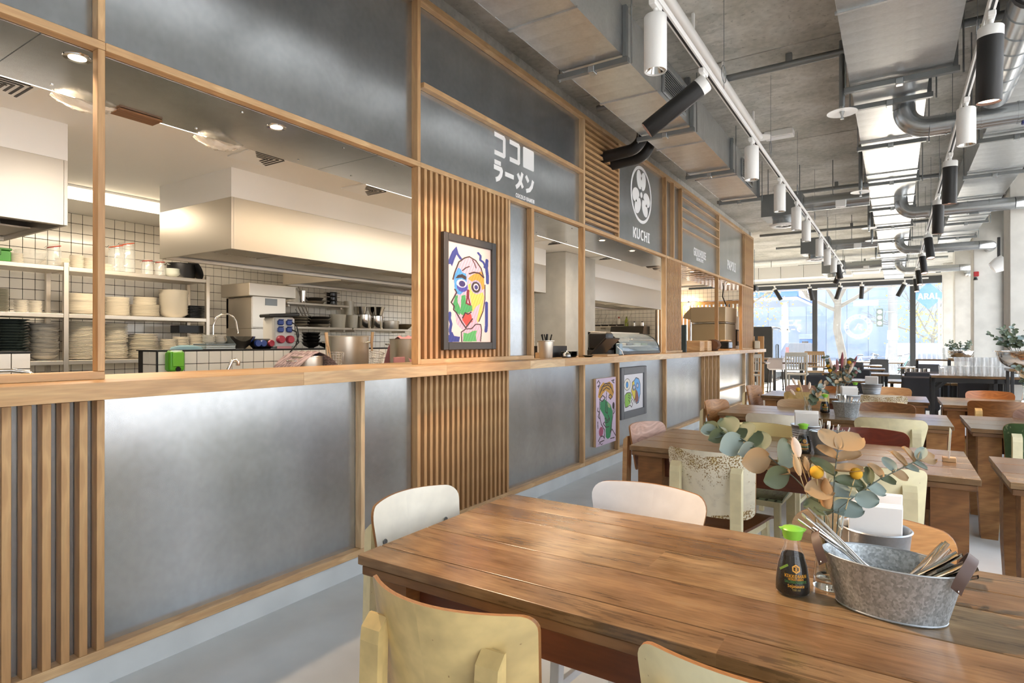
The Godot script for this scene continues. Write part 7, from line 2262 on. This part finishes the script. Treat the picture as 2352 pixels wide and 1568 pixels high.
func build_far() -> void:
	# console with rows of tumblers
	var cs := thing("console_table", "black steel console with wooden top carrying rows of tumblers", "console", V(0.95, 0, 9.75))
	part(cs, "top", bxm(Vector3(1.12, 0.03, 0.5), 0.003), M.top1, at(Vector3(0, 0.905, 0)))
	part(cs, "frame_rail", bxm(Vector3(1.12, 0.06, 0.04), 0.003), M.black, at(Vector3(0, 0.86, 0.22)))
	for x in [-0.54, 0.1, 0.2, 0.54]:
		for z in [-0.22, 0.22]:
			part(cs, "leg", bxm(Vector3(0.04, 0.89, 0.04), 0.003), M.black, at(Vector3(x, 0.445, z)))
	for s in [-1.0, 1.0]:
		var b := MB.new()
		b.bar(Vector3(-0.53, 0.72, s * 0.22), Vector3(-0.4, 0.84, s * 0.22), 0.03, 0.03)
		part(cs, "brace", b.mesh(), M.black)
	boxes["tumbler"] = lath([[0, 0.0], [0.033, 0.0], [0.038, 0.118], [0.0365, 0.118], [0.0315, 0.008], [0, 0.008]], 16)
	boxes["glass_tray"] = bxm(Vector3(0.82, 0.004, 0.32), 0.001)
	tumblers("clear tumbler in the lower layer on the console", "tumblers on the console, lower layer", V(0.52, 0.921, 9.58), 10, 4, 0.081)
	tumblers("clear tumbler in the upper layer on the console", "tumblers on the console, upper layer", V(0.68, 1.04, 9.58), 8, 3, 0.081)
	# second console farther on
	var c2 := thing("console_table", "far black console with two layers of tumblers before the window", "console", V(0.85, 0, 15.2))
	part(c2, "top", bxm(Vector3(1.0, 0.03, 0.5), 0.003), M.top1, at(Vector3(0, 0.985, 0)))
	for x in [-0.47, 0.47]:
		for z in [-0.2, 0.2]:
			part(c2, "leg", bxm(Vector3(0.04, 0.97, 0.04), 0.003), M.black, at(Vector3(x, 0.485, z)))
	tumblers("clear tumbler on the far console", "tumblers on the far console", V(0.42, 1.001, 15.1), 9, 2, 0.085)
	tumblers("clear tumbler in the upper layer on the far console", "tumblers on the far console, upper layer", V(0.75, 1.12, 15.1), 5, 2, 0.085)
	# planters on stands
	for q in [[1.28, 8.9, 0.3, "larger", 12, 70], [1.0, 13.6, 0.2, "smaller", 9, 90]]:
		var st := thing("plant_stand", "square pale stand carrying the %s silver bowl" % q[3], "stand", V(q[0], 0, q[1]))
		var h: float = 1.05 if q[3] == "larger" else 1.06
		part(st, "top", bxm(Vector3(0.4, 0.03, 0.4), 0.003), M.top2, at(Vector3(0, h - 0.015, 0)))
		for s in [-1.0, 1.0]:
			for z in [-1.0, 1.0]:
				part(st, "leg", bxm(Vector3(0.03, h - 0.03, 0.03), 0.003), M.black, at(Vector3(s * 0.17, (h - 0.03) * 0.5, z * 0.17)))
		planter("%s hammered silver bowl planted with olive stems" % q[3], V(q[0], h, q[1]), q[2], q[4], q[5])
	# low tables and dark chairs towards the window
	var rows := [[-1.1, -0.3, 10.5, 11.2, "first low table past the wooden tables, wall side"], [-0.1, 0.66, 10.65, 11.35, "low table with square top behind the console"], [0.67, 1.19, 10.65, 11.35, "low table joined to the square one behind the console"], [-1.2, -0.1, 13.0, 13.7, "low table in the second row past the console, wall side"], [0.1, 1.2, 12.6, 13.3, "low table in the second row past the console, window side"], [-1.3, -0.2, 15.3, 16.0, "low table in the third row, wall side"], [0.1, 1.2, 16.8, 17.5, "low table in the fourth row, window side"], [-1.4, -0.3, 17.6, 18.3, "low table in the fourth row, wall side"], [-1.5, 0.2, 20.8, 21.5, "long low table directly before the street window"]]
	for r in rows:
		plain_table(r[4], r[0], r[1], r[2], r[3], 0.76, false)
	var dl := ["beside the first low table", "at the square low table", "at the joined low table", "before the console planters", "in the second row, wall side", "in the second row, window side", "in the third row", "in the fourth row, window side", "in the fourth row, wall side", "at the long table before the window", "left at the long table before the window", "behind the third row"]
	var dp := [[-0.9, 10.15, 0.0], [0.3, 9.75, 0.0], [0.95, 9.8, 0.0], [0.35, 11.6, PI], [-0.6, 12.75, 0.0], [0.6, 12.4, 0.0], [-0.8, 15.1, 0.0], [0.6, 16.6, 0.0], [-0.9, 17.4, 0.0], [-0.4, 20.6, 0.0], [-1.2, 20.6, 0.0], [0.9, 11.6, PI]]
	for i in dp.size():
		if i == 1 or i == 2:
			dp[i][1] = 10.5
		dark_chair("charcoal upholstered chair " + dl[i], V(dp[i][0], 0, dp[i][1] - (0.12 if i > 3 else 0.0)), dp[i][2], M.upholstery, 0.84)
	# counter height tables with slat back chairs past the counter end
	plain_table("counter height table with black column and slat chairs", -2.15, -1.45, 14.6, 15.3, 0.9, true)
	plain_table("counter height table beside the end of the counter wall", -3.3, -2.45, 14.3, 14.9, 0.9, true)
	plain_table("counter height table in front of the black fridge", -3.2, -2.35, 17.2, 17.8, 0.92, true)
	slat_chair("grey white slat back chair standing before the street window", V(-1.8, 0, 14.25), 0.05, mat(Color("d5d2c6"), 0.5))
	slat_chair("light wooden slat back chair behind the grey white one", V(-1.62, 0, 15.75), PI + 0.1, M.oak2)
	slat_chair("pale slat back chair beside the end of the counter wall", V(-2.75, 0, 14.1), 0.3, mat(Color("d9d5c9"), 0.5), 0.62)
	var bs := thing("bar_stool", "grey upholstered bar stool with black legs by the fridge", "stool", V(-2.55, 0, 16.4))
	part(bs, "seat", bxm(Vector3(0.4, 0.3, 0.4), 0.05), M.upholstery_light, at(Vector3(0, 0.8, 0)))
	for s in [-1.0, 1.0]:
		for q in [-1.0, 1.0]:
			part(bs, "leg", leg_mesh(Vector3(s * 0.19, 0, q * 0.19), Vector3(s * 0.16, 0.66, q * 0.16), 0.03, 0.03), M.black)
	# fridge
	var fr := thing("drinks_fridge", "tall black fridge with two glass doors catching the sun", "fridge", V(-3.8, 0, 22.4))
	part(fr, "cabinet", bxm(Vector3(0.6, 1.86, 1.7), 0.01), M.black, at(Vector3(0, 0.95, 0)))
	for s in [-1.0, 1.0]:
		var dr := part(fr, "door", bxm(Vector3(0.03, 1.7, 0.82), 0.006), mat(Color("aab4bc"), 0.08, 0.7), at(Vector3(0.32, 0.98, s * 0.42)))
		part(dr, "handle", tubes([[[Vector3(0.02, -0.3, -s * 0.36), Vector3(0.05, -0.28, -s * 0.36), Vector3(0.05, 0.28, -s * 0.36), Vector3(0.02, 0.3, -s * 0.36)], 0.01]], 8), M.black)
	part(fr, "plinth", bxm(Vector3(0.56, 0.02, 1.66), 0.0), M.black, at(Vector3(0, 0.01, 0)))
	# two boards of a wooden screen beyond the counter end
	for k in 2:
		solo("wooden_board", bxm(Vector3(0.14, 1.5, 0.04), 0.004, k), M.oak3, "upright wooden board of the low screen beyond the counter end", "board", at(V(-3.0 + k * 0.22, 0.75, 15.6)), "boards beyond the counter end")
	# fire alarm on the column
	var fa := thing("alarm_box", "small red alarm box on the concrete column by the windows", "alarm", V(1.22, 2.62, 13.98))
	part(fa, "body", bxm(Vector3(0.08, 0.09, 0.05), 0.008), mat(Color("a5262a"), 0.4), at(Vector3(0.04, 0, 0)))
	part(fa, "horn", lath([[0, 0], [0.02, 0], [0.035, 0.05], [0, 0.05]], 14), M.black, Transform3D(Basis(Vector3.RIGHT, PI), Vector3(0.03, -0.06, 0)))
	# steel pots on a far table
	for k in 3:
		solo("steel_cup", lath([[0, 0], [0.05, 0], [0.055, 0.12], [0.052, 0.12], [0.047, 0.006], [0, 0.006]], 18), M.chrome, "steel cutlery cup standing on the window side low table", "cup", at(V(0.2 + k * 0.13, 0.761, 12.9)), "steel cups on the low table")
	# white lettering stuck on the street window, read from outside
	var st := thing("window_sticker", "white mirrored katakana lettering stuck on the street window", "sticker")
	var fr2 := Transform3D(Basis(Vector3(-1.15, 0, 0), Vector3(0, 1.15, 0), Vector3(0, 0, 1)), V(1.52, -1.29, 23.98))
	for s in kana_strokes():
		var b := MB.new()
		stroke_poly(b, s[0], s[1], 0.0, 0.003, fr2)
		part(st, "character_stroke", b.mesh(), M.sign)
	var bq := MB.new()
	bq.prism(PackedVector2Array([Vector2(4.285, 2.835), Vector2(4.46, 2.835), Vector2(4.46, 3.007), Vector2(4.285, 3.007)]), 0.0, 0.003, fr2)
	part(st, "character_square", bq.mesh(), M.sign)
	st = thing("window_sticker", "white round double ring emblem stuck on the street window", "sticker", V(-1.1, 1.9, 23.98))
	for r in [[0.42, 0.4], [0.3, 0.285]]:
		var b := MB.new()
		var o := ell(0, 0, r[0], r[0], 0, 44)
		var i_ := ell(0, 0, r[1], r[1], 0, 44)
		for k in 44:
			b.prism(PackedVector2Array([o[k], o[(k + 1) % 44], i_[(k + 1) % 44], i_[k]]), 0.0, 0.003, Transform3D(), false)
		part(st, "ring", b.mesh(), M.sign)
	for k in 22:
		part(st, "ring_mark", bxm(Vector3(0.03, 0.055, 0.003), 0.0), M.sign, Transform3D(Basis(Vector3(0, 0, 1), TAU * k / 22.0), Vector3(-sin(TAU * k / 22.0) * 0.35, cos(TAU * k / 22.0) * 0.35, 0.0015)))
	var wv := MB.new()
	stroke_poly(wv, [[-0.12, -0.12], [0.0, 0.1], [0.12, 0.05], [0.02, -0.02], [0.12, -0.13]], 0.03, 0.0, 0.003, Transform3D())
	part(st, "emblem_figure", wv.mesh(), M.sign)

func branchy(b: MB, p: Vector3, d: Vector3, l: float, r: float, depth: int, g: RandomNumberGenerator) -> void:
	var q := p + d * l
	b.tube([p, p.lerp(q, 0.5) + Vector3(g.randf_range(-0.05, 0.05), 0, 0) * l, q], [r, r * 0.82, r * 0.65], 7, false)
	if depth <= 0:
		return
	for i in 3:
		var e := (d + Vector3(g.randf_range(-0.9, 0.9), g.randf_range(-0.15, 0.5), g.randf_range(-0.6, 0.6))).normalized()
		branchy(b, p.lerp(q, 1.0 if i < 2 else 0.6), e, l * g.randf_range(0.55, 0.8), r * 0.6, depth - 1, g)

func tree(label: String, p: Vector3, h: float, r: float, sd: int, bark: Material, leafc: Material) -> void:
	var t := thing("street_tree", label, "tree", p)
	var g := RandomNumberGenerator.new()
	g.seed = sd
	var b := MB.new()
	b.tube([Vector3.ZERO, Vector3(-0.1, h * 0.3, 0), Vector3(-0.3, h * 0.6, 0), Vector3(-0.25, h, 0)], [r, r * 0.9, r * 0.85, r * 0.75], 10)
	part(t, "trunk", b.mesh(), bark)
	b = MB.new()
	for i in 5:
		branchy(b, Vector3(-0.27, h * (0.82 + 0.04 * i), 0), Vector3([-0.9, 0.9, -0.4, 0.5, 0.1][i], 0.5 + 0.1 * i, [0.2, -0.2, 0.4, 0.3, -0.3][i]).normalized(), 1.3, r * 0.5, 3, g)
	part(t, "crown_branches", b.mesh(), bark)
	if leafc:
		var lm := MB.new()
		for i in 900:
			var o := Vector3(g.randfn(0, 1.1), h + 0.6 + g.randfn(0, 0.9), g.randfn(0, 1.0))
			var x := Vector3(g.randf_range(-1, 1), g.randf_range(-1, 1), g.randf_range(-1, 1)).normalized() * 0.07
			var y := x.cross(Vector3(g.randf_range(-1, 1), 1, g.randf_range(-1, 1))).normalized() * 0.05
			var m := x.cross(y).normalized()
			lm.tri(o - x, o + y, o + x, m, m, m); lm.tri(o - x, o - y, o + x, m, m, m)
		var f := part(t, "foliage", lm.mesh(), leafc)
		f.set_meta("kind", "stuff")

func bicycle(label: String, p: Vector3, ry: float, c: Color) -> void:
	var t := thing("bicycle", label, "bicycle", p, ry, "bicycles parked outside")
	var fm := mat(c, 0.4)
	for s in [-0.5, 0.5]:
		var ring := []
		for i in 25:
			ring.append(Vector3(s + cos(TAU * i / 24) * 0.33, 0.34 + sin(TAU * i / 24) * 0.33, 0))
		part(t, "wheel", tubes([[ring, 0.018]], 6), M.black)
	part(t, "frame", tubes([[[Vector3(-0.5, 0.34, 0), Vector3(-0.15, 0.85, 0), Vector3(0.35, 0.85, 0), Vector3(0.0, 0.32, 0), Vector3(-0.15, 0.85, 0)], 0.02], [[Vector3(0.5, 0.34, 0), Vector3(0.36, 0.95, 0)], 0.02], [[Vector3(-0.5, 0.34, 0), Vector3(0.0, 0.32, 0)], 0.018]], 6), fm)
	part(t, "handlebar", tubes([[[Vector3(0.36, 0.95, -0.25), Vector3(0.36, 1.0, 0), Vector3(0.36, 0.95, 0.25)], 0.014]], 6), M.black)
	part(t, "saddle", bxm(Vector3(0.24, 0.05, 0.12), 0.02), M.black, at(Vector3(-0.18, 0.92, 0)))

func build_outside() -> void:
	var gd := MB.new()
	gd.box(V(10, -0.25, 60), Vector3(160, 0.2, 71.5))
	gd.box(V(62, -0.25, 4), Vector3(120, 0.2, 40))
	var st := shell("ground_street", gd.mesh(), mat(Color("a9aaac"), 0.9))
	st.name = "ground_street"
	# filling station: white building with blue canopy band, pumps
	var fs := thing("filling_station", "white filling station building with blue canopy band across the street", "building", V(-9, -0.15, 52))
	var pale := mat(Color("8b98ac"), 0.8)
	var bl := mat(Color("3b6fc4"), 0.6)
	part(fs, "wall", bxm(Vector3(22, 6, 0.4)), pale, at(V(4, 3, 4)))
	for k in 14:
		part(fs, "wall_panel", bxm(Vector3(1.48, 5.6, 0.06), 0.01), pale, at(V(-5.6 + k * 1.5, 3, 3.76)))
	part(fs, "canopy", bxm(Vector3(13, 0.5, 9)), mat(Color("c9d2dd"), 0.7), at(V(-3, 4.6, -4)))
	part(fs, "canopy_band", bxm(Vector3(13.1, 1.1, 0.2), 0.02), bl, at(V(-3, 5.1, -8.55)))
	part(fs, "canopy_side_band", bxm(Vector3(0.2, 1.1, 9.1), 0.02), bl, at(V(3.5, 5.1, -4)))
	for x in [-7.0, -2.2, 2.4]:
		part(fs, "canopy_post", bxm(Vector3(0.4, 4.5, 0.4), 0.02), mat(Color("cfd3da"), 0.6), at(V(x, 2.25, -6)))
	for k in 3:
		var pu := thing("fuel_pump", "blue fuel pump under the filling station canopy", "fuel pump", V(-9.6 + k * 2.3, -0.15, 44.5), 0.0, "fuel pumps")
		part(pu, "body", bxm(Vector3(0.95, 1.7, 0.6), 0.05), bl, at(Vector3(0, 0.85, 0)))
		part(pu, "head", bxm(Vector3(1.0, 0.35, 0.62), 0.04), pale, at(Vector3(0, 1.87, 0)))
		part(pu, "screen", bxm(Vector3(0.4, 0.25, 0.02), 0.0), M.black, at(Vector3(-0.1, 1.45, 0.31)))
		part(pu, "hose", tubes([[[Vector3(0.3, 1.4, 0.33), Vector3(0.42, 0.7, 0.4), Vector3(0.34, 0.5, 0.34)], 0.025]], 6), M.black)
	var car := thing("parked_car", "dark car with red tail light at the filling station", "car", V(-5.2, -0.15, 41.5), 0.2)
	var cb := MB.new()
	cb.prism(PackedVector2Array([Vector2(-0.85, 0.3), Vector2(0.85, 0.3), Vector2(0.88, 0.9), Vector2(0.6, 1.45), Vector2(-0.6, 1.45), Vector2(-0.88, 0.9)]), -2.0, 2.0)
	part(car, "body", cb.mesh(), mat(Color("5b616b"), 0.35))
	for s in [-1.0, 1.0]:
		part(car, "tail_lens", bxm(Vector3(0.16, 0.5, 0.04), 0.01), mat(Color("c43a3a"), 0.3), at(Vector3(s * 0.74, 0.95, 2.0)))
		for q in [-1.3, 1.3]:
			part(car, "wheel", lath([[0, -0.1], [0.32, -0.1], [0.32, 0.1], [0, 0.1]], 20), M.black, Transform3D(Basis(Vector3(0, 0, 1), PI / 2), Vector3(s * 0.8, 0.32, q)))
	# large pale building with upright panels
	var bg := thing("office_building", "large pale panelled building filling the street window", "building", V(-1.0, -0.15, 62))
	part(bg, "wall", bxm(Vector3(16, 9, 0.6)), pale, at(Vector3(0, 4.5, 0)))
	for k in 8:
		for r in 2:
			part(bg, "facade_panel", bxm(Vector3(1.94, 3.9, 0.08), 0.01), mat(Color("8391a8"), 0.7) if (k + r) % 3 else pale, at(Vector3(-7 + k * 2, 2 + r * 4, 0.34)))
	# round topped sign
	var sg := thing("fuel_sign", "blue diamond sign with white capitals on a pole", "sign", V(1.14, -0.15, 30), 0.0)
	part(sg, "pole", tubes([[[Vector3(0.5, 0, 0), Vector3(0.5, 3.2, 0)], 0.06]], 10), mat(Color("c9d0d8"), 0.5))
	var dm := MB.new()
	dm.prism(PackedVector2Array([Vector2(-0.56, 3.42), Vector2(0, 2.86), Vector2(0.56, 3.42), Vector2(0, 3.98)]), -0.06, 0.06)
	part(sg, "diamond", dm.mesh(), bl)
	var tm := text_mesh("ARAL", 0.24, 0.02, "Droid Sans", true)
	part(sg, "lettering", tm, M.sign, Transform3D(Basis().scaled(Vector3(0.74 / tm.get_aabb().size.x, 1, 1)), Vector3(0.0, 3.4, 0.07)))
	# trees, poles, lights, bicycles, shrubs
	tree("bare plane tree with pale trunk outside the street window", V(-1.75, -0.15, 28), 3.4, 0.17, 5, mat(Color("6e6a62"), 0.9), null)
	tree("thin bare tree left outside the street window", V(-6.2, -0.15, 30), 3.4, 0.14, 9, mat(Color("6e6a62"), 0.9), mat(Color("a08a4c"), 0.9))
	tree("young tree with yellow green leaves beside the blue diamond sign", V(1.9, -0.15, 38), 1.9, 0.1, 12, mat(Color("6a665c"), 0.9), mat(Color("a39d48"), 0.9))
	var lp := thing("lamp_post", "thick pale lamp post outside the street window", "lamp post", V(-0.1, -0.15, 29))
	part(lp, "shaft", tubes([[[Vector3(0, 0, 0), Vector3(0, 9, 0)], 0.17]], 14), mat(Color("7f8286"), 0.6))
	part(lp, "collar", lath([[0.19, 1.6], [0.2, 1.65], [0.19, 2.0]], 16), mat(Color("a09c98"), 0.6))
	part(lp, "sign_plate", bxm(Vector3(0.9, 0.22, 0.03), 0.005), M.sign, at(Vector3(-0.95, 3.15, 0)))
	part(lp, "sign_arm", bxm(Vector3(0.6, 0.03, 0.03), 0.0), M.bracket, at(Vector3(-0.35, 3.28, 0)))
	var tl := thing("traffic_light", "dark green traffic light on a bracket of the lamp post", "traffic light", V(-0.55, 2.0, 28.8))
	part(tl, "housing", bxm(Vector3(0.24, 0.75, 0.2), 0.03), mat(Color("4f5f58"), 0.6), at(Vector3(0, 0.37, 0)))
	part(tl, "arm", bxm(Vector3(0.5, 0.03, 0.03), 0.0), M.bracket, at(Vector3(0.3, 0.6, 0)))
	for k in 3:
		part(tl, "light_lens", lath([[0, 0.03], [0.08, 0.02], [0.085, 0]], 16), mat(Color("d7dcd8"), 0.3), Transform3D(Basis(Vector3.RIGHT, PI / 2), Vector3(0, 0.14 + k * 0.23, 0.1)))
	for k in 3:
		bicycle(["grey bicycle parked behind the plane tree", "black bicycle parked by the lamp post", "turquoise bicycle parked beside the lamp post"][k], V([-1.2, -0.6, 0.25][k], -0.15, [31.5, 32.0, 31.0][k]), [0.4, -0.3, 0.8][k], [Color("aab4b8"), Color("40454a"), Color("63bfae")][k])
	var vc := thing("parked_car", "pale blue parked car below the young tree", "car", V(1.7, -0.15, 35), PI / 2 + 0.2)
	part(vc, "body", cb.mesh(), mat(Color("b8c4da"), 0.35))
	for s in [-1.0, 1.0]:
		for q in [-1.3, 1.3]:
			part(vc, "wheel", lath([[0, -0.1], [0.32, -0.1], [0.32, 0.1], [0, 0.1]], 20), M.black, Transform3D(Basis(Vector3(0, 0, 1), PI / 2), Vector3(s * 0.8, 0.32, q)))
	# neighbouring house seen through the side windows
	var hs := thing("neighbour_house", "pale blue house wall seen through the side windows", "building", V(9.0, -0.15, 40))
	part(hs, "wall", bxm(Vector3(0.4, 9, 30)), mat(Color("cfdcec"), 0.8), at(Vector3(0, 4.5, 0)))
	for k in 6:
		part(hs, "window", bxm(Vector3(0.06, 1.6, 1.4), 0.01), M.frame_dark, at(Vector3(-0.22, 3.0, -11 + k * 4.2)))
